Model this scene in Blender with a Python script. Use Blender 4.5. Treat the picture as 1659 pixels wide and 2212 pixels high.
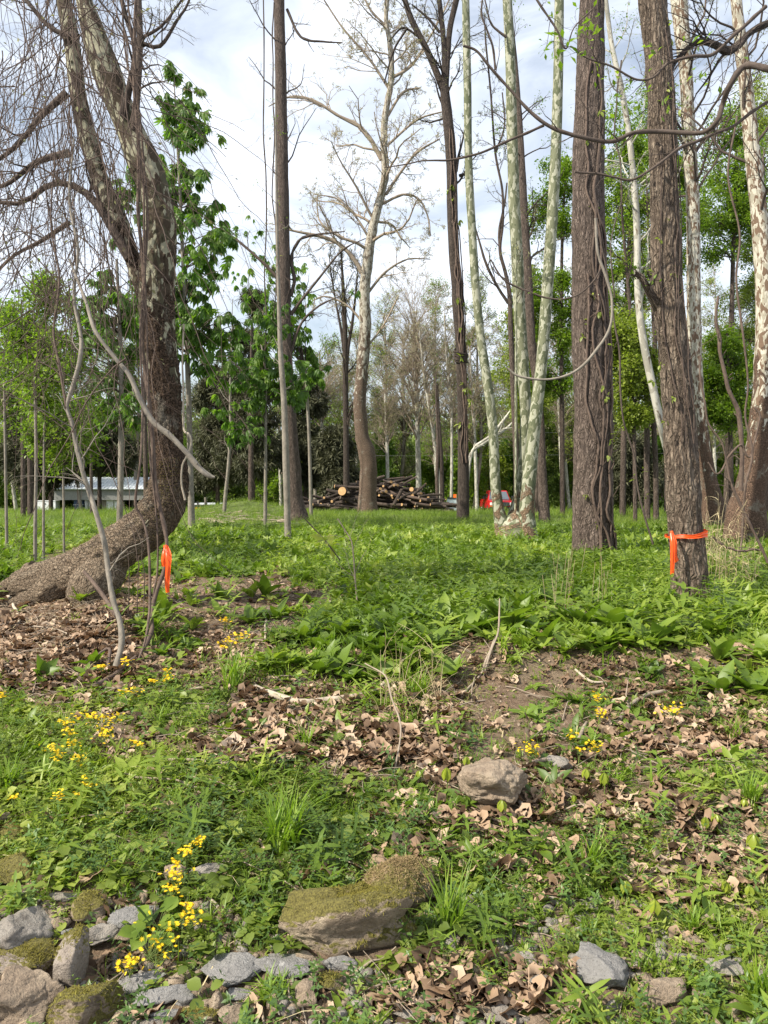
import bpy, math
import numpy as np
from math import radians, sin, cos, pi
rng = np.random.default_rng(7)
S = bpy.context.scene
for o in list(bpy.data.objects): bpy.data.objects.remove(o)
# ------------------------------------------------------------------ camera, sky, sun, exposure
EYE = 1.05                       # eye height above the terrace (z = 0); the creek bank in front lies lower
F = 1597.0                       # focal length in units of a 1659 x 2212 frame
PIT = math.atan(56 / F)
cam_d = bpy.data.cameras.new('camera'); cam = bpy.data.objects.new('camera', cam_d)
S.collection.objects.link(cam); S.camera = cam
cam_d.sensor_fit = 'VERTICAL'; cam_d.sensor_height = 36.0; cam_d.lens = 36.0 * F / 2212
cam_d.clip_start = 0.05; cam_d.clip_end = 2000
cam.location = (0, 0, EYE); cam.rotation_euler = (radians(90) - PIT, 0, 0)

SUN_DIR = np.array([-0.80, -0.42, 0.0]); SUN_DIR /= np.linalg.norm(SUN_DIR)
SUN_EL = radians(43)
W = bpy.data.worlds.new('World'); S.world = W; W.use_nodes = True
nt = W.node_tree; nt.nodes.clear()
def wn(t, **k):
    n = nt.nodes.new(t)
    for a, b in k.items(): setattr(n, a, b)
    return n
wo = wn('ShaderNodeOutputWorld'); bg = wn('ShaderNodeBackground'); sky = wn('ShaderNodeTexSky')
sky.sky_type = 'NISHITA'; sky.sun_disc = False; sky.sun_elevation = SUN_EL
sky.sun_rotation = math.atan2(SUN_DIR[0], SUN_DIR[1]); sky.air_density = 1.3; sky.dust_density = 1.5
bg.inputs[1].default_value = 0.078
tc = wn('ShaderNodeTexCoord'); sep = wn('ShaderNodeSeparateXYZ'); nt.links.new(tc.outputs['Generated'], sep.inputs[0])
mp = wn('ShaderNodeMapping'); mp.inputs['Scale'].default_value = (1.5, 1.5, 3.2); mp.inputs['Rotation'].default_value = (0.0, 0.35, 0.3)
nt.links.new(tc.outputs['Generated'], mp.inputs[0])
n1 = wn('ShaderNodeTexNoise'); n1.inputs['Scale'].default_value = 2.3; n1.inputs['Detail'].default_value = 7
n1.inputs['Roughness'].default_value = 0.55; n1.inputs['Distortion'].default_value = 0.6
nt.links.new(mp.outputs[0], n1.inputs[0])
rp = wn('ShaderNodeValToRGB'); rp.color_ramp.elements[0].position = 0.36; rp.color_ramp.elements[1].position = 0.62
rp.color_ramp.elements[0].color = (0.30, 0.30, 0.30, 1); rp.color_ramp.elements[1].color = (1, 1, 1, 1)
nt.links.new(n1.outputs[0], rp.inputs[0])
cl = wn('ShaderNodeMix', data_type='RGBA'); cl.inputs[7].default_value = (8.8, 9.4, 10.4, 1)
nt.links.new(rp.outputs[0], cl.inputs[0]); nt.links.new(sky.outputs[0], cl.inputs[6])
nt.links.new(cl.outputs[2], bg.inputs[0]); nt.links.new(bg.outputs[0], wo.inputs[0])

sl = bpy.data.lights.new('sun', 'SUN'); so = bpy.data.objects.new('sun', sl); S.collection.objects.link(so)
sl.energy = 5.0; sl.angle = radians(0.8); sl.color = (1.0, 0.93, 0.80)
import mathutils
tosun = mathutils.Vector((SUN_DIR[0] * cos(SUN_EL), SUN_DIR[1] * cos(SUN_EL), sin(SUN_EL)))
so.rotation_euler = tosun.to_track_quat('Z', 'Y').to_euler(); so.location = tosun * 60
S.view_settings.view_transform = 'Standard'; S.view_settings.look = 'None'
S.view_settings.exposure = 0.88; S.view_settings.gamma = 1.0

# ------------------------------------------------------------------ numeric helpers
def hsh(ix, iy, iz, seed):
    n = (ix.astype(np.int64) * 374761393 + iy.astype(np.int64) * 668265263 + iz.astype(np.int64) * 1274126177 + seed * 974711) & 0xffffffff
    n = ((n ^ (n >> 13)) * 1103515245) & 0xffffffff
    n = ((n ^ (n >> 16)) * 2246822519) & 0xffffffff
    return ((n ^ (n >> 13)) & 0xffff) / 65535.0
def vnoise(x, y, z, seed=0):
    x, y, z = np.broadcast_arrays(np.asarray(x, float), np.asarray(y, float), np.asarray(z, float))
    ix, iy, iz = np.floor(x), np.floor(y), np.floor(z); fx, fy, fz = x - ix, y - iy, z - iz
    fx, fy, fz = fx*fx*(3-2*fx), fy*fy*(3-2*fy), fz*fz*(3-2*fz)
    r = 0
    for a in (0, 1):
        for b in (0, 1):
            for c in (0, 1):
                w = (fx if a else 1-fx) * (fy if b else 1-fy) * (fz if c else 1-fz)
                r = r + w * hsh(ix+a, iy+b, iz+c, seed)
    return r * 2 - 1
def fbm(x, y, z, seed=0, o=4, g=0.5):
    r = 0; a = 1
    for i in range(o):
        r = r + a * vnoise(x * 2**i, y * 2**i, z * 2**i, seed + i); a *= g
    return r
def sm(a, b, t):
    t = np.clip((t - a) / (b - a), 0, 1); return t*t*(3-2*t)
def norm(v): return v / np.maximum(np.linalg.norm(v, axis=-1, keepdims=True), 1e-9)
cp, sp_ = cos(PIT), sin(PIT)
def P(x, y, d):
    "world point seen at (x, y) of the 1659 x 2212 frame, d metres away along the ground"
    u = (x - 829.5) / F; v = (1106 - y) / F
    t = d / (cp + v * sp_)
    return np.array([u * t, d, EYE + (-sp_ + v * cp) * t])
def project(x, y, z):
    dz = z - EYE; dep = y * cp - dz * sp_; up = y * sp_ + dz * cp
    dep = np.maximum(dep, 0.05)
    return 829.5 + F * x / dep, 1106 - F * up / dep

PY = np.array([-40, 0.0, 1.2, 2.1, 2.6, 3.2, 3.8, 4.42, 4.72, 5.6, 7.0, 20, 28, 34, 40, 46, 58, 90, 400])
PR = np.array([-.9, -.72, -.58, -.50, -.42, -.32, -.255, -.18, -.01, 0.03, 0.02, .0, -.08, -.20, -.38, -.65, -1.2, -1.35, -1.35])
PL = np.array([-.9, -.72, -.60, -.52, -.43, -.33, -.25, -.20, -.14, -.06, 0.0, .0, -.08, -.20, -.38, -.65, -1.2, -1.35, -1.35])
def hgt(x, y):
    x = np.asarray(x, float); y = np.asarray(y, float)
    yy = y + 0.25 * vnoise(x * 0.9, y * 0.4, 3.3, 11) * sm(2.5, 4.0, y) * (1 - sm(9, 14, y))
    m = sm(-0.6, 0.4, x)
    z = np.interp(yy, PY, PL) * (1 - m) + np.interp(yy, PY, PR) * m
    z = z + 0.035 * fbm(x * 1.3, y * 1.3, 0.5, 3, 3) + 0.012 * fbm(x * 6, y * 6, 0.5, 5, 3)
    z = z + 0.10 * np.exp(-(((x + 1.15) / 0.8)**2 + ((y - 8.0) / 0.7)**2))
    z = z + 0.16 * np.exp(-(((x + 2.4) / 0.7)**2 + ((y - 6.2) / 0.5)**2))
    z = z + 0.55 * np.exp(-(((x + 6.2) / 2.0)**2 + ((y - 33) / 2.0)**2))
    z = z + 0.07 * sm(10, 40, y) * vnoise(x * .15, y * .15, 0, 9)
    return z
def G(x, y, lift=0.0):
    "point of the ground seen at (x, y)"
    u = (x - 829.5) / F; v = (1106 - y) / F
    t = np.geomspace(1.4, 90, 6000)
    X, Y, Z = u * t, (cp + v * sp_) * t, EYE + (-sp_ + v * cp) * t
    i = np.argmax(Z <= hgt(X, Y) + lift)
    if i == 0: i = len(t) - 1
    return np.array([X[i], Y[i], Z[i]])

def spline(pts, n):
    pts = np.asarray(pts, float)
    if len(pts) == 2:
        t = np.linspace(0, 1, n)[:, None]; return pts[0] * (1-t) + pts[1] * t
    seg = np.linalg.norm(np.diff(pts[:, :3], axis=0), axis=1); s = np.r_[0, np.cumsum(seg)]
    q = np.linspace(0, s[-1], n); i = np.clip(np.searchsorted(s, q, 'right') - 1, 0, len(pts) - 2)
    t = ((q - s[i]) / np.maximum(seg[i], 1e-9))[:, None]
    ext = np.vstack([2*pts[0]-pts[1], pts, 2*pts[-1]-pts[-2]])
    p0, p1, p2, p3 = ext[i], ext[i+1], ext[i+2], ext[i+3]
    m1 = (p2 - p0) * .5; m2 = (p3 - p1) * .5
    # keep tangents bounded where spacing changes a lot
    L = np.linalg.norm((p2 - p1)[:, :3], axis=1, keepdims=True)
    for m in (m1, m2):
        l = np.linalg.norm(m[:, :3], axis=1, keepdims=True); m *= np.minimum(1, 1.3 * L / np.maximum(l, 1e-9))
    return (2*t**3-3*t**2+1)*p1 + (t**3-2*t**2+t)*m1 + (-2*t**3+3*t**2)*p2 + (t**3-t**2)*m2

class MB:
    def __init__(s): s.v = []; s.q = []; s.t = []; s.n = 0; s.at = []; s.bk = []
    def add(s, v, q=None, t=None, tint=0.5, bk=None):
        v = np.asarray(v, np.float32).reshape(-1, 3)
        s.v.append(v)
        if q is not None and len(q): s.q.append(np.asarray(q, np.int64).reshape(-1, 4) + s.n)
        if t is not None and len(t): s.t.append(np.asarray(t, np.int64).reshape(-1, 3) + s.n)
        s.at.append(np.broadcast_to(np.asarray(tint, np.float32), (len(v),)).copy())
        s.bk.append(v * 0 if bk is None else np.asarray(bk, np.float32).reshape(-1, 3))
        s.n += len(v)
    def mesh(s, name, smooth=True):
        me = bpy.data.meshes.new(name)
        v = np.concatenate(s.v); q = np.concatenate(s.q) if s.q else np.zeros((0, 4), np.int64)
        t = np.concatenate(s.t) if s.t else np.zeros((0, 3), np.int64)
        me.vertices.add(len(v)); me.vertices.foreach_set('co', v.ravel())
        me.loops.add(q.size + t.size); me.loops.foreach_set('vertex_index', np.r_[q.ravel(), t.ravel()].astype(np.int32))
        me.polygons.add(len(q) + len(t))
        me.polygons.foreach_set('loop_start', np.r_[np.arange(len(q)) * 4, q.size + np.arange(len(t)) * 3].astype(np.int32))
        me.polygons.foreach_set('loop_total', np.r_[np.full(len(q), 4), np.full(len(t), 3)].astype(np.int32))
        me.polygons.foreach_set('use_smooth', np.full(len(q) + len(t), smooth))
        a = me.attributes.new('tint', 'FLOAT', 'POINT'); a.data.foreach_set('value', np.concatenate(s.at))
        bk = np.concatenate(s.bk)
        if np.any(bk):
            a = me.attributes.new('bk', 'FLOAT_VECTOR', 'POINT'); a.data.foreach_set('vector', bk.ravel())
        me.update(calc_edges=True); me.validate()
        return me
    def obj(s, name, mat, parent=None, smooth=True, loc=None):
        if loc is not None:
            loc = np.asarray(loc, np.float32); s.v = [a - loc for a in s.v]
        me = s.mesh(name, smooth)
        for m in (mat if isinstance(mat, list) else [mat]): me.materials.append(m)
        o = bpy.data.objects.new(name, me); S.collection.objects.link(o)
        if loc is not None: o.location = [float(c) for c in loc]
        if parent is not None: 
            o.parent = parent
            if loc is None: o.location = [-c for c in parent.location]
        return o
def tag(o, label=None, cat=None, group=None, kind=None):
    if label: o['label'] = label
    if cat: o['category'] = cat
    if group: o['group'] = group
    if kind: o['kind'] = kind
    return o
def empty(name, loc, label, cat, group=None):
    o = bpy.data.objects.new(name, None); S.collection.objects.link(o)
    o.location = [float(c) for c in loc]; o.empty_display_size = 0.1
    return tag(o, label, cat, group)

def tubes(mb, Pt, R, k=5, tint=None, disp=None, cap=False, ref=None):
    "Pt (M,N,3), R (M,N): tubes with their own bark coordinates"
    Pt = np.asarray(Pt, float); R = np.asarray(R, float)
    if Pt.ndim == 2: Pt = Pt[None]; R = R[None]
    M, N = Pt.shape[:2]
    T = norm(np.gradient(Pt, axis=1))
    md = norm(Pt[:, -1] - Pt[:, 0])
    if ref is None:
        ref = np.where(np.abs(md[:, 1:2]) > 0.8, np.array([[1., 0, 0]]), np.array([[0, 1., 0]]))
    n1 = norm(ref[:, None] - (ref[:, None] * T).sum(-1, keepdims=True) * T); n2 = np.cross(T, n1)
    th = np.linspace(0, 2*pi, k, endpoint=False)
    c, s_ = np.cos(th), np.sin(th)
    L = np.concatenate([np.zeros((M, 1)), np.cumsum(np.linalg.norm(np.diff(Pt, axis=1), axis=2), axis=1)], 1)
    r0 = np.maximum(np.mean(R, axis=1), 1e-4)[:, None, None]
    bk = np.stack([np.broadcast_to(c * r0, (M, N, k)), np.broadcast_to(s_ * r0, (M, N, k)), np.broadcast_to(L[..., None], (M, N, k))], -1)
    RR = np.broadcast_to(R[..., None], (M, N, k)).copy()
    if disp is not None: RR = RR + disp(bk, RR)
    V = Pt[:, :, None] + RR[..., None] * (c[None, None, :, None] * n1[:, :, None] + s_[None, None, :, None] * n2[:, :, None])
    b = (np.arange(M) * N * k)[:, None, None]; i = (np.arange(N-1) * k)[None, :, None]; j = np.arange(k)[None, None]; j2 = (j + 1) % k
    q = np.stack([b+i+j, b+i+j2, b+i+k+j2, b+i+k+j], -1).reshape(-1, 4)
    if tint is None: tt = np.repeat(rng.uniform(0, 1, M), N*k)
    else: tt = np.broadcast_to(tint, (M,)).repeat(N*k)
    mb.add(V, q, tint=tt, bk=bk)
    if cap:
        o = mb.n
        for m in range(M):
            for e in (0, N-1):
                ring = V[m, e]; ctr = ring.mean(0); cc = np.vstack([ring, ctr])
                f = [(a, (a+1) % k, k) if e else ((a+1) % k, a, k) for a in range(k)]
                mb.add(cc, None, f, tint=tt[0], bk=np.vstack([bk[m, e], bk[m, e].mean(0)]))
    return V

def place(mb, tpl, pos, rot, sc, tint):
    "tpl = (verts, quads, tris); instances baked to one mesh"
    v, q, t = tpl; M = len(pos)
    if M == 0: return
    sc = np.broadcast_to(np.asarray(sc, float), (M,)) if np.ndim(sc) < 2 else sc
    vs = v[None] * (sc[:, None, None] if np.ndim(sc) == 1 else sc[:, None, :])
    V = np.einsum('mij,mvj->mvi', rot, vs) + pos[:, None]
    off = (np.arange(M) * len(v))[:, None, None]
    mb.add(V, (q[None] + off).reshape(-1, 4) if len(q) else None, (t[None] + off).reshape(-1, 3) if len(t) else None,
           tint=np.repeat(np.broadcast_to(tint, (M,)), len(v)))
def rotz(a):
    c, s = np.cos(a), np.sin(a); z = 0*a; o = z + 1
    return np.stack([np.stack([c, -s, z], -1), np.stack([s, c, z], -1), np.stack([z, z, o], -1)], -2)
def rotx(a):
    c, s = np.cos(a), np.sin(a); z = 0*a; o = z + 1
    return np.stack([np.stack([o, z, z], -1), np.stack([z, c, -s], -1), np.stack([z, s, c], -1)], -2)
def roty(a):
    c, s = np.cos(a), np.sin(a); z = 0*a; o = z + 1
    return np.stack([np.stack([c, z, s], -1), np.stack([z, o, z], -1), np.stack([-s, z, c], -1)], -2)
def rrot(n, tilt=0.5):
    return rotz(rng.uniform(0, 2*pi, n)) @ roty(rng.normal(0, tilt, n)) @ rotx(rng.normal(0, tilt, n))
def merge(parts):
    V = []; Q = []; T = []; n = 0
    for v, q, t in parts:
        V.append(v)
        if len(q): Q.append(np.asarray(q).reshape(-1, 4) + n)
        if len(t): T.append(np.asarray(t).reshape(-1, 3) + n)
        n += len(v)
    return (np.concatenate(V), np.concatenate(Q) if Q else np.zeros((0, 4), int), np.concatenate(T) if T else np.zeros((0, 3), int))
def xf(tpl, M, off=(0, 0, 0)): return (tpl[0] @ np.asarray(M).T + np.asarray(off), tpl[1], tpl[2])
E4, E3 = np.zeros((0, 4), int), np.zeros((0, 3), int)

# ------------------------------------------------------------------ leaf shapes (x forward, z up, length 1)
def leaf(wid=0.5, segs=3, fold=0.12, droop=0.3, power=0.8, peak=0.45, heart=0.0):
    x = np.linspace(0, 1, segs+1); w = np.where(x < peak, np.sin(pi/2 * x/peak)**power, np.cos(pi/2*(x-peak)/(1-peak))**power) * wid / 2
    w[0] = max(w[0], 0.02 + heart); w[-1] = 0.01
    z = -droop * x**2; xx = x - heart * 0.3 * (x == 0)
    v = np.concatenate([np.stack([x, 0*x, z], 1), np.stack([xx, w, z + fold*w/ max(wid, .01)*2*wid], 1), np.stack([xx, -w, z + fold*w*2], 1)])
    n = segs + 1; q = []
    for i in range(segs):
        q += [(i, i+1, n+i+1, n+i), (i, 2*n+i, 2*n+i+1, i+1)]
    return v, np.array(q), E3
def simple_leaf(wid=0.5): 
    return np.array([[0, 0, 0], [.45, wid/2, .05], [1, 0, -.08], [.45, -wid/2, .05]]), np.array([[0, 1, 2, 3]]), E3
def blade(h=1.0, w=0.02, bend=0.5, segs=4):
    s = np.linspace(0, 1, segs+1); x = bend * s**2; z = s * (1 - 0.35 * bend * s); ww = w * (1 - s**1.6) * .5 + w*.03
    v = np.concatenate([np.stack([x*h, -ww, z*h], 1), np.stack([x*h, ww, z*h], 1)]); n = segs+1
    return v, np.array([(i, i+1, n+i+1, n+i) for i in range(segs)]), E3
def rosette(n, wid, length, up, petiole=0.0, segs=3, droop=.3, heart=0.0, jit=.25):
    ps = []
    for i in range(n):
        a = 2*pi*i/n + rng.uniform(-.4, .4); L = length * rng.uniform(1-jit, 1+jit); u = up + rng.uniform(-.25, .25)
        lf = leaf(wid, segs, .15, droop, heart=heart); lf = (lf[0]*L, lf[1], lf[2])
        R = rotz(np.array(a)) @ roty(np.array(-u))
        off = R @ np.array([petiole, 0, 0])
        if petiole > 0:
            u2 = rng.uniform(.7, 1.3); off = rotz(np.array(a)) @ np.array([cos(u2)*petiole, 0, sin(u2)*petiole]) * rng.uniform(.6, 1.2)
            R = rotz(np.array(a)) @ roty(np.array(rng.uniform(-.5, .3))) @ rotx(np.array(rng.uniform(-.4, .4)))
            sw = .004
            st = np.array([[0, -sw, 0], [0, sw, 0], off + [0, sw, 0], off - [0, sw, 0]])
            ps.append((st, np.array([[0, 1, 2, 3]]), E3))
        ps.append(xf(lf, R, off))
    return merge(ps)
def stemherb(levels, length, wid, h, segs=2):
    "upright little stem with opposite leaves"
    ps = []
    sw = .0025
    ps.append((np.array([[0, -sw, 0], [0, sw, 0], [0, sw, h], [0, -sw, h]]), np.array([[0, 1, 2, 3]]), E3))
    ps.append((np.array([[-sw, 0, 0], [sw, 0, 0], [sw, 0, h], [-sw, 0, h]]), np.array([[0, 1, 2, 3]]), E3))
    for i in range(levels):
        z = h * (i + 1) / levels; a0 = i * pi/2 + rng.uniform(-.3, .3); L = length * (1.0 if i < levels - 1 else .7)
        for a in (a0, a0 + pi):
            lf = leaf(wid, segs, .1, .25); R = rotz(np.array(a)) @ roty(np.array(-rng.uniform(.1, .6)))
            ps.append(xf((lf[0]*L, lf[1], lf[2]), R, (0, 0, z)))
    return merge(ps)
def tuft(n, h, w, spread=.5, base=.03, segs=4):
    ps = []
    for i in range(n):
        b = blade(h * rng.uniform(.45, 1.05), w * rng.uniform(.7, 1.3), rng.uniform(.15, 1.1)*spread*1.6, segs)
        a = rng.uniform(0, 2*pi); R = rotz(np.array(a)) @ roty(np.array(rng.uniform(0, .35)*spread*2)); r = base*math.sqrt(rng.uniform())
        a2 = rng.uniform(0, 2*pi)
        ps.append(xf(b, R @ rotz(np.array(0.)), (r*cos(a2), r*sin(a2), 0)))
    return merge(ps)
def palmate(n=5, L=1.0, droop=.6):
    ps = []
    for i in range(n):
        a = (i - (n-1)/2) * 0.62; l = L * (1 - .12*abs(i - (n-1)/2))
        lf = leaf(.36, 3, .15, droop, peak=.6); R = rotz(np.array(a)) @ roty(np.array(.25))
        ps.append(xf((lf[0]*l, lf[1], lf[2]), R))
    return merge(ps)
def deadleaf():
    "lobed plane-tree leaf, dry and curled"
    m = 14; a = np.linspace(-2.75, 2.75, m)
    lob = .62 + .38*np.abs(np.cos(a*1.45))**1.2 + rng.uniform(-.08, .08, m); lob[[0, -1]] *= .5
    curl = rng.uniform(.1, .75); curl2 = rng.uniform(-.35, .5)
    ring = np.stack([np.cos(a)*lob*.5, np.sin(a)*lob*.5], 1); inner = ring*.5
    pts = np.vstack([[0, 0], inner, ring]); z = curl*(pts[:, 1]**2)*1.6 + curl2*(pts[:, 0]**2)*1.3 + rng.normal(0, .025, len(pts)) + .05*np.sin(7*np.arctan2(pts[:, 1], pts[:, 0]))*np.hypot(pts[:, 0], pts[:, 1])*2
    v = np.c_[pts, z]; q = [(1+i, 2+i, 2+m+i, 1+m+i) for i in range(m-1)]; t = [(0, 2+i, 1+i) for i in range(m-1)]
    t = [(0, 1+i, 2+i) for i in range(m-1)]
    st = np.array([[0, -.008, 0], [0, .008, 0], [-.45, .01, .06], [-.45, -.01, .06]])
    return merge([(v, np.array(q), np.array(t)), (st, np.array([[0, 1, 2, 3]]), E3)])

# ------------------------------------------------------------------ materials
def nodes(name):
    m = bpy.data.materials.new(name); m.use_nodes = True; n = m.node_tree; n.nodes.clear()
    return m, n
def nd(n, t, ins=None, **k):
    x = n.nodes.new(t)
    for a, b in k.items(): setattr(x, a, b)
    for a, b in (ins or {}).items():
        if isinstance(b, bpy.types.NodeSocket): n.links.new(b, x.inputs[a])
        else: x.inputs[a].default_value = b
    return x
def c4(c): return (c[0], c[1], c[2], 1)
def ramp(n, fac, stops, interp='LINEAR'):
    r = nd(n, 'ShaderNodeValToRGB', {0: fac}); cr = r.color_ramp; cr.interpolation = interp
    while len(cr.elements) > 1: cr.elements.remove(cr.elements[-1])
    cr.elements[0].position = stops[0][0]; cr.elements[0].color = c4(stops[0][1])
    for p, c in stops[1:]:
        e = cr.elements.new(p); e.color = c4(c)
    return r.outputs[0]
def mixc(n, f, a, b, bt='MIX'):
    x = nd(n, 'ShaderNodeMix', data_type='RGBA', blend_type=bt)
    for i, v in ((0, f), (6, a), (7, b)):
        if isinstance(v, bpy.types.NodeSocket): n.links.new(v, x.inputs[i])
        else: x.inputs[i].default_value = c4(v) if i else v
    return x.outputs[2]
def math_(n, op, a, b=0.0, cl=False):
    x = nd(n, 'ShaderNodeMath', {0: a, 1: b}, operation=op, use_clamp=cl); return x.outputs[0]
def leafmat(name, stops, trans=0.35, rough=.45, tcol=None, spec=.35):
    m, n = nodes(name)
    at = nd(n, 'ShaderNodeAttribute', attribute_name='tint')
    tcx = nd(n, 'ShaderNodeTexCoord'); nz = nd(n, 'ShaderNodeTexNoise', {'Vector': tcx.outputs['Object'], 'Scale': 1.1, 'Detail': 2.0})
    f = math_(n, 'ADD', math_(n, 'MULTIPLY', at.outputs['Fac'], .75), math_(n, 'MULTIPLY', math_(n, 'SUBTRACT', nz.outputs[0], .35), .55), True)
    col = ramp(n, f, stops)
    b = nd(n, 'ShaderNodeBsdfPrincipled', {'Base Color': col, 'Roughness': rough, 'Specular IOR Level': spec})
    tm = mixc(n, 1.0, col, tcol or (1.5, 1.7, .7), 'MULTIPLY')
    tr = nd(n, 'ShaderNodeBsdfTranslucent', {'Color': tm})
    mx = nd(n, 'ShaderNodeMixShader', {0: trans, 1: b.outputs[0], 2: tr.outputs[0]})
    nd(n, 'ShaderNodeOutputMaterial', {0: mx.outputs[0]})
    return m
M_cover = leafmat('cover_leaf', [(0, (.045, .085, .013)), (.4, (.12, .185, .022)), (.75, (.21, .275, .035)), (1, (.31, .34, .07))])
M_herb = leafmat('herb_leaf', [(0, (.07, .105, .02)), (.5, (.175, .225, .035)), (1, (.31, .34, .07))])
M_grass = leafmat('grass_leaf', [(0, (.08, .14, .018)), (.5, (.16, .25, .025)), (.85, (.24, .32, .035)), (1, (.38, .36, .13))], .4)
M_buck = leafmat('buckeye_leaf', [(0, (.05, .105, .02)), (.5, (.095, .175, .026)), (1, (.17, .26, .035))], .5)
M_fine = leafmat('spring_leaf', [(0, (.08, .135, .018)), (.5, (.14, .22, .022)), (1, (.23, .30, .035))], .45)
M_yel = leafmat('pale_spring_leaf', [(0, (.13, .16, .03)), (.5, (.20, .25, .04)), (1, (.28, .32, .06))], .4)
M_deep = leafmat('understory_leaf', [(0, (.045, .08, .02)), (.5, (.12, .17, .035)), (1, (.21, .26, .055))], .3)
M_cedar = leafmat('cedar_leaf', [(0, (.045, .05, .026)), (.5, (.07, .072, .036)), (1, (.10, .10, .05))], .15, .7, (1, 1, .8))
M_bud = leafmat('bud_leaf', [(0, (.16, .15, .08)), (.5, (.24, .24, .11)), (1, (.32, .33, .14))], .3, .6, (1.1, 1.1, .8))
M_bloom = leafmat('bloom_bud', [(0, (.27, .24, .16)), (.5, (.38, .35, .22)), (1, (.46, .45, .26))], .3, .6, (1.1, 1.1, .9))
M_dead = leafmat('dead_leaf', [(0, (.08, .05, .03)), (.3, (.18, .115, .07)), (.65, (.34, .235, .155)), (1, (.54, .43, .32))], .12, .6, (1.2, .9, .6), .25)
M_straw = leafmat('dry_straw', [(0, (.30, .23, .12)), (1, (.52, .44, .26))], .1, .7, (1, 1, 1))
M_moss = leafmat('moss', [(0, (.10, .085, .02)), (.5, (.16, .14, .03)), (1, (.24, .22, .05))], .1, .9, (1, 1, .5), .1)
M_drymoss = leafmat('dry_moss', [(0, (.16, .11, .05)), (1, (.34, .26, .14))], .1, .9, (1, 1, .7), .1)
M_petal = leafmat('yellow_petal', [(0, (.85, .58, .01)), (1, (.95, .72, .03))], .3, .5, (1, 1, 1))
M_blue = leafmat('blue_petal', [(0, (.35, .42, .75)), (1, (.5, .55, .8))], .3, .5, (1, 1, 1))
M_umb = leafmat('umbrella_leaf', [(0, (.19, .24, .025)), (1, (.30, .34, .04))], .4, .35)
M_orange = leafmat('orange_tape', [(0, (.95, .09, .008)), (1, (1.0, .14, .01))], .3, .35, (1.1, .9, .5), .5)

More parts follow.
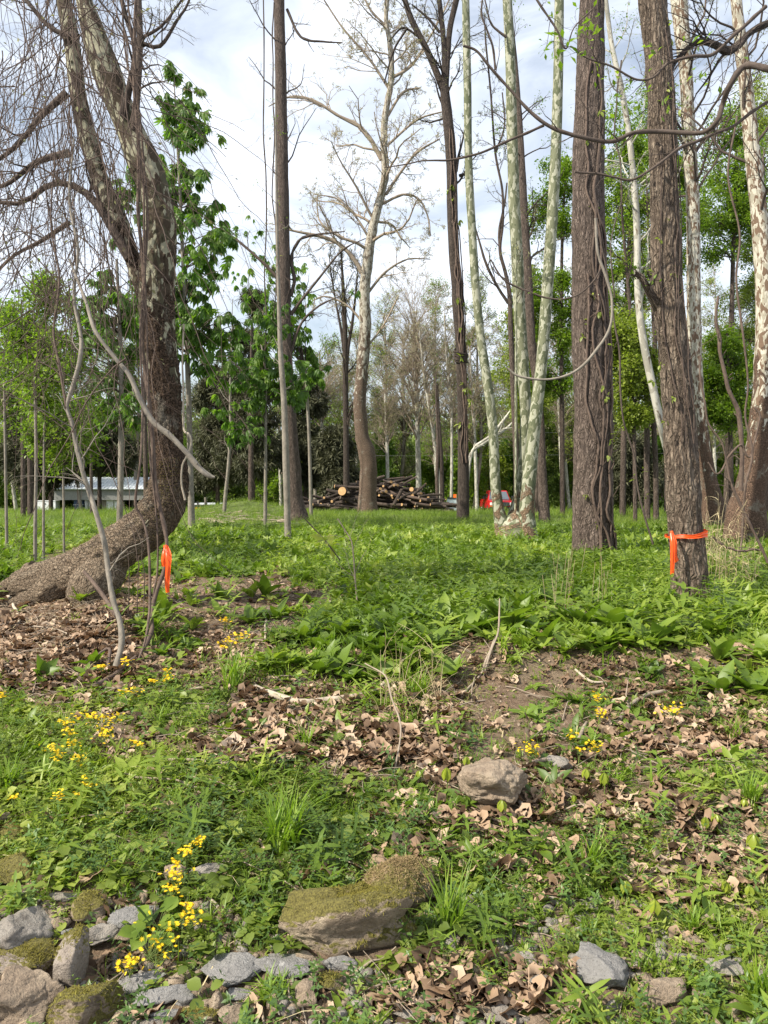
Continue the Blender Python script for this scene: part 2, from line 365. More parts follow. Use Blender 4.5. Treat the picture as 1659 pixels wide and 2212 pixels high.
def barkmat(name, kind, cols, scale=1.0):
    m, n = nodes(name)
    at = nd(n, 'ShaderNodeAttribute', attribute_name='bk'); ti = nd(n, 'ShaderNodeAttribute', attribute_name='tint')
    sp = nd(n, 'ShaderNodeSeparateXYZ', {0: at.outputs['Vector']}); tco = nd(n, 'ShaderNodeTexCoord')
    def noise(sc, st, det=4.0, rough=.6, dist=0.0, off=0.0):
        mp = nd(n, 'ShaderNodeMapping', {0: at.outputs['Vector'], 'Scale': (1, 1, st), 'Location': (off, off, off)})
        return nd(n, 'ShaderNodeTexNoise', {'Vector': mp.outputs[0], 'Scale': sc*scale, 'Detail': det, 'Roughness': rough, 'Distortion': dist}).outputs[0]
    if kind == 'furrow':
        fine = noise(75, .35, 5, .7); mid = noise(34, .15, 5, .65, .5); big = noise(3, .6, 3)
        wv = nd(n, 'ShaderNodeTexNoise', {'Vector': at.outputs['Vector'], 'Scale': 9.0*scale, 'Detail': 3.0}).outputs['Color']
        wsub = nd(n, 'ShaderNodeVectorMath', {0: wv, 1: (.5, .5, .5)}, operation='SUBTRACT').outputs[0]
        wsc = nd(n, 'ShaderNodeVectorMath', {0: wsub, 3: .06}, operation='SCALE').outputs[0]
        wad = nd(n, 'ShaderNodeVectorMath', {0: at.outputs['Vector'], 1: wsc}, operation='ADD').outputs[0]
        mp = nd(n, 'ShaderNodeMapping', {0: wad, 'Scale': (1, 1, .10)})
        vo = nd(n, 'ShaderNodeTexVoronoi', {'Vector': mp.outputs[0], 'Scale': 52*scale, 'Randomness': 1.0}, feature='DISTANCE_TO_EDGE')
        crack = ramp(n, vo.outputs['Distance'], [(.0, (0, 0, 0)), (.3, (1, 1, 1))])
        col = ramp(n, mid, [(.36, cols[0]), (.48, cols[1]), (.60, cols[2])])
        col = mixc(n, math_(n, 'MULTIPLY', ramp(n, big, [(.45, (0, 0, 0)), (.65, (1, 1, 1))]), .35), col, cols[3])
        col = mixc(n, .4, col, ramp(n, fine, [(.38, cols[0]), (.62, cols[2])]))
        col = mixc(n, math_(n, 'MULTIPLY', math_(n, 'SUBTRACT', 1.0, crack), .65), col, tuple(x*.6 for x in cols[0]))
        h = math_(n, 'ADD', math_(n, 'MULTIPLY', mid, .8), math_(n, 'MULTIPLY', fine, .45)); h = math_(n, 'ADD', h, math_(n, 'MULTIPLY', crack, .5))
        bd = .03
    elif kind == 'syc':
        # pale under-bark, olive plates, brown flakes; flaky brown foot
        a = noise(11, .45, 2.5, .5, .7); b = noise(13, .42, 2.5, .5, .8, 5.3); c_ = noise(9, .4, 4, .55, .8, 9.1); fl = noise(60, .5, 5, .7)
        up = math_(n, 'ADD', nd(n, 'ShaderNodeMapRange', {0: sp.outputs[2], 1: cols[4], 2: cols[5], 3: 0.0, 4: 1.0}).outputs[0], math_(n, 'MULTIPLY', math_(n, 'SUBTRACT', c_, .5), 2.2))
        pale = cols[0]; col = mixc(n, ramp(n, a, [(.5, (0, 0, 0)), (.512, (1, 1, 1))]), pale, cols[1])
        col = mixc(n, ramp(n, b, [(cols[6], (0, 0, 0)), (cols[6] + .012, (1, 1, 1))]), col, cols[2])
        br = ramp(n, fl, [(.3, tuple(x*.6 for x in cols[3])), (.55, cols[3]), (.75, tuple(min(1, x*1.7) for x in cols[3]))])
        lo = ramp(n, up, [(.42, (1, 1, 1)), (.5, (0, 0, 0))])
        mp = nd(n, 'ShaderNodeMapping', {0: at.outputs['Vector'], 'Scale': (1, 1, .6)})
        vo = nd(n, 'ShaderNodeTexVoronoi', {'Vector': mp.outputs[0], 'Scale': 62*scale, 'Randomness': 1.0}, feature='DISTANCE_TO_EDGE')
        crack = ramp(n, vo.outputs['Distance'], [(.0, (0, 0, 0)), (.12, (1, 1, 1))])
        vc = nd(n, 'ShaderNodeTexVoronoi', {'Vector': mp.outputs[0], 'Scale': 62*scale, 'Randomness': 1.0})
        tone = nd(n, 'ShaderNodeSeparateXYZ', {0: vc.outputs['Color']}).outputs[0]
        br = mixc(n, math_(n, 'MULTIPLY', tone, .35), br, tuple(min(1, x*2.3) for x in cols[3]))
        br = mixc(n, math_(n, 'MULTIPLY', math_(n, 'SUBTRACT', 1.0, crack), .8), br, tuple(x*.35 for x in cols[3]))
        br = mixc(n, math_(n, 'MULTIPLY', ramp(n, noise(6, .5, 6, .75, .2, 3.7), [(.56, (0, 0, 0)), (.63, (1, 1, 1))]), .6), br, (.27, .25, .20))
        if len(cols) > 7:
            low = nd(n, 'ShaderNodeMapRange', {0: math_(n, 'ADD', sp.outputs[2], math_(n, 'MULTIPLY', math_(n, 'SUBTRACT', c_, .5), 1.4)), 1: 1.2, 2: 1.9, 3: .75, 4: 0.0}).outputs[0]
            br = mixc(n, low, br, ramp(n, fl, [(.3, (.10, .075, .05)), (.5, (.22, .17, .12)), (.72, (.36, .30, .22))]))  # sunlit look of the lying foot painted in, as a dirt and lichen tan
        col = mixc(n, lo, col, br)
        col = mixc(n, .25, col, mixc(n, 1.0, col, ramp(n, fl, [(.3, (.75, .72, .68)), (.7, (1.1, 1.1, 1.1))]), 'MULTIPLY'))
        h = math_(n, 'ADD', math_(n, 'MULTIPLY', math_(n, 'ADD', math_(n, 'MULTIPLY', fl, .6), math_(n, 'MULTIPLY', crack, .8)), lo), math_(n, 'MULTIPLY', ramp(n, a, [(.5, (0, 0, 0)), (.52, (1, 1, 1))]), .06)); bd = .03
    else:  # smooth twig / pole
        fine = noise(40, .5, 4, .6); big = noise(6, .6, 3, .5, .3)
        col = ramp(n, big, [(.35, cols[0]), (.65, cols[1])]); col = mixc(n, .4, col, ramp(n, fine, [(.35, cols[0]), (.7, cols[2])]))
        h = fine; bd = .006
    col = mixc(n, 1.0, col, ramp(n, ti.outputs['Fac'], [(0, (.8, .8, .8)), (1, (1.15, 1.12, 1.1))]), 'MULTIPLY')
    bp = nd(n, 'ShaderNodeBump', {'Height': h, 'Distance': bd, 'Strength': .9})
    b = nd(n, 'ShaderNodeBsdfPrincipled', {'Base Color': col, 'Roughness': .88, 'Specular IOR Level': .2, 'Normal': bp.outputs[0]})
    nd(n, 'ShaderNodeOutputMaterial', {0: b.outputs[0]})
    return m
B_dark = barkmat('dark_bark', 'furrow', [(.035, .026, .021), (.115, .086, .07), (.235, .185, .155), (.175, .135, .112)])
B_walnut = barkmat('ridged_bark', 'furrow', [(.04, .028, .02), (.135, .10, .075), (.29, .235, .18), (.18, .145, .115)])
B_black = barkmat('blackish_bark', 'furrow', [(.025, .02, .018), (.07, .055, .045), (.14, .11, .09), (.09, .075, .06)])
B_grey = barkmat('grey_bark', 'twig', [(.13, .115, .095), (.24, .215, .18), (.33, .30, .25)])
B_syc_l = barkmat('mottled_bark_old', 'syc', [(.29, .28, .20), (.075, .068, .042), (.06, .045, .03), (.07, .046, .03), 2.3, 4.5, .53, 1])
B_syc_c = barkmat('mottled_bark_far', 'syc', [(.34, .32, .27), (.24, .22, .175), (.13, .105, .08), (.15, .108, .08), 3.0, 12.0, .55], .9)
B_syc_t = barkmat('mottled_bark_young', 'syc', [(.31, .315, .24), (.095, .108, .062), (.15, .16, .10), (.20, .14, .09), -.45, 1.9, .53])
B_syc_r = barkmat('mottled_bark_pale', 'syc', [(.44, .42, .35), (.30, .28, .22), (.14, .095, .065), (.13, .085, .06), 1.2, 5.2, .52], 1.1)
B_syc_w = barkmat('mottled_bark_white', 'syc', [(.40, .39, .34), (.27, .26, .22), (.15, .12, .09), (.24, .19, .14), -3., 1., .64], .6)
B_twig = barkmat('twig_bark', 'twig', [(.045, .034, .028), (.09, .07, .058), (.15, .12, .10)])
B_vine = barkmat('vine_bark', 'twig', [(.06, .042, .035), (.12, .088, .07), (.21, .16, .125)])
B_pale = barkmat('pale_wood', 'twig', [(.26, .22, .17), (.42, .36, .28), (.56, .50, .40)])
B_stick = barkmat('weathered_stick', 'twig', [(.17, .135, .10), (.30, .245, .19), (.42, .36, .29)])

def groundmat():
    m, n = nodes('soil'); tcx = nd(n, 'ShaderNodeTexCoord')
    def nz(s, d=6.0, r=.6): return nd(n, 'ShaderNodeTexNoise', {'Vector': tcx.outputs['Object'], 'Scale': s, 'Detail': d, 'Roughness': r}).outputs[0]
    a, b, c_ = nz(2.2), nz(25, 8, .7), nz(110, 4, .7)
    col = ramp(n, b, [(.3, (.07, .045, .03)), (.5, (.145, .10, .068)), (.7, (.24, .175, .12))])
    col = mixc(n, ramp(n, a, [(.45, (0, 0, 0)), (.6, (.5, .5, .5))]), col, (.19, .15, .10))
    col = mixc(n, ramp(n, c_, [(.55, (0, 0, 0)), (.7, (.45, .45, .45))]), col, (.30, .235, .165))
    sp = nd(n, 'ShaderNodeSeparateXYZ', {0: tcx.outputs['Object']})
    far = nd(n, 'ShaderNodeMapRange', {0: sp.outputs[1], 1: 9., 2: 16., 3: 0., 4: 1.}).outputs[0]
    grn = ramp(n, nz(5), [(.35, (.05, .09, .02)), (.65, (.10, .16, .03))])
    col = mixc(n, math_(n, 'MULTIPLY', far, .75), col, grn)
    h = math_(n, 'ADD', b, math_(n, 'MULTIPLY', c_, .4)); bp = nd(n, 'ShaderNodeBump', {'Height': h, 'Distance': .03, 'Strength': .9})
    bs = nd(n, 'ShaderNodeBsdfPrincipled', {'Base Color': col, 'Roughness': .95, 'Specular IOR Level': .1, 'Normal': bp.outputs[0]})
    nd(n, 'ShaderNodeOutputMaterial', {0: bs.outputs[0]}); return m
M_soil = groundmat()
def rockmat(name, c0, c1, c2, ms=0.0):
    m, n = nodes(name); tcx = nd(n, 'ShaderNodeTexCoord')
    oi = nd(n, 'ShaderNodeObjectInfo')
    vec = nd(n, 'ShaderNodeVectorMath', {0: tcx.outputs['Object'], 1: oi.outputs['Location']}, operation='ADD').outputs[0]
    def nz(s, d=6.0, r=.6, dist=0.0): return nd(n, 'ShaderNodeTexNoise', {'Vector': vec, 'Scale': s, 'Detail': d, 'Roughness': r, 'Distortion': dist}).outputs[0]
    a, b, c_ = nz(7, 5, .6, .4), nz(38, 7, .7), nz(160, 3, .6)
    col = ramp(n, a, [(.32, c0), (.5, c1), (.68, c2)]); col = mixc(n, .45, col, ramp(n, b, [(.3, c0), (.55, c1), (.75, c2)]))
    col = mixc(n, ramp(n, c_, [(.58, (0, 0, 0)), (.66, (.5, .5, .5))]), col, tuple(x*.45 for x in c0))
    wv = nd(n, 'ShaderNodeVectorMath', {0: vec, 1: nd(n, 'ShaderNodeVectorMath', {0: nd(n, 'ShaderNodeTexNoise', {'Vector': vec, 'Scale': 6.0, 'Detail': 3.0}).outputs['Color'], 3: .12}, operation='SCALE').outputs[0]}, operation='ADD').outputs[0]
    vo = nd(n, 'ShaderNodeTexVoronoi', {'Vector': wv, 'Scale': 7.0}, feature='DISTANCE_TO_EDGE'); cr = ramp(n, vo.outputs['Distance'], [(0, (0, 0, 0)), (.014, (1, 1, 1))])
    col = mixc(n, math_(n, 'MULTIPLY', math_(n, 'SUBTRACT', 1.0, cr), .25), col, tuple(x*.4 for x in c0))
    col = mixc(n, ramp(n, nz(14, 6, .75, .3), [(.58, (0, 0, 0)), (.66, (.55, .55, .55))]), col, tuple(x*.5 for x in c0)); col = mixc(n, ramp(n, nz(21, 4, .7), [(.62, (0, 0, 0)), (.68, (.6, .6, .6))]), col, tuple(min(1, x*1.35) for x in c2))
    if ms:
        ge = nd(n, 'ShaderNodeNewGeometry'); sn = nd(n, 'ShaderNodeSeparateXYZ', {0: ge.outputs['Normal']})
        f = math_(n, 'ADD', math_(n, 'MULTIPLY', sn.outputs[2], .35), nz(9, 5, .6)); f = ramp(n, f, [(1.0-ms, (0, 0, 0)), (1.06-ms, (1, 1, 1))])
        col = mixc(n, f, col, ramp(n, c_, [(.35, (.07, .06, .02)), (.65, (.17, .15, .04))]))
    h = math_(n, 'ADD', b, math_(n, 'MULTIPLY', c_, .3)); h = math_(n, 'ADD', h, math_(n, 'MULTIPLY', cr, .08)); bp = nd(n, 'ShaderNodeBump', {'Height': h, 'Distance': .018, 'Strength': 1.0})
    bs = nd(n, 'ShaderNodeBsdfPrincipled', {'Base Color': col, 'Roughness': .85, 'Specular IOR Level': .25, 'Normal': bp.outputs[0]})
    nd(n, 'ShaderNodeOutputMaterial', {0: bs.outputs[0]}); return m
K_grey = rockmat('grey_stone', (.16, .135, .115), (.25, .225, .195), (.34, .31, .27))
K_tan = rockmat('tan_stone', (.15, .11, .078), (.26, .20, .145), (.38, .31, .23))
K_blue = rockmat('slate_stone', (.14, .135, .13), (.22, .21, .20), (.30, .29, .275))
K_mgrey = rockmat('mossy_grey_stone', (.16, .13, .11), (.26, .22, .185), (.36, .31, .26), .32)
K_mtan = rockmat('mossy_tan_stone', (.13, .10, .07), (.25, .195, .14), (.37, .305, .22), .42)
def plain(name, col, rough=.6, metal=0., spec=.3, nz=.12, scale=8.):
    m, n = nodes(name); tcx = nd(n, 'ShaderNodeTexCoord')
    x = nd(n, 'ShaderNodeTexNoise', {'Vector': tcx.outputs['Object'], 'Scale': scale, 'Detail': 4.0}).outputs[0]
    c = ramp(n, x, [(.3, tuple(v*(1-nz) for v in col)), (.7, tuple(min(1, v*(1+nz)) for v in col))])
    bs = nd(n, 'ShaderNodeBsdfPrincipled', {'Base Color': c, 'Roughness': rough, 'Metallic': metal, 'Specular IOR Level': spec})
    nd(n, 'ShaderNodeOutputMaterial', {0: bs.outputs[0]}); return m
M_stem = plain('plant_stem', (.12, .17, .04), .7)
M_rstem = plain('reddish_stem', (.13, .08, .04), .7)

# ------------------------------------------------------------------ ground
def build_ground():
    ys = np.concatenate([np.arange(-3, 1.5, .25), np.arange(1.5, 6.5, .022), np.geomspace(6.5, 14, 120), np.geomspace(14.2, 60, 90), np.geomspace(62, 400, 20)])
    n = 260; u = np.linspace(-1, 1, n)
    X = []; 
    for y in ys: X.append(u * (1.4 + max(y, 0.5) * 1.0 + .0 * y))
    X = np.array(X); Y = np.broadcast_to(ys[:, None], X.shape); Z = hgt(X, Y) + .006*fbm(X*30, Y*30, 0, 77, 2)*sm(9, 5, Y)
    r, c = X.shape; i = np.arange(r-1)[:, None]*c; j = np.arange(c-1)[None]
    q = np.stack([i+j, i+j+1, i+j+1+c, i+j+c], -1).reshape(-1, 4)
    mb = MB(); mb.add(np.stack([X, Y, Z], -1), q); o = mb.obj('ground', M_soil); tag(o, kind='structure')
build_ground()

# ------------------------------------------------------------------ branching
def grow(Pp, Rp, n, t0, t1, ang, L, segs=5, wig=.25, up=0.0, rr=.5, tip=.25, fall=.5, rmin=.003):
    Pp = np.asarray(Pp, float); M, N = Pp.shape[:2]
    t = np.sort(rng.uniform(t0, t1, (M, n)), axis=1).ravel(); pi_ = np.repeat(np.arange(M), n)
    f = t * (N - 1); i = np.minimum(f.astype(int), N-2); w = (f - i)[:, None]
    base = Pp[pi_, i]*(1-w) + Pp[pi_, i+1]*w; T = norm(Pp[pi_, i+1] - Pp[pi_, i])
    r = Rp[pi_, i]*(1-w[:, 0]) + Rp[pi_, i+1]*w[:, 0]
    rnd = norm(rng.normal(size=T.shape)); per = norm(rnd - (rnd*T).sum(1, keepdims=True)*T)
    a = rng.normal(ang, ang*.2, len(t))[:, None]; D = norm(np.cos(a)*T + np.sin(a)*per)
    Ls = np.broadcast_to(L, (M,)) if np.ndim(L) else np.full(M, L)
    Ln = (Ls[pi_] * (1 - fall*(t-t0)/max(t1-t0, 1e-6)) * rng.uniform(.6, 1.2, len(t)))[:, None]
    pts = [base]; 
    for k in range(segs):
        pts.append(pts[-1] + D * Ln/segs); D = norm(D + wig*rng.normal(size=D.shape) + np.array([0, 0, up]))
    C = np.stack(pts, 1); r0 = np.maximum(r*rr, rmin)[:, None]
    return C, np.maximum(r0 * np.linspace(1, tip, segs+1)[None], rmin*.6), Ln[:, 0]
def along(Pt, n, t0=0.15, t1=1.0):
    M, N = Pt.shape[:2]; t = rng.uniform(t0, t1, (M, n)).ravel(); p = np.repeat(np.arange(M), n); f = t*(N-1); i = np.minimum(f.astype(int), N-2); w = (f-i)[:, None]
    return Pt[p, i]*(1-w)+Pt[p, i+1]*w, norm(Pt[p, i+1]-Pt[p, i])
def aim(D, roll=None):
    "rotation matrices with x along D, z as upward as it can be"
    x = norm(D); z0 = np.broadcast_to(np.array([0, 0, 1.]), x.shape) + .35*rng.normal(size=x.shape); y = norm(np.cross(z0, x)); z = np.cross(x, y)
    return np.stack([x, y, z], -1)
def px(pts, d, clamp=False):
    "frame points (x, y, width[, depth]) -> world path and radii"
    P3 = []; R = []
    for p in pts:
        dd = p[3] if len(p) > 3 else d
        if clamp and p[1] > 1230: dd = min(dd, G(p[0], p[1])[1] - .03 - p[2]*.5*dd/F)
        P3.append(P(p[0], p[1], dd)); R.append(p[2]/2 * dd / F)
    return np.array(P3), np.array(R)
def path(pts, d, n):
    P3, R = px(pts, d); s = spline(np.c_[P3, R], n); return s[:, :3], np.maximum(s[:, 3], .001)

def trunk_path(pts, d, n=60, ext=0.0, flare=0.25, rtop=.45, root=.35):
    P3, R = px(pts, d)
    if ext:
        dirn = norm(P3[-1] - P3[-2]); dirn = norm(dirn + [0, 0, .5])
        P3 = np.vstack([P3, P3[-1] + dirn*ext*.5, P3[-1] + dirn*ext + [0, 0, ext*.05]]); R = np.r_[R, R[-1]*(.5+rtop/2), R[-1]*rtop]
    g = float(hgt(P3[0][0], P3[0][1]))
    if P3[0][2] < g + 1.0:
        d0 = P3[0].copy(); d0[2] = min(g, P3[0][2]) - root
        P3 = np.vstack([d0, P3]); R = np.r_[R[0]*(1+flare), R]
    s = spline(np.c_[P3, R], n); return s[:, :3], np.maximum(s[:, 3], .004)

SH = {}
def shapes():
    SH['fine'] = simple_leaf(.62); SH['buck'] = [palmate(5, 1, dr) for dr in (.5, .8, 1.0)]
    SH['cedar'] = merge([xf(simple_leaf(.16), rotz(np.array(a)) @ roty(np.array(b))) for a, b in ((0, 0), (.6, .5), (-.6, -.4), (.3, -.7), (-.35, .8))])
    SH['bud'] = merge([xf(simple_leaf(.35), rotz(np.array(a)) @ roty(np.array(b))) for a, b in ((0, -.2), (2.2, -.7), (4.1, -.4))])
shapes()
def foliage(mb, tw, style, n, size, droop=0.0, t0=.15):
    pos, D = along(tw, n, t0)
    if style == 'buck':
        D = norm(D*[1, 1, .2] + .6*rng.normal(size=D.shape)*[1, 1, .3] + [0, 0, -.25-droop])
        k = rng.integers(0, 3, len(pos))
        for i in range(3):
            s = k == i; place(mb, SH['buck'][i], pos[s], aim(D[s]), size*rng.uniform(.6, 1.25, s.sum()), rng.uniform(0, 1, s.sum()))
    else:
        D = norm(D + 1.0*rng.normal(size=D.shape) + [0, 0, -droop])
        place(mb, SH[style], pos + (.9 if style == 'fine' else .3)*size*rng.normal(size=pos.shape), aim(D), size*rng.uniform(.55, 1.3, len(pos)), rng.uniform(0, 1, len(pos)))

def furrow_disp(amp, f=14., st=.16):
    def fn(bk, R):
        x, y, z = bk[..., 0], bk[..., 1], bk[..., 2]
        w = vnoise(x*6, y*6, z*1.2, 4)*.35
        a = 1 - np.abs(vnoise(x*f+w, y*f+w, z*f*st, 1))*2; b = 1 - np.abs(vnoise(x*f*2.3, y*f*2.3, z*f*st*3, 2))*2
        c = vnoise(x*4, y*4, z*1.0, 3)
        return amp*(a*.7 + b*.45 - .45) + R*.05*c
    return fn
def plate_disp(amp, lump=.07, s0=0, s1=1e9):
    def fn(bk, R):
        x, y, z = bk[..., 0], bk[..., 1], bk[..., 2]
        m = 1 - sm(s0, s1, z) if s1 < 1e8 else 1.0
        return amp*m*(np.abs(vnoise(x*34, y*34, z*20, 1))*1.6 - .6 + .6*vnoise(x*80, y*80, z*50, 7)) + R*lump*vnoise(x*4, y*4, z*2.2, 3) - R*.03
    return fn

def tree(name, label, cat, trunks, bark, d, limbs=(), crown=None, group=None, k=10, n=60, disp=None, ext=3.0, flare=.25, branch_bark=None, auto=None, root=.35, rtop=.45, sepn=False):
    """trunks: list of frame paths (base first). limbs: frame paths. auto: levels grown on trunk/limbs. crown: leaf spec"""
    g = P(trunks[0][0][0], trunks[0][0][1], trunks[0][0][3] if len(trunks[0][0]) > 3 else d)
    e = empty(name, g, label, cat, group)
    tp = [trunk_path(t, d, n, ext, flare, rtop, root) for t in trunks]
    mb = MB()
    for Pt, R in tp: tubes(mb, Pt, R, k, tint=.5, disp=disp, cap=True)
    mb.obj('trunk', bark, e)
    bb = branch_bark or bark
    lim = [path(l, d, 16) for l in limbs]
    bmb = MB(); src = []
    for Pt, R in lim:
        tubes(bmb, Pt, R, 7, cap=True); src.append((Pt[None], R[None]))
    tw = None
    if auto:
        # auto: (list of specs) first grown from trunks in range, then each next from the last
        lv = []
        for Pt, R in tp:
            s = auto[0]
            C, Rc, L = grow(Pt[None], R[None], s['n'], s['t0'], s['t1'], s['ang'], s['L'], s.get('segs', 7), s.get('wig', .2), s.get('up', .05), s.get('rr', .4), .3, s.get('fall', .5), s.get('rmin', .004))
            lv.append((C, Rc, L))
        for (C0, R0) in src:
            c8 = spline(np.c_[C0[0], R0[0]], auto[0].get('segs', 7)+1); lv.append((c8[None, :, :3], c8[None, :, 3], np.array([np.linalg.norm(C0[0, -1]-C0[0, 0])])))
        C = np.concatenate([a[0] for a in lv]); Rc = np.concatenate([a[1] for a in lv]); L = np.concatenate([a[2] for a in lv])
        tubes(bmb, C, Rc, 5)
        for s in auto[1:]:
            C, Rc, L = grow(C, Rc, s['n'], s.get('t0', .15), s.get('t1', 1.), s['ang'], L*s['L'], s.get('segs', 4), s.get('wig', .25), s.get('up', .0), s.get('rr', .5), .35, s.get('fall', .5), s.get('rmin', .003))
            tubes(bmb, C, Rc, s.get('k', 3))
        tw = C
    if bmb.n: bmb.obj('branches', bb, e)
    if crown and tw is not None:
        f = MB(); foliage(f, tw, crown['style'], crown['n'], crown['size'], crown.get('droop', 0)); f.obj('crown', crown['mat'], e, smooth=False)
    return e, tp

# ================================================================== BIG TREES
def leaning_sycamore():
    d = 6.4
    main = [(28, 1272, 50, 6.5), (75, 1258, 84, 6.5), (130, 1248, 100, 6.5), (190, 1228, 112), (250, 1187, 106), (310, 1146, 104), (348, 1102, 102), (364, 1050, 94), (365, 1010, 87), (360, 960, 79), (358, 900, 77), (354, 830, 77), (345, 760, 80), (339, 700, 81), (341, 600, 83), (344, 530, 84), (346, 490, 82), (341, 455, 76), (328, 400, 76), (309, 350, 80), (288, 300, 71), (267, 250, 66), (247, 200, 68), (229, 150, 70), (212, 100, 62), (197, 50, 55), (182, 0, 40), (165, -60, 36), (140, -200, 32)]
    left = [(326, 680, 20, 6.42), (312, 635, 40, 6.44), (296, 590, 40, 6.46), (283, 550, 40, 6.5), (260, 490, 50, 6.5), (242, 450, 54, 6.5), (220, 400, 46, 6.5), (204, 350, 42, 6.5), (190, 300, 44, 6.5), (178, 250, 45, 6.5), (168, 200, 42, 6.5), (162, 150, 42, 6.5), (156, 100, 40, 6.5), (148, 50, 38, 6.5), (136, 0, 32, 6.5), (110, -150, 28, 6.5)]
    roots = [[(240, 1215, 80, 6.4), (222, 1240, 96, 6.3), (200, 1268, 100, 6.2), (182, 1300, 80, 6.15), (168, 1340, 30, 6.1)],
             [(150, 1245, 80, 6.5), (110, 1272, 70, 6.4), (70, 1292, 50, 6.4), (20, 1310, 24, 6.4)], [(80, 1240, 60, 6.6), (30, 1262, 40, 6.6), (-30, 1290, 18, 6.6)]]
    e = empty('leaning_sycamore', P(150, 1300, 6.3), 'big bent sycamore whose foot lies along the ground before it curves upright and forks', 'tree')
    mb = MB()
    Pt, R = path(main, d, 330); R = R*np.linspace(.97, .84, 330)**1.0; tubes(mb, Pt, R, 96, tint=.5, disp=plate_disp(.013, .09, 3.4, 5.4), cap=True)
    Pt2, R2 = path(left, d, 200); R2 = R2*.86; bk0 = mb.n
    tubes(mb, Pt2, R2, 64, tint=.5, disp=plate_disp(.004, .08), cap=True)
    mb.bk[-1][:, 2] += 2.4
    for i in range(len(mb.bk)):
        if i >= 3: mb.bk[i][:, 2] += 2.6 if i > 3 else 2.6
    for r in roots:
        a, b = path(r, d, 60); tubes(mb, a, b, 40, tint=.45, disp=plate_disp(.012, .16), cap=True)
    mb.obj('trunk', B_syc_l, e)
    # moss strip on the upper side of the lying part
    ms = MB(); n = 2600; t = rng.uniform(.1, .30, n); f = t*(len(Pt)-1); i = f.astype(int); T = norm(Pt[i+1]-Pt[i])
    up = norm(np.array([0, -.5, 1.]) - (T*np.array([0, -.5, 1.])).sum(1, keepdims=True)*T); sd = np.cross(T, up); a = rng.normal(0, .5, n)[:, None]
    nn = np.cos(a)*up + np.sin(a)*sd; pos = Pt[i] + nn*(R[i][:, None]*1.0+.006)
    keep = vnoise(pos[:, 0]*5, pos[:, 1]*5, pos[:, 2]*5, 5) > .05
    place(ms, blade(1, .25, .4, 1), pos[keep], aim(nn[keep] + .5*rng.normal(size=nn[keep].shape)) @ roty(np.full(keep.sum(), pi/2)), .012, rng.uniform(0, 1, keep.sum()))
    ms.obj('moss', M_moss, e)
    # limbs into the top left
    b = MB(); src = []
    for l in ([(280, 560, 22), (200, 430, 16), (120, 395, 13), (40, 440, 10), (-60, 420, 8)], [(145, 200, 18), (90, 250, 12), (30, 320, 10), (-60, 380, 7)], [(150, 330, 18), (80, 350, 12), (10, 400, 9), (-60, 410, 7)],
              [(265, 250, 20, 6.3), (282, 180, 13, 6.2), (292, 100, 12, 6.2), (270, 30, 10, 6.2), (250, -60, 9, 6.2)], [(290, 280, 16, 6.3), (298, 180, 15, 6.2), (302, 80, 14, 6.2), (297, -50, 13, 6.2)],
              [(300, 90, 9, 6.2), (345, 100, 8, 6.2), (385, 40, 6, 6.2), (405, 10, 5, 6.2), (420, -40, 4, 6.2)], [(300, 85, 7, 6.2), (350, 55, 6, 6.2), (400, -10, 4, 6.2)], [(170, 80, 14), (110, 60, 10), (40, -20, 8)], [(150, 480, 12), (90, 520, 9), (20, 560, 7), (-50, 640, 6)]):
        a, r = path(l, d, 14); tubes(b, a, r, 8, cap=True); src.append((a, r))
    C = np.array([a for a, r in src]); Rr = np.array([r for a, r in src]); L = np.linalg.norm(C[:, -1]-C[:, 0], axis=1)
    C1, R1, L1 = grow(C, Rr, 7, .1, 1, .9, L*.55, 6, .22, -.02, .4, .3); tubes(b, C1, R1, 4)
    C2, R2b, L2 = grow(C1, R1, 5, .1, 1, .8, L1*.5, 5, .25, .0, .5, .4, rmin=.0018); tubes(b, C2, R2b, 3)
    C3, R3, L3 = grow(C2, R2b, 2, .2, 1, .7, L2*.5, 4, .25, .0, .5, .4, rmin=.0014); tubes(b, C3, R3, 3)
    b.obj('branches', B_twig, e)
    f = MB(); pos, D = along(C3[rng.random(len(C3)) < .35], 1, .6); place(f, SH['bud'], pos, aim(D), rng.uniform(.015, .03, len(pos)), rng.uniform(0, 1, len(pos))); f.obj('buds', M_bud, e, smooth=False)
leaning_sycamore()

ORD = ['first', 'second', 'third', 'fourth', 'fifth', 'sixth', 'seventh', 'eighth', 'ninth', 'tenth', 'eleventh', 'twelfth', 'thirteenth', 'fourteenth', 'fifteenth', 'sixteenth']
def rank(items, fmt):
    "items: (object, frame x, group phrase): labels them by their order from the left within the group"
    gr = {}
    for o, x, g in items: gr.setdefault(g, []).append((x, o))
    for g, l in gr.items():
        l.sort(key=lambda a: a[0])
        for i, (x, o) in enumerate(l):
            w = 'only' if len(l) == 1 else ('leftmost' if i == 0 else ('rightmost' if i == len(l)-1 else ORD[i] + ' from left'))
            o['label'] = fmt.format(w=w, g=g)
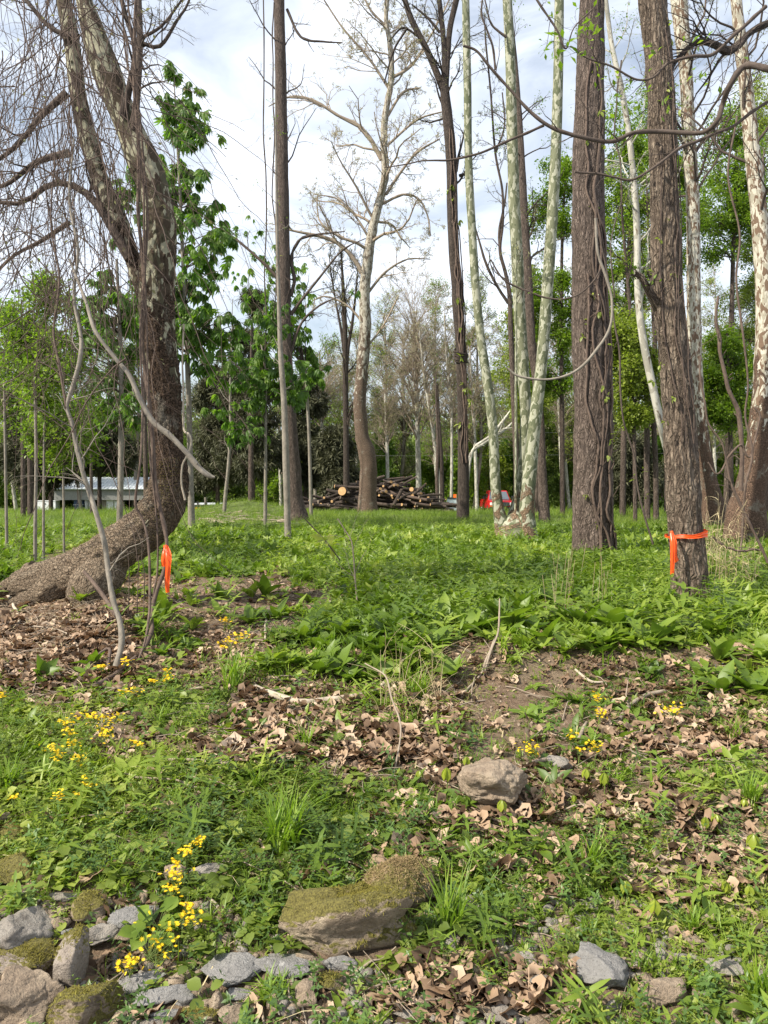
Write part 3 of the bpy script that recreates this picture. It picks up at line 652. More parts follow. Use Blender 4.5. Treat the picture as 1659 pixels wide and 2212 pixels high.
# straight dark tree left of the centre and the pale slim stem in front of it
tree('forest_tree', 'tall straight brown-barked tree left of centre with two long vines hanging beside it', 'tree', [[(640, 1124, 58), (634, 1080, 42), (632, 1010, 35), (624, 878, 28), (614, 713, 28), (613, 600, 29), (611, 450, 26), (609, 300, 25), (606, 150, 24), (603, 0, 22), (602, -80, 20)]], B_dark, 23, ext=5, k=24, n=160, disp=furrow_disp(.012, 9, .12),
     limbs=[[(628, 640, 9), (637, 600, 7), (628, 560, 6), (650, 515, 5), (700, 505, 4), (745, 500, 2)], [(628, 680, 9), (650, 650, 6), (690, 600, 5), (740, 540, 3), (790, 515, 2)], [(626, 770, 8), (650, 700, 5), (690, 660, 4), (735, 640, 2)], [(600, 600, 8), (560, 560, 6), (500, 510, 5), (440, 480, 3)], [(620, 20, 6), (650, 80, 5), (700, 90, 4), (740, 92, 2)]],
     auto=[dict(n=15, t0=.4, t1=.98, ang=.9, L=2.2, up=.03, rr=.16, wig=.22), dict(n=5, ang=.8, L=.4, rmin=.005), dict(n=3, ang=.8, L=.5, rmin=.004)], branch_bark=B_twig)
tree('forest_tree', 'slim pale-barked tree standing just in front of the straight dark tree left of centre', 'tree', [[(622, 1176, 16), (621, 1120, 14), (618, 1010, 15), (614, 878, 13), (606, 760, 11), (602, 640, 8), (598, 480, 6), (596, 300, 4)]], B_grey, 13.6, ext=1, k=12, flare=.3,
     auto=[dict(n=9, t0=.3, t1=.95, ang=.8, L=.7, rr=.3), dict(n=4, ang=.8, L=.5)], crown=dict(style='fine', n=2, size=.035, mat=M_fine))
tree('sycamore_tree', 'large crooked sycamore in the middle, standing in front of the log pile', 'tree', [[(794, 1108, 50), (794, 1085, 42), (795, 1040, 39), (796, 1010, 38), (792, 977, 37), (782, 940, 31), (777, 878, 28), (781, 812, 27), (789, 713, 26), (787, 640, 24), (792, 580, 23), (800, 520, 21), (811, 470, 19), (823, 420, 17), (832, 375, 17), (829, 310, 15), (832, 250, 14), (845, 170, 12), (843, 100, 11), (834, 40, 9), (840, -30, 8)]],
     B_syc_c, 33, ext=3, k=24, n=150, disp=plate_disp(.02, .06), flare=.35,
     limbs=[[(786, 597, 11), (765, 560, 9), (730, 525, 8), (690, 510, 7), (640, 500, 5), (600, 490, 3)], [(824, 345, 10), (800, 300, 9), (770, 268, 8), (730, 250, 6), (680, 218, 6), (628, 208, 4), (580, 230, 2)], [(834, 420, 7), (860, 380, 6), (900, 330, 5), (950, 300, 3)], [(843, 170, 7), (890, 140, 6), (940, 60, 4), (980, -20, 3)],
            [(845, 200, 6), (800, 130, 5), (740, 60, 4), (700, 0, 3)], [(828, 440, 6), (870, 420, 5), (905, 430, 4), (925, 470, 3), (930, 510, 2)], [(832, 260, 6), (870, 200, 5), (905, 190, 3)], [(800, 520, 6), (770, 470, 4), (730, 430, 3), (680, 420, 2)], [(790, 640, 6), (830, 590, 5), (880, 560, 3), (930, 560, 2)], [(838, 60, 5), (800, 20, 4), (770, -40, 3)], [(830, 320, 6), (900, 260, 4), (960, 240, 3)], [(786, 700, 6), (750, 660, 4), (700, 640, 3), (660, 660, 2)], [(785, 760, 5), (830, 700, 4), (860, 640, 3)]],
     auto=[dict(n=24, t0=.42, t1=.99, ang=.95, L=3.9, up=.04, rr=.35, wig=.2, rmin=.012), dict(n=9, ang=.75, L=.5, wig=.25, rmin=.009, segs=6), dict(n=6, ang=.7, L=.5, rmin=.007), dict(n=2, ang=.7, L=.5, rmin=.006)],
     crown=dict(style='bud', n=1, size=.10, mat=M_bloom), branch_bark=B_stick)
tree('forest_tree', 'slender black-barked tree with a knotted burl halfway up, forking at the top', 'tree',
     [[(1000, 1122, 28), (1001, 1060, 25), (1001, 1010, 24), (999, 900, 22), (997, 815, 22), (995, 740, 22), (990, 680, 24), (986, 600, 24), (981, 550, 23), (977, 450, 23), (975, 350, 23), (967, 250, 22), (961, 200, 20), (961, 140, 14), (957, 75, 11), (948, -10, 10)],
      [(968, 260, 10), (964, 220, 13), (952, 180, 14), (930, 125, 13), (905, 75, 12), (888, 40, 12), (872, -10, 11)], [(962, 240, 10), (963, 180, 14), (967, 120, 12), (972, 60, 12), (986, 0, 12), (996, -30, 11)]],
     B_black, 23.5, ext=2.5, k=20, n=140, disp=furrow_disp(.012, 9, .12), flare=.1, root=.05,
     limbs=[[(985, 370, 8), (990, 340, 6), (1000, 300, 4), (1010, 250, 3)], [(880, 60, 5), (850, 110, 4), (830, 180, 3)], [(950, 70, 6), (925, 40, 5), (890, 10, 3)], [(992, 380, 7), (1010, 370, 5), (1020, 330, 3)], [(905, 80, 5), (870, 60, 4), (840, 90, 3)]],
     auto=[dict(n=14, t0=.5, t1=.98, ang=.9, L=2.2, rr=.25), dict(n=7, ang=.8, L=.5, rmin=.006), dict(n=4, ang=.8, L=.5, rmin=.005)], crown=dict(style='bud', n=1, size=.06, mat=M_bud))
def burl():
    c = P(995, 768, 23.5); mb = MB(); n = 34
    C = []; Rr = []
    for i in range(n):
        a = np.linspace(0, 2*pi*rng.uniform(.7, 1.2), 18) + rng.uniform(0, 6); tl = rng.normal(0, .5); r = .20*rng.uniform(.75, 1.1)
        C.append(np.stack([r*np.cos(a), r*np.sin(a), r*.9*np.sin(a*1.0+tl)*rng.uniform(.3, 1.1) + rng.normal(0, .07)], 1) + c); Rr.append(np.full(18, rng.uniform(.015, .035)))
    tubes(mb, np.array(C), np.array(Rr), 5)
    e = tag(mb.obj('vine_burl', B_black, loc=c), 'dark knotted ball of vines round the black trunk right of the middle sycamore', 'vine knot')
burl()

dA = 14.4
tree('sycamore_tree', 'triple-stemmed young sycamore with smooth green and cream mottled bark spreading from one foot', 'tree',
     [[(1092, 1168, 60), (1086, 1140, 38), (1077, 1100, 26), (1070, 1044, 23), (1066, 944, 22), (1060, 880, 21), (1051, 812, 20), (1041, 750, 20), (1033, 680, 19), (1026, 600, 19), (1020, 500, 18), (1014, 400, 18), (1011, 300, 17), (1010, 200, 17), (1008, 100, 17), (1006, 0, 16), (1005, -80, 15)],
      [(1116, 1168, 60, 14.5), (1111, 1130, 40, 14.6), (1115, 1095, 27, 14.7), (1121, 1070, 23, 14.7), (1126, 1040, 22, 14.7), (1131, 980, 22, 14.7), (1136, 900, 24, 14.7), (1131, 815, 26, 14.7), (1127, 750, 26, 14.7), (1121, 650, 26, 14.7), (1117, 550, 26, 14.7), (1111, 450, 25, 14.7), (1108, 350, 24, 14.7), (1105, 250, 23, 14.7), (1103, 150, 22, 14.7), (1099, 60, 21, 14.7), (1094, -40, 20, 14.7)],
      [(1138, 1168, 56, 14.2), (1138, 1130, 40, 14.2), (1139, 1085, 33, 14.2), (1145, 1018, 30, 14.2), (1155, 916, 28, 14.2), (1167, 815, 25, 14.2), (1174, 740, 25, 14.2), (1184, 600, 25, 14.2), (1194, 450, 24, 14.2), (1201, 320, 23, 14.2), (1206, 150, 21, 14.2), (1208, 0, 20, 14.2), (1209, -80, 18, 14.2)], [(1113, 1172, 112), (1113, 1152, 92), (1113, 1132, 70), (1114, 1112, 30), (1114, 1104, 8)]],
     B_syc_t, dA, ext=5, k=28, n=170, disp=plate_disp(.006, .03, 0, 2.5), flare=.2, root=.12,
     limbs=[[(1094, 80, 6), (1080, 70, 5), (1060, 50, 4), (1050, 10, 3), (1040, -30, 3)]],
     auto=[dict(n=6, t0=.72, t1=.99, ang=.8, L=1.8, rr=.3), dict(n=4, ang=.8, L=.45), dict(n=3, ang=.8, L=.5)], crown=dict(style='bud', n=1, size=.05, mat=M_bud), branch_bark=B_twig)
tree('forest_tree', 'dark slanting trunk just behind the triple-stemmed sycamore', 'tree', [[(1176, 1122, 26), (1173, 1060, 21), (1170, 1000, 19), (1166, 900, 18), (1158, 815, 18), (1148, 740, 18), (1140, 600, 19), (1131, 450, 18), (1126, 330, 14), (1118, 200, 12), (1105, 60, 10), (1098, -40, 9)]], B_dark, 22, ext=3, k=16, n=90, disp=furrow_disp(.01, 9, .12),
     auto=[dict(n=20, t0=.35, t1=.97, ang=.9, L=1.8, rr=.25), dict(n=5, ang=.8, L=.5), dict(n=4, ang=.8, L=.5)], crown=dict(style='fine', n=2, size=.05, mat=M_fine))
tree('forest_tree', 'thin dark trunk with crooked upper limbs behind the left side of the triple-stemmed sycamore', 'tree', [[(1118, 1118, 17), (1116, 1000, 13), (1111, 900, 12), (1107, 800, 12), (1103, 713, 11), (1101, 640, 10), (1092, 590, 8), (1080, 540, 7), (1086, 480, 6), (1085, 410, 5), (1070, 330, 5), (1060, 200, 4), (1050, 100, 4)]], B_dark, 25, ext=1, k=12, n=90,
     limbs=[[(1098, 655, 7), (1075, 620, 6), (1050, 570, 6), (1035, 520, 4), (1020, 470, 3)], [(1082, 560, 6), (1078, 500, 5), (1090, 440, 4), (1095, 395, 3)], [(1070, 330, 5), (1090, 270, 3), (1085, 200, 3)]],
     auto=[dict(n=10, t0=.4, t1=.98, ang=.9, L=1.5, rr=.3), dict(n=5, ang=.8, L=.5, rmin=.007), dict(n=4, ang=.8, L=.5, rmin=.006)], crown=dict(style='bud', n=1, size=.07, mat=M_bud), branch_bark=B_twig)
dB = 11.1
tree('forest_tree', 'thickest straight trunk on the right half, reddish brown furrowed bark wrapped in climbing vines', 'tree', [[(1283, 1200, 98), (1282, 1160, 88), (1280, 1085, 83), (1281, 1018, 80), (1282, 916, 79), (1279, 815, 77), (1276, 750, 76), (1273, 680, 72), (1272, 600, 68), (1270, 450, 66), (1272, 300, 62), (1276, 150, 56), (1277, 60, 52), (1278, 0, 50), (1279, -90, 46)]], B_dark, dB, ext=6, k=150, n=760, disp=furrow_disp(.022, 13, .13), flare=.25, root=.15,
     auto=[dict(n=7, t0=.7, t1=.99, ang=.9, L=3., rr=.3), dict(n=5, ang=.8, L=.5), dict(n=4, ang=.8, L=.5)], crown=dict(style='fine', n=1, size=.05, mat=M_fine), branch_bark=B_twig)
tree('forest_tree', 'ridged grey trunk at right wearing the orange tape, a broken stub halfway up', 'tree', [[(1500, 1325, 92), (1494, 1290, 80), (1488, 1221, 73), (1482, 1153, 71), (1477, 1085, 71), (1473, 1018, 70), (1468, 916, 66), (1461, 815, 63), (1455, 750, 61), (1446, 670, 60), (1440, 600, 59), (1436, 450, 57), (1431, 300, 56), (1423, 150, 56), (1415, 60, 55), (1408, -10, 54), (1400, -110, 50)]], B_walnut, 6.3, ext=7, k=170, n=1000, disp=furrow_disp(.014, 24, .13), flare=.2, root=.12,
     limbs=[[(1425, 665, 26, 6.3), (1408, 640, 20, 6.25), (1393, 612, 14, 6.2), (1384, 597, 13, 6.2), (1372, 591, 11, 6.2)]],
     auto=[dict(n=6, t0=.75, t1=.99, ang=.9, L=2., rr=.3), dict(n=5, ang=.8, L=.5), dict(n=4, ang=.8, L=.5)], crown=dict(style='fine', n=1, size=.04, mat=M_fine))
tree('sycamore_tree', 'pale patchy sycamore trunk right behind the taped tree', 'tree', [[(1540, 1105, 56), (1534, 1060, 42), (1526, 1018, 36), (1518, 960, 33), (1512, 916, 31), (1507, 850, 28), (1502, 780, 28), (1500, 720, 30), (1498, 600, 29), (1497, 450, 28), (1488, 300, 28), (1481, 150, 28), (1466, 0, 34), (1460, -80, 30)]], B_syc_r, 18, ext=4, k=30, n=120, disp=plate_disp(.008, .05),
     limbs=[[(1500, 330, 8), (1530, 290, 6), (1570, 250, 5)]], auto=[dict(n=20, t0=.4, t1=.98, ang=.9, L=2.8, rr=.22), dict(n=7, ang=.8, L=.5), dict(n=5, ang=.8, L=.5)], crown=dict(style='bud', n=1, size=.06, mat=M_bud), branch_bark=B_twig)
tree('sycamore_tree', 'stout sycamore at the right edge, brown swollen foot and white patchy upper trunk', 'tree', [[(1612, 1108, 84), (1618, 1070, 68), (1629, 1018, 60), (1640, 960, 54), (1645, 916, 52), (1650, 850, 46), (1650, 800, 42), (1652, 720, 38), (1650, 600, 36), (1644, 520, 35), (1636, 430, 33), (1624, 320, 32), (1615, 220, 28), (1604, 130, 26), (1590, 0, 22), (1580, -80, 20)]], B_syc_r, 13.5, ext=4, k=40, n=150, disp=plate_disp(.008, .05),
     auto=[dict(n=20, t0=.4, t1=.98, ang=.9, L=2.4, rr=.22), dict(n=7, ang=.8, L=.5), dict(n=5, ang=.8, L=.5)], crown=dict(style='bud', n=1, size=.05, mat=M_bud), branch_bark=B_twig)
tree('sycamore_tree', 'slim white leaning sycamore stem running into view behind the taped tree', 'tree', [[(1475, 1110, 22), (1455, 1020, 19), (1438, 955, 18), (1424, 900, 17), (1409, 831, 16), (1392, 750, 16), (1381, 670, 15), (1377, 600, 14), (1375, 475, 14), (1362, 320, 12), (1344, 200, 12), (1322, 100, 10), (1309, 0, 9)]], B_syc_w, 17, ext=2, k=16, n=90,
     auto=[dict(n=20, t0=.35, t1=.98, ang=.9, L=2.0, rr=.3), dict(n=6, ang=.8, L=.5), dict(n=5, ang=.8, L=.5)], crown=dict(style='fine', n=2, size=.05, mat=M_fine))
for lab, pp in (('left of two thin dark trunks in the gap between the two thickest right-hand trunks', [(1398, 1104, 13), (1397, 1000, 12), (1398, 900, 12), (1396, 850, 12), (1380, 790, 9), (1366, 713, 8), (1355, 600, 7), (1345, 480, 5)]), ('right of two thin dark trunks in the gap between the two thickest right-hand trunks', [(1417, 1098, 12), (1416, 1000, 11), (1412, 900, 11), (1415, 760, 10), (1408, 620, 8), (1400, 480, 6)])):
    tree('forest_tree', lab, 'tree', [pp], B_dark, 23, ext=1.5, k=10, group=None, auto=[dict(n=22, t0=.3, t1=.98, ang=.9, L=2.0, rr=.4), dict(n=6, ang=.8, L=.5), dict(n=4, ang=.8, L=.5)], crown=dict(style='fine', n=3, size=.07, mat=M_yel))
# ------------------------------------------------------------------ buckeyes and other leafy trees
def crown_tree(name, label, trunk, d, bark, ells, style, mat, size, nl=14, n2=6, n3=4, lf=4, droop=0., cat='tree', group=None, k=8, n3L=.45, upw=.02, rmin=.004, r1=.35, att=.35, m2=None):
    """ells: crown lobes (cx, cy, rx, ry) in frame units at depth d"""
    g = P(trunk[0][0], trunk[0][1], d); g[2] = hgt(g[0], g[1])
    e = empty(name, g, label, cat, group); Pt, R = trunk_path(trunk, d, 40, 0, .2, .4, .3)
    mb = MB(); tubes(mb, Pt, R, k, tint=.5, cap=True); mb.obj('trunk', bark, e)
    C = []; Rr = []
    for (cx, cy, rx, ry) in ells:
        m = max(3, int(nl * rx*ry / sum(a[2]*a[3] for a in ells)))
        for i in range(m):
            v = rng.normal(size=3); v /= np.linalg.norm(v); v *= rng.uniform(.45, 1.)**.5
            tgt = P(cx + v[0]*rx, cy + v[2]*ry, d + v[1]*rx*d/F)
            want = tgt[2] - att*np.linalg.norm((tgt-P(cx, cy, d))[:2]) - .1
            j = int(np.argmin(np.abs(Pt[:, 2] - want))); s = Pt[j]
            mid = (s + tgt)/2 + [0, 0, .12*np.linalg.norm(tgt-s)] + .05*rng.normal(size=3)*np.linalg.norm(tgt-s)
            q = spline(np.array([s, mid, tgt]), 8); C.append(q); r0 = max(R[j]*r1, rmin*2); Rr.append(np.linspace(r0, rmin, 8))
    C = np.array(C); Rr = np.array(Rr); b = MB(); tubes(b, C, Rr, 4)
    L = np.linalg.norm(C[:, -1]-C[:, 0], axis=1)
    C2, R2, L2 = grow(C, Rr, n2, .2, 1., .8, np.maximum(L*(m2 or (.62 if style == 'fine' else .42)), .3), 5, .2, upw, .5, .4, rmin=rmin*.8); tubes(b, C2, R2, 3)
    C3, R3, L3 = grow(C2, R2, n3, .15, 1., .8, np.maximum(L2*(.65 if style == 'fine' else .5), .15), 3, .2, upw, .5, .4, rmin=rmin*.6); tubes(b, C3, R3, 3)
    b.obj('branches', B_stick if bark is B_syc_w else B_twig, e)
    f = MB(); foliage(f, C3, style, lf, size, droop, .1); f.obj('crown', mat, e, smooth=False)
    return e
B_cedarb = B_dark
crown_tree('buckeye_tree', 'tall buckeye with drooping five-fingered leaves behind the bent sycamore', [(414, 1143, 17), (412, 1044, 13), (408, 878, 12), (402, 713, 10), (395, 560, 8), (388, 400, 6), (380, 260, 4), (376, 160, 2)], 17.5, B_grey,
    [(378, 200, 45, 60), (385, 290, 90, 60), (370, 400, 120, 65), (440, 480, 120, 50), (400, 580, 130, 60), (370, 690, 150, 60), (460, 760, 90, 50), (260, 430, 50, 100), (450, 680, 110, 60), (410, 250, 60, 60)], 'buck', M_buck, .20, 115, 4, 2, 2, .3)
crown_tree('buckeye_tree', 'leafy buckeye at the left behind the snapped sapling, mid green palmate leaves', [(258, 1140, 14), (261, 1011, 13), (262, 845, 11), (258, 700, 9), (252, 560, 6)], 16, B_grey,
    [(250, 640, 90, 60), (230, 760, 120, 60), (250, 860, 110, 50), (180, 700, 80, 60)], 'buck', M_buck, .18, 60, 4, 2, 2, .3)
crown_tree('buckeye_tree', 'low branching buckeye right of the bent sycamore with leaves over the cedars', [(573, 1106, 8), (574, 950, 6), (573, 800, 5), (560, 720, 4)], 20, B_grey,
    [(560, 700, 80, 60), (520, 800, 90, 50), (600, 840, 80, 45), (500, 900, 80, 40), (640, 820, 60, 60)], 'buck', M_buck, .20, 50, 4, 2, 2, .3)
crown_tree('buckeye_tree', 'leafy buckeye behind the straight dark tree, level with its lower branches', [(672, 1108, 8), (668, 950, 7), (660, 800, 6)], 26, B_grey,
    [(560, 600, 50, 60), (600, 700, 60, 50), (660, 800, 70, 60), (540, 520, 40, 50)], 'buck', M_buck, .21, 38, 4, 2, 2, .3)
spl = [[(76, 1165, 8), (78, 1000, 7), (76, 850, 6), (74, 700, 4), (72, 600, 3)], [(94, 1156, 6), (95, 1000, 5), (96, 850, 4), (96, 720, 3)], [(138, 1160, 5), (137, 1044, 5), (134, 950, 4), (130, 860, 3)], [(15, 1180, 7), (12, 1000, 6), (10, 800, 5), (20, 650, 3)]]
for i, (lab, s) in enumerate(zip(('tallest grey sapling at left with bright green leaves', 'slimmer sapling close beside the tallest grey one at left', 'short thin sapling in front of the metal-roofed shed', 'leafy sapling at the left edge'), spl)):
    top = s[-1]
    crown_tree('sapling', lab, s, 9.0 + i*.9, B_grey, [(top[0]+10, top[1]+90, 75, 80), (top[0]+25, min(top[1]+190, 930), 95, 55)], 'fine', M_fine, .06, 30, 6, 5, 6, group='saplings at the left')
# bright fine-leaved trees on the right
RT = [('tall bright green elm-like tree between the thickest trunk and the taped tree', [(1345, 1100, 14), (1348, 900, 12), (1352, 700, 10), (1360, 500, 8), (1368, 350, 4)], 26, [(1370, 380, 80, 60), (1340, 470, 90, 60), (1370, 560, 80, 50), (1330, 300, 50, 60), (1350, 650, 60, 50)], M_fine),
      ('dense bright green crown filling the upper right corner behind the patchy sycamore', [(1570, 1100, 16), (1575, 900, 13), (1580, 700, 11), (1585, 500, 8), (1590, 330, 4)], 27, [(1570, 430, 100, 60), (1600, 340, 80, 50), (1530, 520, 80, 50), (1640, 450, 70, 80), (1560, 270, 50, 50)], M_fine),
      ('light green tree right of the triple-stemmed sycamore, leaves reaching between its stems', [(1215, 1105, 12), (1214, 900, 10), (1212, 700, 8), (1215, 500, 6), (1222, 380, 3)], 28, [(1195, 380, 50, 50), (1190, 470, 60, 50), (1170, 620, 80, 45), (1215, 700, 60, 60), (1190, 800, 60, 50)], M_fine),
      ('yellow-green young tree low in the gap beside the thickest trunk', [(1372, 1105, 9), (1370, 950, 8), (1365, 800, 6), (1362, 740, 4)], 22, [(1360, 790, 70, 50), (1380, 860, 60, 60), (1340, 720, 60, 50)], M_yel),
      ('bright green tree at right between the two patchy sycamores', [(1580, 1100, 11), (1578, 950, 10), (1572, 800, 8), (1570, 720, 4)], 25, [(1570, 780, 60, 60), (1590, 880, 60, 60), (1540, 850, 50, 50)], M_fine)]
RT += [('airy light green tree high behind the taped tree', [(1440, 1100, 12), (1442, 850, 10), (1445, 600, 8), (1448, 400, 6), (1452, 260, 3)], 30, [(1450, 330, 70, 60), (1470, 440, 70, 60), (1420, 560, 70, 50), (1400, 240, 50, 50)], M_fine),
 ('yellow-green airy tree at the far right behind the stout sycamore', [(1655, 1100, 12), (1652, 850, 10), (1648, 600, 8), (1645, 350, 4)], 32, [(1640, 560, 70, 60), (1630, 660, 70, 60), (1650, 230, 60, 60), (1600, 760, 60, 50)], M_yel),
 ('small leafy tree showing between the stems of the triple sycamore', [(1160, 1105, 9), (1158, 900, 8), (1155, 700, 6), (1150, 600, 3)], 30, [(1135, 700, 50, 45), (1165, 620, 50, 40), (1150, 860, 60, 60), (1100, 790, 40, 50)], M_yel)]
for lab, t, d, el, m in RT: crown_tree('leafy_tree', lab, t, d, B_dark, el, 'fine', m, .105, 70, 7, 6, 8, group='bright leafy trees at the right')

# ================================================================== FAR BACKGROUND
def round_spring():
    crown_tree('sycamore_tree', 'round twiggy far tree in pale spring buds behind the log pile', [(905, 1095, 13), (903, 980, 11), (900, 870, 9), (897, 780, 6), (895, 700, 4)], 52, B_syc_w, [(895, 640, 85, 80), (850, 730, 75, 80), (950, 720, 80, 90), (900, 800, 110, 70)], 'bud', M_bloom, .07, 85, 8, 7, 1, rmin=.010, upw=.2, att=1.25, m2=.6)
    far = [('white-stemmed far tree leaning left behind the right end of the log pile', [(952, 1085, 7), (944, 1000, 7), (930, 900, 6), (915, 800, 5), (905, 700, 3)], [(915, 760, 60, 90), (935, 860, 50, 50)], M_bloom),
           ('white-stemmed far tree with upright twigs between the log pile and the black trunk', [(975, 1085, 7), (976, 980, 6), (975, 880, 6), (965, 780, 4), (960, 680, 3)], [(965, 740, 50, 90), (985, 850, 40, 60)], M_bud),
           ('pale many-branched far tree left of the triple-stemmed sycamore', [(1030, 1085, 8), (1026, 960, 7), (1020, 860, 6), (1015, 760, 4)], [(1035, 780, 70, 90), (1010, 880, 60, 60)], M_bud),
           ('pale twiggy far tree seen between the stems of the triple sycamore', [(1150, 1085, 7), (1152, 960, 7), (1142, 850, 5), (1135, 760, 3)], [(1100, 790, 60, 80), (1080, 880, 60, 60)], M_yel),
           ('grey far tree with ascending twigs between the triple sycamore and thickest trunk', [(1215, 1085, 8), (1210, 950, 7), (1205, 850, 5), (1200, 750, 3)], [(1200, 760, 50, 100), (1215, 880, 45, 60)], M_bud),
           ('dull green far tree directly behind the middle sycamore', [(838, 1085, 8), (836, 960, 7), (832, 850, 5)], [(850, 850, 50, 70), (815, 900, 50, 60)], M_bud),
           ('hazy budding far tree left of the middle sycamore', [(700, 1085, 8), (697, 960, 7), (692, 850, 5)], [(690, 850, 50, 60), (720, 800, 60, 60)], M_bud)]
    for lab, t, el, m in far: crown_tree('sycamore_tree', lab, t, 50, B_syc_w, el, 'bud', m, .08, 40, 8, 7, 1, rmin=.010, upw=.18, att=1.2, m2=.6, group='pale trees in the distance')
round_spring()
def haze_trees():
    L = [(20, 640), (95, 690), (170, 660), (245, 700), (300, 640), (440, 760), (600, 640), (690, 700), (735, 770), (770, 690), (830, 610), (870, 690), (940, 600), (985, 650), (1035, 590), (1075, 660), (1120, 560), (1165, 640), (1215, 560), (1250, 650), (1330, 600), (1385, 500), (1430, 560), (1500, 640), (1545, 540), (1600, 600), (1650, 560)]
    mats = [M_yel, M_bloom, M_fine, M_bud, M_yel]
    for i, (x, top) in enumerate(L):
        if 1070 < x < 1112: x = 1140
        d = 58 + (i*7 % 12); m = mats[i % 5] if x > 600 else [M_fine, M_yel, M_deep][i % 3]; st = 'bud' if m in (M_bloom, M_bud) else 'fine'
        b = 1050 + F*2.2/d; w = 55 + (i*13 % 25); h = b - top
        e = crown_tree('woodland_tree', 'x', [(x+rng.uniform(-18, 18), b, 8), (x+rng.uniform(-8, 8), b-h*.3, 7), (x+rng.uniform(-6, 6), b-h*.6, 5), (x, b-h*.85, 3)], d, B_syc_w if i % 3 == 0 else B_grey, [(x, top+h*.17, w*.7, h*.17), (x-10, top+h*.38, w, h*.2), (x+12, top+h*.6, w*.9, h*.2)], st, m, .10 if st == 'bud' else .12, 50, 10, 8, 2 if st == 'bud' else 3, rmin=.014, upw=.14, att=.9, group='tall hazy trees at the back')
        WT.append((e, x, 'pale budding' if m in (M_bloom, M_bud) else ('yellow-green' if m is M_yel else 'leafy green')))
    rank(WT, '{g} tall tree in the hazy back row, {w} of its kind')
WT = []
haze_trees()
tree('forest_tree', 'dark bare tree with forking upright twigs left of the middle sycamore', 'tree', [[(748, 1090, 15), (748, 1000, 13), (747, 900, 12), (746, 800, 12), (745, 713, 11), (742, 640, 8), (738, 560, 4)], [(748, 800, 9), (752, 750, 8), (762, 690, 6), (770, 620, 4)], [(745, 780, 8), (738, 720, 6), (725, 650, 4), (715, 590, 3)]], B_black, 38, ext=1., k=12, n=70,
     auto=[dict(n=14, t0=.3, t1=.98, ang=.45, L=2.6, rr=.35, rmin=.014, up=.1), dict(n=6, ang=.5, L=.5, rmin=.011, up=.1), dict(n=4, ang=.6, L=.5, rmin=.009)], crown=dict(style='bud', n=1, size=.08, mat=M_bud), root=.1)
ced = [('dark conical cedar behind the straight dark tree', [(545, 1092, 12), (545, 900, 9), (545, 700, 4), (545, 620, 2)], [(545, 660, 22, 50), (543, 760, 50, 60), (545, 870, 70, 70), (545, 980, 80, 60)]),
       ('brownish cedar right of the bent sycamore above the orange barrel', [(470, 1092, 10), (470, 900, 7), (470, 800, 3)], [(470, 860, 50, 60), (468, 960, 65, 60), (465, 1030, 60, 30)]),
       ('dull cedar between the straight dark tree and the log pile', [(660, 1092, 10), (662, 950, 7), (665, 830, 3)], [(662, 880, 45, 70), (655, 980, 60, 60), (700, 1010, 50, 40)]),
       ('dark cedar left of the middle sycamore, lower than its neighbours', [(725, 1090, 9), (725, 1000, 6), (725, 930, 2)], [(725, 980, 40, 50), (735, 1040, 45, 30)]),
       ('shadowy cedar filling the gap left of the taped tree', [(1370, 1092, 10), (1370, 1000, 7), (1368, 940, 3)], [(1365, 990, 50, 45), (1400, 1040, 50, 35), (1345, 1050, 40, 30)]),
       ('cedar above the metal-roofed shed at the left', [(215, 1092, 10), (215, 950, 7), (215, 860, 3)], [(215, 930, 50, 50), (190, 990, 60, 30), (260, 985, 50, 35)]),
       ('dark cedar at the far left edge', [(55, 1092, 11), (55, 950, 8), (55, 830, 3)], [(55, 890, 45, 60), (50, 990, 65, 60)]),
       ('brown cedar left of the shed beyond the saplings', [(110, 1092, 10), (110, 950, 7), (112, 860, 3)], [(110, 930, 40, 50), (125, 1010, 50, 40)])]
for i, (lab, t, el) in enumerate(ced): crown_tree('cedar_tree', lab, t, 42 + 3*(i % 3), B_dark, el, 'cedar', M_cedar, .42, 80, 7, 4, 3, .1, rmin=.012, upw=-.02, group='cedars along the back', n3L=.3)
poles = [('slim pale crooked trunk in front of the brownish cedar', [(484, 1112, 9), (488, 1060, 8), (493, 1011, 7), (498, 930, 6), (497, 850, 5), (500, 760, 3)], B_grey, 30),
         ('reddish trunk in front of the conical cedar', [(542, 1108, 13), (542, 1000, 11), (543, 900, 10), (543, 800, 7)], B_dark, 33),
         ('pair-like dark trunk at the far left, nearer the edge', [(50, 1110, 11), (50, 1000, 10), (49, 900, 9), (48, 780, 7)], B_dark, 26), ('dark trunk at the far left beside the tallest sapling', [(66, 1108, 13), (65, 1000, 12), (64, 900, 11), (64, 760, 8)], B_dark, 28),
         ('thin dark trunk seen over the shed roof', [(198, 1100, 8), (197, 1000, 7), (197, 860, 6)], B_dark, 30), ('dark trunk in the shade right of the bent sycamore', [(316, 1105, 12), (314, 980, 10), (312, 860, 8)], B_dark, 32),
         ('thin trunk behind the log pile, left of the black burled trunk', [(945, 1085, 8), (944, 1030, 8), (946, 960, 7), (943, 880, 5)], B_dark, 46), ('thick bare trunk behind the right end of the log pile', [(955, 1092, 11), (955, 1040, 9), (953, 980, 8), (948, 900, 6)], B_black, 46)]
for lab, t, b, d in poles: tree('forest_tree', lab, 'tree', [t], b, d, ext=2, k=8, n=30, root=.2, auto=[dict(n=7, t0=.3, t1=.98, ang=.8, L=1.5, rr=.3, rmin=.008), dict(n=4, ang=.8, L=.5, rmin=.006)], group='slim trunks at the back')
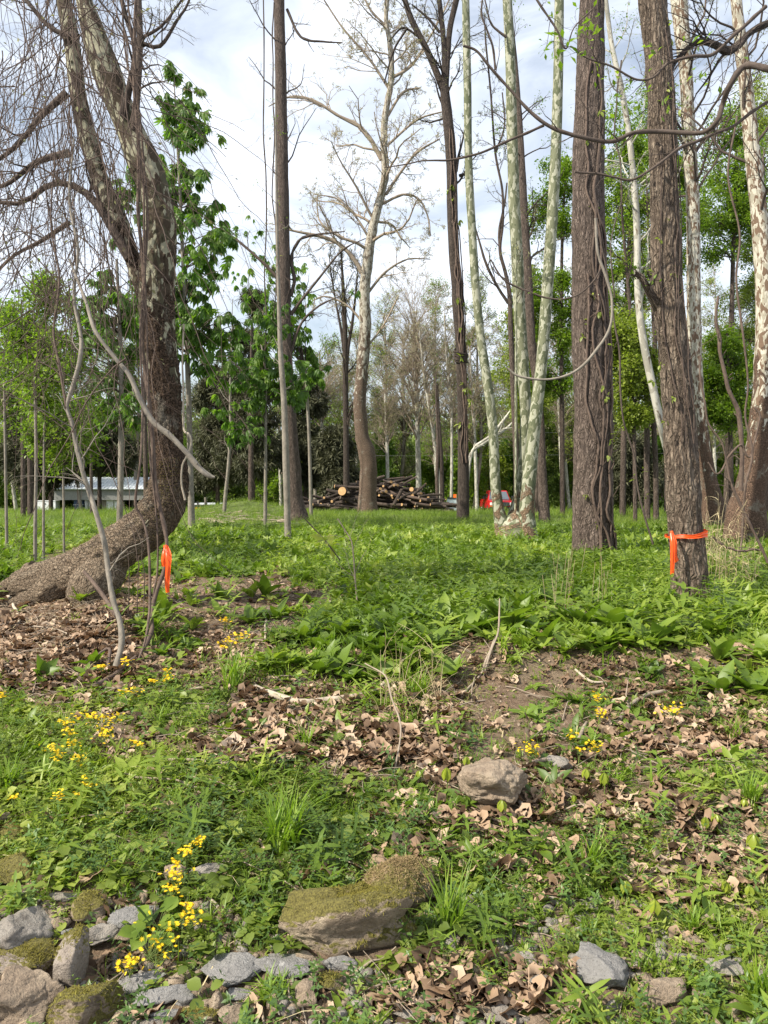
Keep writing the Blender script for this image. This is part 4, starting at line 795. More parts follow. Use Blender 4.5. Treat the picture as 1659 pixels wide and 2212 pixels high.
def leaning_poles():
    for lab, t in (('upper white leaning dead trunk beyond the black burled tree', [(1020, 975, 6), (1055, 945, 6), (1090, 905, 6), (1130, 850, 4)]), ('lower white leaning dead trunk beyond the black burled tree', [(1015, 985, 6), (1050, 955, 7), (1095, 925, 6), (1140, 880, 4)])):
        a, r = path([(1005, 1095, 7)] + t, 44, 20); mb = MB(); tubes(mb, a, r, 8, cap=True); C, R2, L = grow(a[None], r[None], 8, .3, 1, .7, 1.6, 5, .2, 0, .4, .3, rmin=.012); tubes(mb, C, R2, 4)
        tag(mb.obj('dead_tree', B_syc_w, loc=a[0]), lab, 'dead trunk')
leaning_poles()

def shrubs():
    "understory bushes along the back, each one a thing"
    spec = []
    xs = np.r_[np.arange(-60, 1740, 62)]
    for i, x in enumerate(xs):
        x = x + rng.uniform(-15, 15)
        if 590 < x < 600: continue
        low = (100 < x < 330) or (400 < x < 520)
        d = rng.uniform(62, 70); top = rng.uniform(905, 965) if not low else rng.uniform(965, 1000)
        if x > 1150: top = rng.uniform(860, 930)
        spec.append((x, d, top, 62))
    ranked = []
    for i, (x, d, top, w) in enumerate(spec):
        near = min((abs(x-a), b) for a, b in ((60, 'at the far left'), (215, 'behind the metal-roofed shed'), (460, 'behind the low flat roof'), (620, 'behind the straight dark tree'), (795, 'behind the middle sycamore'), (900, 'behind the log pile'), (1000, 'behind the black burled tree'), (1085, 'behind the red pickup'), (1180, 'right of the triple-stemmed sycamore'), (1280, 'behind the thickest trunk'), (1390, 'in the gap left of the taped tree'), (1520, 'behind the patchy sycamore'), (1640, 'at the right edge')))[1]
        base = 1050 + F*2.2/d; h = base - top
        e = crown_tree('shrub', 'leafy green bush ' + near, [(x, base, 6), (x, base-h*.5, 5), (x, base-h*.8, 3)], d, B_dark, [(x, base-h*.3, w*.75, h*.3), (x+rng.uniform(-10, 10), base-h*.7, w*.6, h*.32)], 'fine', [M_deep, M_fine, M_fine, M_yel, M_buck][i % 5] if x > 640 else [M_deep, M_fine, M_deep][i % 3], .24, 26, 8, 6, 7, cat='bush', group='bushes ' + near, rmin=.012); ranked.append((e, x, near))
    rank(ranked, 'leafy green bush, {w}, {g}')
shrubs()
def woodland():
    "the far wood that closes the view"
    mb = MB(); n = 90000
    for (dd, m, z1) in ((84, n//2, 7.5), (100, n//2, 11.)):
        x = rng.uniform(-70, 70, m); y = dd + rng.uniform(-7, 7, m)
        top = z1 + 2.0*vnoise(x*.12, 0, 0, int(dd)) + 1.0*vnoise(x*.5, 0, 0, 3)
        top = top - 2.5*np.exp(-((x+8)/9)**2)
        z = -1.5 + (top+1.5)*rng.uniform(0, 1, m)**.9
        k = vnoise(x*.5, y*.5, z*.6, 8) > -.35
        x, y, z = x[k], y[k], z[k]
        place(mb, SH['cedar'], np.stack([x, y, z], 1), rrot(len(x), 1.), rng.uniform(.5, 1.1, len(x)), np.clip(.55+.6*vnoise(x*.25, y*.2, z*.3, 2)+rng.normal(0, .15, len(x)), 0, 1))
    m = 90; x = rng.uniform(-60, 60, m); y = rng.uniform(74, 95, m); h = rng.uniform(6, 13, m)
    C = np.stack([np.stack([x + i*rng.normal(0, .25, m), y, -2 + (h+2)*i/4], 1) for i in range(5)], 1); tb = MB(); tubes(tb, C, np.linspace(.16, .05, 5)[None].repeat(m, 0), 6)
    o = mb.obj('woodland', M_deep, smooth=False); tag(o, 'far-off dark green wood closing the view behind everything', 'woodland', kind='stuff')
    tag(tb.obj('woodland_trunks', B_dark), 'trunks of the far-off wood showing between its leaves', 'woodland', kind='stuff')
woodland()

# ------------------------------------------------------------------ built things
def box(mb, c, s, rz=0., tint=.5, bev=0.0):
    x, y, z = np.array(s)/2; v = np.array([[a*x, b*y, c_*z] for a in (-1, 1) for b in (-1, 1) for c_ in (-1, 1)])
    v = v @ rotz(np.array(rz)).T + c; mb.add(v, [(0, 1, 3, 2), (4, 6, 7, 5), (0, 4, 5, 1), (2, 3, 7, 6), (0, 2, 6, 4), (1, 5, 7, 3)], tint=tint)
def rbox(name, c, s, mat, parent, bev=.02, rz=0.):
    mb = MB(); box(mb, np.array([0., 0, 0]), s); me = mb.mesh(name, False); me.materials.append(mat)
    o = bpy.data.objects.new(name, me); S.collection.objects.link(o); o.parent = parent; o.location = [float(v) for v in c]; o.rotation_euler = (0, 0, rz)
    if bev: m = o.modifiers.new('bevel', 'BEVEL'); m.width = bev; m.segments = 3
    return o
M_white = plain('white_paint', (.62, .63, .64), .5); M_tin = plain('tin_roof', (.62, .65, .68), .35, .3, .5, .06, 2.); M_siding = plain('grey_siding', (.20, .20, .19), .6)
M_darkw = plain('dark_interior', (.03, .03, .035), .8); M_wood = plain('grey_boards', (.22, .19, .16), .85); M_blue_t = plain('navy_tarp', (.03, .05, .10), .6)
M_red = plain('red_paint', (.45, .012, .018), .25, 0, .5, .04); M_glass = plain('dark_glass', (.09, .11, .13), .08, 0, .6, .1); M_rubber = plain('rubber', (.02, .02, .02), .8); M_chrome = plain('chrome', (.5, .5, .52), .25, .9)
M_lamp = plain('lamp_lens', (.75, .75, .72), .15, 0, .6); M_black = plain('black_plastic', (.025, .025, .028), .5); M_or2 = plain('orange_plastic', (.8, .16, .02), .5); M_pglass = plain('pale_panel', (.42, .50, .52), .2, 0, .5, .25, 3.)

def shed():
    d = 60.; s = d/F
    c = P(222, 1108, d); z0 = float(hgt(c[0], c[1])); X = lambda px_: (px_-829.5)*s; Z = lambda py: P(222, py, d)[2]
    e = empty('metal_roofed_shed', (X(220), d, z0), 'long grey shed with a shiny metal roof behind the bent sycamore', 'shed'); ex, ey, ez = e.location
    # gable shed, eave towards the viewer, roof rising away
    x0, x1 = X(118)-ex, X(330)-ex; ze, zr = Z(1056)-ez, Z(1030)-ez
    def sl(name, pts, mat, th=.05):
        mb = MB(); v = np.array(pts, float); nrm = norm(np.cross(v[1]-v[0], v[2]-v[0])); v2 = v - nrm*th; mb.add(np.vstack([v, v2]), [(0, 1, 2, 3), (7, 6, 5, 4), (0, 4, 5, 1), (1, 5, 6, 2), (2, 6, 7, 3), (3, 7, 4, 0)])
        me = mb.mesh(name, False); me.materials.append(mat); o = bpy.data.objects.new(name, me); S.collection.objects.link(o); o.parent = e; return o
    roof = sl('roof', [(x0-.2, -.3, ze), (x1+.2, -.3, ze), (x1+.2, 2.6, zr), (x0-.2, 2.6, zr)], M_tin)
    rb = MB()
    for x in np.arange(x0-.15, x1+.2, .3):
        v = np.array([[x-.025, -.3, ze+.002], [x+.025, -.3, ze+.002], [x+.025, 2.6, zr+.002], [x-.025, 2.6, zr+.002]]); up = np.array([0, 0, .035]); rb.add(np.vstack([v, v+up]), [(0, 1, 2, 3), (7, 6, 5, 4), (0, 4, 5, 1), (1, 5, 6, 2), (2, 6, 7, 3), (3, 7, 4, 0)])
    me = rb.mesh('roof_ribs', False); me.materials.append(M_tin); o = bpy.data.objects.new('roof_ribs', me); S.collection.objects.link(o); o.parent = roof
    sl('roof_back', [(x0-.2, 5.4, ze), (x0-.2, 2.62, zr), (x1+.2, 2.62, zr), (x1+.2, 5.4, ze)], M_tin)
    w = MB(); zb = Z(1080)-ez
    nb = 9
    for i in range(nb):
        a = zb + (ze-.06-zb)*i/nb; b = zb + (ze-.06-zb)*(i+.93)/nb; box(w, np.array([(x0+x1)/2, .0, (a+b)/2]), (x1-x0, .06+.01*(i % 2), b-a))
    me = w.mesh('wall', False); me.materials.append(M_siding); o = bpy.data.objects.new('wall', me); S.collection.objects.link(o); o.parent = e
    tag(o, 'horizontal grey metal siding over the open lower side')
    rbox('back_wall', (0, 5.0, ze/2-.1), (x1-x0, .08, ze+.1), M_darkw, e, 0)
    for x in (x0, x0+(x1-x0)*.33, x0+(x1-x0)*.66, x1): rbox('post', (x, .08, ze/2-.2), (.12, .1, ze+.1), M_siding, e, .01)
    # stored things
    def item(name, pxa, pxb, pya, pyb, y, dep, mat, lab, cat, bev=.03):
        xa, xb, za, zb_ = X(pxa), X(pxb), Z(pyb), Z(pya); g = hgt((xa+xb)/2, d+y); za = min(za, float(g))
        ee = empty(name, ((xa+xb)/2, d+y, za), lab, cat); rbox('cabinet', (0, 0, (zb_-za)/2), (xb-xa, dep, zb_-za), mat, ee, bev); return ee, xb-xa, zb_-za
    ee, w_, h_ = item('chest_freezer', 74, 120, 1083, 1108, .4, .8, M_white, 'low white box trailer or freezer left of the shed', 'trailer'); rbox('lid', (0, 0, h_+.03), (w_+.06, .86, .06), M_white, ee, .02); rbox('latch', (0, -.42, h_*.8), (.1, .03, .08), M_black, ee, 0)
    ee, w_, h_ = item('white_cupboard', 180, 196, 1077, 1108, .5, .5, M_white, 'tall white cupboard stored in the open shed beside the blue tarp', 'cupboard'); rbox('door', (0, -.26, h_/2), (w_*.9, .03, h_*.92), M_white, ee, .01); rbox('handle', (w_*.35, -.29, h_*.55), (.03, .03, .2), M_black, ee, 0)
    ee, w_, h_ = item('white_fridge', 226, 242, 1076, 1108, .6, .5, M_white, 'white fridge stored under the shed roof next to grey boards', 'fridge'); rbox('door', (0, -.26, h_/2), (w_*.92, .03, h_*.95), M_white, ee, .02); rbox('handle', (-w_*.35, -.29, h_*.6), (.03, .03, .3), M_chrome, ee, 0)
    ee, w_, h_ = item('white_washer', 244, 262, 1084, 1108, .5, .5, M_white, 'squat white appliance right of the fridge in the shed', 'appliance'); rbox('control_panel', (0, -.2, h_+.06), (w_, .1, .12), M_white, ee, .01); rbox('door', (0, -.27, h_*.45), (w_*.55, .03, h_*.5), M_siding, ee, .05)
    ee, w_, h_ = item('stacked_boards', 208, 225, 1080, 1108, .45, .1, M_wood, 'grey boards leaning upright in the shed', 'boards'); 
    for k in range(4): rbox('board', ((k-1.5)*.17, -.09, h_/2), (.13, .04, h_*(.85+.05*k)), M_wood, ee, .005)
    ee, w_, h_ = item('tarp_bundle', 157, 178, 1078, 1108, .4, .6, M_blue_t, 'dark blue tarp covering a bundle at the left end of the shed', 'tarp', .12); rbox('rope', (0, -.0, h_*.6), (w_+.02, .62, .03), M_white, ee, 0)
shed()

def low_roof():
    d = 56.; s = d/F; X = lambda q: (q-829.5)*s; Z = lambda py: P(460, py, d)[2]; z0 = float(hgt(X(465), d))
    e = empty('flatbed_shelter', (X(464), d, z0), 'low open shelter with a pale flat roof right of the bent sycamore', 'shelter'); ez = e.location[2]
    w = X(508)-X(420); zt = Z(1089)-ez
    rbox('roof', (0, .8, zt), (w, 2., .14), M_tin, e, .02); rbox('beam', (0, -.1, zt-.17), (w*.98, .12, .14), M_darkw, e, 0)
    for x in (-.48, -.16, .16, .48): rbox('post', (x*w, -.1, zt/2-.1), (.1, .1, zt), M_wood, e, .01)
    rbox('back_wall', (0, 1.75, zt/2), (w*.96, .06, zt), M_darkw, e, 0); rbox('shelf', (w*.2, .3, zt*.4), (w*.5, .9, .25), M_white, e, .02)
    e = empty('orange_barrel', (X(431), d-1.0, z0), 'small orange-red drum lying in front of the low flat-roofed shelter', 'drum')
    mb = MB(); a = np.linspace(-.36, .36, 7); tubes(mb, np.stack([a, 0*a, 0*a+Z(1102)-ez], 1), np.array([.2, .23, .22, .24, .22, .23, .2]), 16, cap=True); me = mb.mesh('drum', True); me.materials.append(M_or2); o = bpy.data.objects.new('drum', me); S.collection.objects.link(o); o.parent = e
    for x in (-.37, .37): rbox('rim', (x, 0, Z(1102)-ez), (.03, .3, .3), M_red, e, .01)
    for x in (-.2, .2): rbox('chock', (x, 0, (Z(1102)-ez)/2-.12), (.1, .3, Z(1102)-ez-.2), M_wood, e, 0)
    for lab, x, top, wd in (('weathered fence post right of the orange drum', 446, 1074, .16), ('thin fence post standing before the orange drum', 429, 1083, .10)):
        mb = MB(); a = spline(np.array([P(x, 1118, 50), P(x-1, 1095, 50), P(x-2, top, 50)]), 8); tubes(mb, a, np.linspace(wd, wd*.8, 8)*.7, 10, disp=furrow_disp(.01), cap=True); tag(mb.obj('fence_post', B_grey, loc=a[0]), lab, 'post')
low_roof()

def pickup():
    d = 57.; s = d/F; X = lambda q: (q-829.5)*s; cx = X(1084); z0 = float(hgt(cx, d+1)); z0 = P(1084, 1113, d)[2]
    e = empty('pickup_truck', (cx, d, z0), 'red pickup truck facing the viewer, parked behind the triple-stemmed sycamore', 'truck')
    H = P(1084, 1060, d)[2] - z0; W2 = 1.0
    def loft(name, secs, mat, parent=e, bev=.05):
        "secs: (y, half width bottom, half width top, z bottom, z top)"
        mb = MB(); n = len(secs); V = []
        for (y, wb, wt, zb, zt) in secs: V += [(-wb, y, zb), (wb, y, zb), (wt, y, zt), (-wt, y, zt)]
        q = [(0, 1, 2, 3), (4*n-1, 4*n-2, 4*n-3, 4*n-4)]
        for i in range(n-1):
            for k in range(4): q.append((4*i+(k+1) % 4, 4*i+k, 4*i+4+k, 4*i+4+(k+1) % 4))
        mb.add(V, q); me = mb.mesh(name, False); me.materials.append(mat); o = bpy.data.objects.new(name, me); S.collection.objects.link(o); o.parent = parent
        m = o.modifiers.new('bevel', 'BEVEL'); m.width = bev; m.segments = 3; return o
    zb = .5; hd = 1.12
    body = loft('body', [(0, .93, .88, zb, hd-.06), (.25, .98, .92, zb, hd), (1.35, 1.0, .94, zb, hd+.06), (5.4, 1.0, .96, zb, hd+.05)], M_red)
    cab = loft('cab', [(1.35, .90, .88, hd+.0, hd+.07), (1.95, .90, .70, hd+.02, H), (3.1, .90, .72, hd+.02, H), (3.3, .90, .86, hd, hd+.3)], M_red)
    loft('windshield', [(1.28, .80, .80, hd+.06, hd+.09), (1.86, .76, .64, hd+.12, H-.07), (1.90, .76, .64, hd+.12, H-.07)], M_glass, cab, .01)
    for sx in (-1, 1):
        rbox('side_window', (sx*.84, 2.5, hd+.32), (.03, 1.0, .36), M_glass, cab, .02)
        mi = rbox('mirror', (sx*1.13, 1.75, hd+.22), (.22, .12, .24), M_black, body, .04)
        hl = rbox('headlight', (sx*.76, -.02, hd-.25), (.30, .1, .22), M_lamp, body, .03); rbox('turn_signal', (sx*.80, -.03, hd-.42), (.22, .08, .07), M_or2, body, .01)
    gr = rbox('grille', (0, -.03, hd-.27), (1.12, .09, .30), M_black, body, .02)
    for k in range(4): rbox('bar', (0, -.06, -.10+.068*k), (1.08, .02, .018), M_chrome, gr, 0)
    rbox('bumper', (0, -.12, zb+.02), (1.96, .22, .26), M_black, e, .04)
    for sx in (-1, 1):
        for y in (1.0, 4.3):
            mb = MB(); a = np.linspace(-.13, .13, 5); tubes(mb, np.stack([a, 0*a, 0*a], 1), np.array([.36, .39, .4, .39, .36]), 24, cap=True)
            me = mb.mesh('wheel', True); me.materials.append(M_rubber); o = bpy.data.objects.new('wheel', me); S.collection.objects.link(o); o.parent = e; o.location = (sx*.86, y, .4)
            mb = MB(); a = np.linspace(-.02, .02, 3); tubes(mb, np.stack([a, 0*a, 0*a], 1), np.array([.2, .22, .2]), 16, cap=True); me = mb.mesh('rim', True); me.materials.append(M_chrome); r = bpy.data.objects.new('rim', me); S.collection.objects.link(r); r.parent = o; r.location = (sx*.13, 0, 0)
pickup()

def crate_panel():
    d = 40.; s = d/F; X = lambda q: (q-829.5)*s; z0 = float(hgt(X(975), d)); e = empty('cart_windshield', (X(975), d, z0), 'upright pale glassy panel in a black frame, beside the black burled trunk', 'windshield panel')
    zt = P(975, 1077, d)[2]-z0; w = X(990)-X(962)
    mb = MB(); pts = [(-w*.5, 0), (-w*.42, zt*.55), (-w*.30, zt), (w*.42, zt), (w*.5, 0)]; V = [(x, 0, z) for x, z in pts] + [(x, .04, z+.0) for x, z in pts]
    mb.add(V, [(0, 1, 6, 5), (1, 2, 7, 6), (2, 3, 8, 7), (3, 4, 9, 8), (4, 0, 5, 9)], [(0, 4, 1), (1, 4, 3), (1, 3, 2), (5, 6, 9), (6, 8, 9), (6, 7, 8)]); me = mb.mesh('pane', False); me.materials.append(M_pglass); o = bpy.data.objects.new('pane', me); S.collection.objects.link(o); o.parent = e
    rbox('frame', (w*.06, 0, zt+.03), (w*.78, .08, .07), M_black, e, .01); rbox('foot', (0, .15, .02), (w*1.1, .4, .05), M_black, e, .01)
    mb = MB(); a = spline(np.array([(0, 0, 0), (.0, 0, .55*zt), (.06, 0, zt*1.0)]), 6)
    for sx in (-1, 1): tubes(mb, a*[-sx, 1, 1] + [sx*w*.5, -.02, 0], np.full(6, .025), 6)
    me = mb.mesh('side_frame', True); me.materials.append(M_black); o = bpy.data.objects.new('side_frame', me); S.collection.objects.link(o); o.parent = e
    p = P(986, 1068, 38); e = empty('marker_flag', (p[0], p[1], float(hgt(p[0], p[1]))), 'tiny orange-red flag on a stake left of the black burled trunk', 'flag'); h = p[2]-e.location[2]
    rbox('stake', (0, 0, h/2), (.02, .02, h), M_wood, e, 0); rbox('flag', (-.08, 0, h-.08), (.16, .012, .18), M_or2, e, 0)
crate_panel()

def wires():
    for lab, y0, y1 in (('upper utility wire crossing the wood behind the log pile', 925, 932), ('lower utility wire crossing the wood behind the log pile', 976, 980)):
        a = spline(np.array([P(-400, y0-14, 54), P(200, y0, 54), P(800, y0+8, 54), P(1250, y1+2, 54), P(2100, y1-12, 54)]), 60); mb = MB(); tubes(mb, a, np.full(60, .008), 5); tag(mb.obj('utility_wire', M_siding, loc=a[0]), lab, 'wire', 'utility wires')
wires()

def log_pile():
    M_cut = plain('fresh_cut_wood', (.40, .25, .12), .8, 0, .2, .25, 9.)
    named = [(586, 1040, 0, 0)]
    ends = [(740, 1061, 18, 'big split log with a bright orange cut face at the left end of the log pile'), (895-0, 0, 0, '')]
    # visible cut ends (frame x, y, width) read off the pile
    cuts = [(739, 1061, 19), (674, 1090, 8), (693, 1090, 7), (706, 1094, 7), (845, 1041, 6), (828, 1050, 5), (851, 1048, 6), (859, 1048, 6), (822, 1056, 6), (826, 1063, 6), (834, 1062, 6), (819, 1070, 5), (889, 1057, 10), (846, 1071, 6), (848, 1075, 5), (864, 1075, 6), (905, 1083, 6), (910, 1066, 6), (868, 1090, 6), (717, 1083, 6), (700, 1075, 5), (925, 1074, 5)]
    lg = []
    for i, (x, y, w) in enumerate(cuts):
        a = P(x, y, 37.6 + rng.uniform(-.4, .6)); ang = rng.uniform(.25, 1.1)*(1 if x > 790 or rng.random() < .6 else -1); ln = rng.uniform(1.6, 3.2)
        if i == 0: ang = .9; ln = 1.4
        dr = np.array([cos(ang)*(.6 if x < 800 else rng.choice([-.5, .5])), sin(abs(ang))+.3, rng.uniform(-.25, .05)]); lg.append((a, a + norm(dr)*ln, w/2*37.6/F*1.05, i))
    n = 150
    for j in range(n):
        t = rng.uniform(-1, 1); x = 805 + 142*t; hmax = 1.5*(1 - abs(t*.98)**1.7) * (1.05 if x > 790 else .8) + .12
        z = rng.uniform(0, 1)*hmax + .08; y = 38.6 + rng.uniform(-1.2, 1.4)*(1-.4*z)
        c = np.array([(x-829.5)*38.6/F, y, z + float(hgt((x-829.5)*38.6/F, y))]); a = rng.uniform(-.5, .5) + (0 if rng.random() < .75 else rng.uniform(-1, 1)); ln = rng.uniform(.5, 1.6)
        sl_ = rng.normal(0, .22) - .35*t*rng.uniform(0, 1)
        v = norm(np.array([cos(a), sin(a), sl_]))*ln; lg.append((c-v, c+v, rng.uniform(.045, .12), None))
    for (x0, y0, x1, y1, w) in ((893, 1068, 920, 1045, 6), (902, 1060, 915, 1052, 4), (851, 1090, 868, 1058, 8), (905, 1073, 955, 1068, 6), (860, 1080, 895, 1064, 5), (898, 1088, 962, 1094, 7), (930, 1090, 962, 1098, 6)):
        lg.append((P(x0, y0, 37), P(x1, y1, 37.2), w/2*37/F, None))
    where = ['at the left end', 'left of the middle sycamore', 'just right of the middle sycamore', 'in the heaped middle', 'towards the right end', 'at the right tip']
    ranked = []
    for a, b, r, i in lg:
        mid = (a+b)/2; q = project(*mid)[0]; w = where[int(np.clip(np.searchsorted([715, 775, 835, 880, 925], q), 0, 5))]
        pts = spline(np.array([a, mid + rng.normal(0, .04, 3), b]), 12); R = np.linspace(r, r*rng.uniform(.65, .95), 12)
        mb = MB(); tubes(mb, pts, R, 12, disp=furrow_disp(.008, 14, .2))
        big = i is not None
        e = empty('log', a, ('big split log with a bright orange cut face at the left shoulder of the pile' if i == 0 else ('cut log with a pale sawn end ' if big else 'dark bark-covered log or limb ') + w + ' of the log pile'), 'log', None if i == 0 else ('sawn logs ' if big else 'dark logs ') + w + ' of the pile')
        bm = rng.integers(0, 6); mb.obj('bark', [B_black, B_dark, B_black, B_black, B_black, B_vine][bm] if not big else B_dark, e)
        lay = 'low in' if mid[2] < .35 else ('midway up' if mid[2] < .85 else 'high in'); sl = (b-a)[2]/np.linalg.norm(b-a); sg = np.sign((b-a)[0])*sl; slope = 'rising right' if sg > .2 else ('rising left' if sg < -.2 else 'lying flat'); th = 'thick' if r > .085 else 'thin'
        if i != 0: ranked.append((e, q, ('sawn' if big else th) + ' log ' + slope + ' ' + lay + ' the pile ' + {'at the left end': 'at far left', 'left of the middle sycamore': 'left of the sycamore', 'just right of the middle sycamore': 'right of the sycamore', 'in the heaped middle': 'in the middle', 'towards the right end': 'towards the right', 'at the right tip': 'at far right'}[w]))
        cb = MB(); T = norm(pts[1]-pts[0]); tubes(cb, np.array([pts[0]-T*.012, pts[0]+T*.03]), np.array([r*.93, r*.95]), 14, cap=True, tint=.5)
        T2 = norm(pts[-1]-pts[-2]); tubes(cb, np.array([pts[-1]-T2*.03, pts[-1]+T2*.012]), np.array([R[-1]*.93]*2), 14, cap=True, tint=.5)
        cb.obj('cut_end', M_cut if big or rng.random() < .35 else B_stick, e)
    rank(ranked, '{w} {g}')
log_pile()
def far_mound():
    mb = MB(); n = 70
    for i in range(n):
        x = rng.uniform(430, 612); y = rng.uniform(1108, 1130); c = G(x, y); a = rng.uniform(-.5, .5); l = rng.uniform(.15, .8)
        v = np.array([cos(a), sin(a), rng.normal(0, .15)])*l/2; lab = 1
        mb2 = mb; tubes(mb2, np.array([c-v, c+[0, 0, .03], c+v]), np.full(3, rng.uniform(.012, .04)), 5)
    tag(mb.obj('brush_debris', B_stick), 'scattered sticks and bark chips on the reddish dirt mound at left', 'debris', kind='stuff')
far_mound()

# ================================================================== GROUND COVER
GY = np.array([1120, 1200, 1270, 1340, 1410, 1480, 1550, 1620, 1700, 1780, 1860, 1940, 2020, 2100, 2200])
GX = np.arange(12) * 151.
GREEN = np.array([[.9, .8, .7, .8, .9, 1, 1, 1, 1, 1, 1, 1], [.9, .3, .6, .6, .6, .9, 1, 1, 1, 1, 1, 1], [.15, .05, .25, .05, .02, .5, .95, 1, 1, 1, 1, 1], [.08, .06, .5, .7, .7, .8, .95, 1, 1, 1, .95, 1],
 [.05, .06, .12, .5, .6, .6, .7, .6, .3, .5, .7, .95], [.2, .15, .3, .65, .35, .35, .5, .15, .05, .25, .35, .9], [.7, .6, .6, .45, .25, .35, .4, .08, .06, .22, .2, .3], [.85, .75, .7, .35, .4, .3, .2, .1, .15, .25, .22, .25], [.95, .85, .7, .5, .95, .4, .25, .15, .3, .65, .35, .3], [.95, .95, .75, .6, .9, .6, .5, .4, .5, .5, .35, .35],
 [.8, .85, .75, .5, .5, .6, .5, .75, .6, .5, .5, .5], [.5, .65, .6, .65, .5, .45, .6, .7, .6, .65, .7, .7], [.25, .4, .5, .75, .5, .15, .85, .6, .5, .55, .6, .65], [.05, .25, .5, .65, .5, .35, .7, .5, .4, .5, .55, .65], [.05, .15, .2, .3, .4, .5, .45, .45, .4, .45, .45, .7]])
AVOID = []
def greenness(x, y, z):
    px_, py_ = project(x, y, z); fx = np.clip(px_/151., 0, 10.999); ix = fx.astype(int); fx = fx-ix
    fy = np.clip(np.interp(py_, GY, np.arange(len(GY))), 0, len(GY)-1.001); iy = fy.astype(int); fy = fy-iy
    return GREEN[iy, ix]*(1-fx)*(1-fy) + GREEN[iy, ix+1]*fx*(1-fy) + GREEN[iy+1, ix]*(1-fx)*fy + GREEN[iy+1, ix+1]*fx*fy
def field(n, y0, y1, dens=None, side=1.12, seed=0, nf=2.2, thr=None, pw=1.0):
    "random points of the ground between two distances, kept where the green map (or its inverse) and a patchy noise allow"
    u = rng.uniform(0, 1, n); y = (y0**2 + u*(y1**2-y0**2))**.5; x = rng.uniform(-1, 1, n)*(y*.52*side + .25)
    z = hgt(x, y); g = greenness(x, y, z)
    if dens == 'green': p = g
    elif dens == 'bare': p = 1 - g*.75
    else: p = np.ones(n)
    nz_ = vnoise(x*nf, y*nf, 0, seed)*.5+.5; pat = sm(-.45, .25, fbm(x*1.9, y*1.9, 0, 61, 3) + (g-.5)*1.3)
    if dens == 'bare': pat = 1 - pat*.75
    elif dens is None: pat = 1.
    else: pat = .12 + .88*pat
    p = np.clip(p**pw * (0.25 + 1.5*nz_) * pat, 0, 1)
    if dens == 'green': p = np.where(g < .1, p*.3, p)
    k = rng.uniform(0, 1, n) < p
    for (ax, ay, arx, ary) in AVOID: k &= ((x-ax)/arx)**2 + ((y-ay)/ary)**2 > 1
    return np.stack([x[k], y[k], z[k]], 1), g[k]
def sow(mb, tpls, pts, size, tilt=.25, tint=None, lift=0.):
    k = rng.integers(0, len(tpls), len(pts)); size = np.broadcast_to(size, (len(pts),))
    tn = np.clip(.5 + .35*vnoise(pts[:, 0]*1.7, pts[:, 1]*1.7, 0, 31) + rng.normal(0, .2, len(pts)), 0, 1) if tint is None else np.broadcast_to(tint, (len(pts),))
    for i, t in enumerate(tpls):
        s = k == i; place(mb, t, pts[s] + [0, 0, lift], rrot(int(s.sum()), tilt), size[s], tn[s])

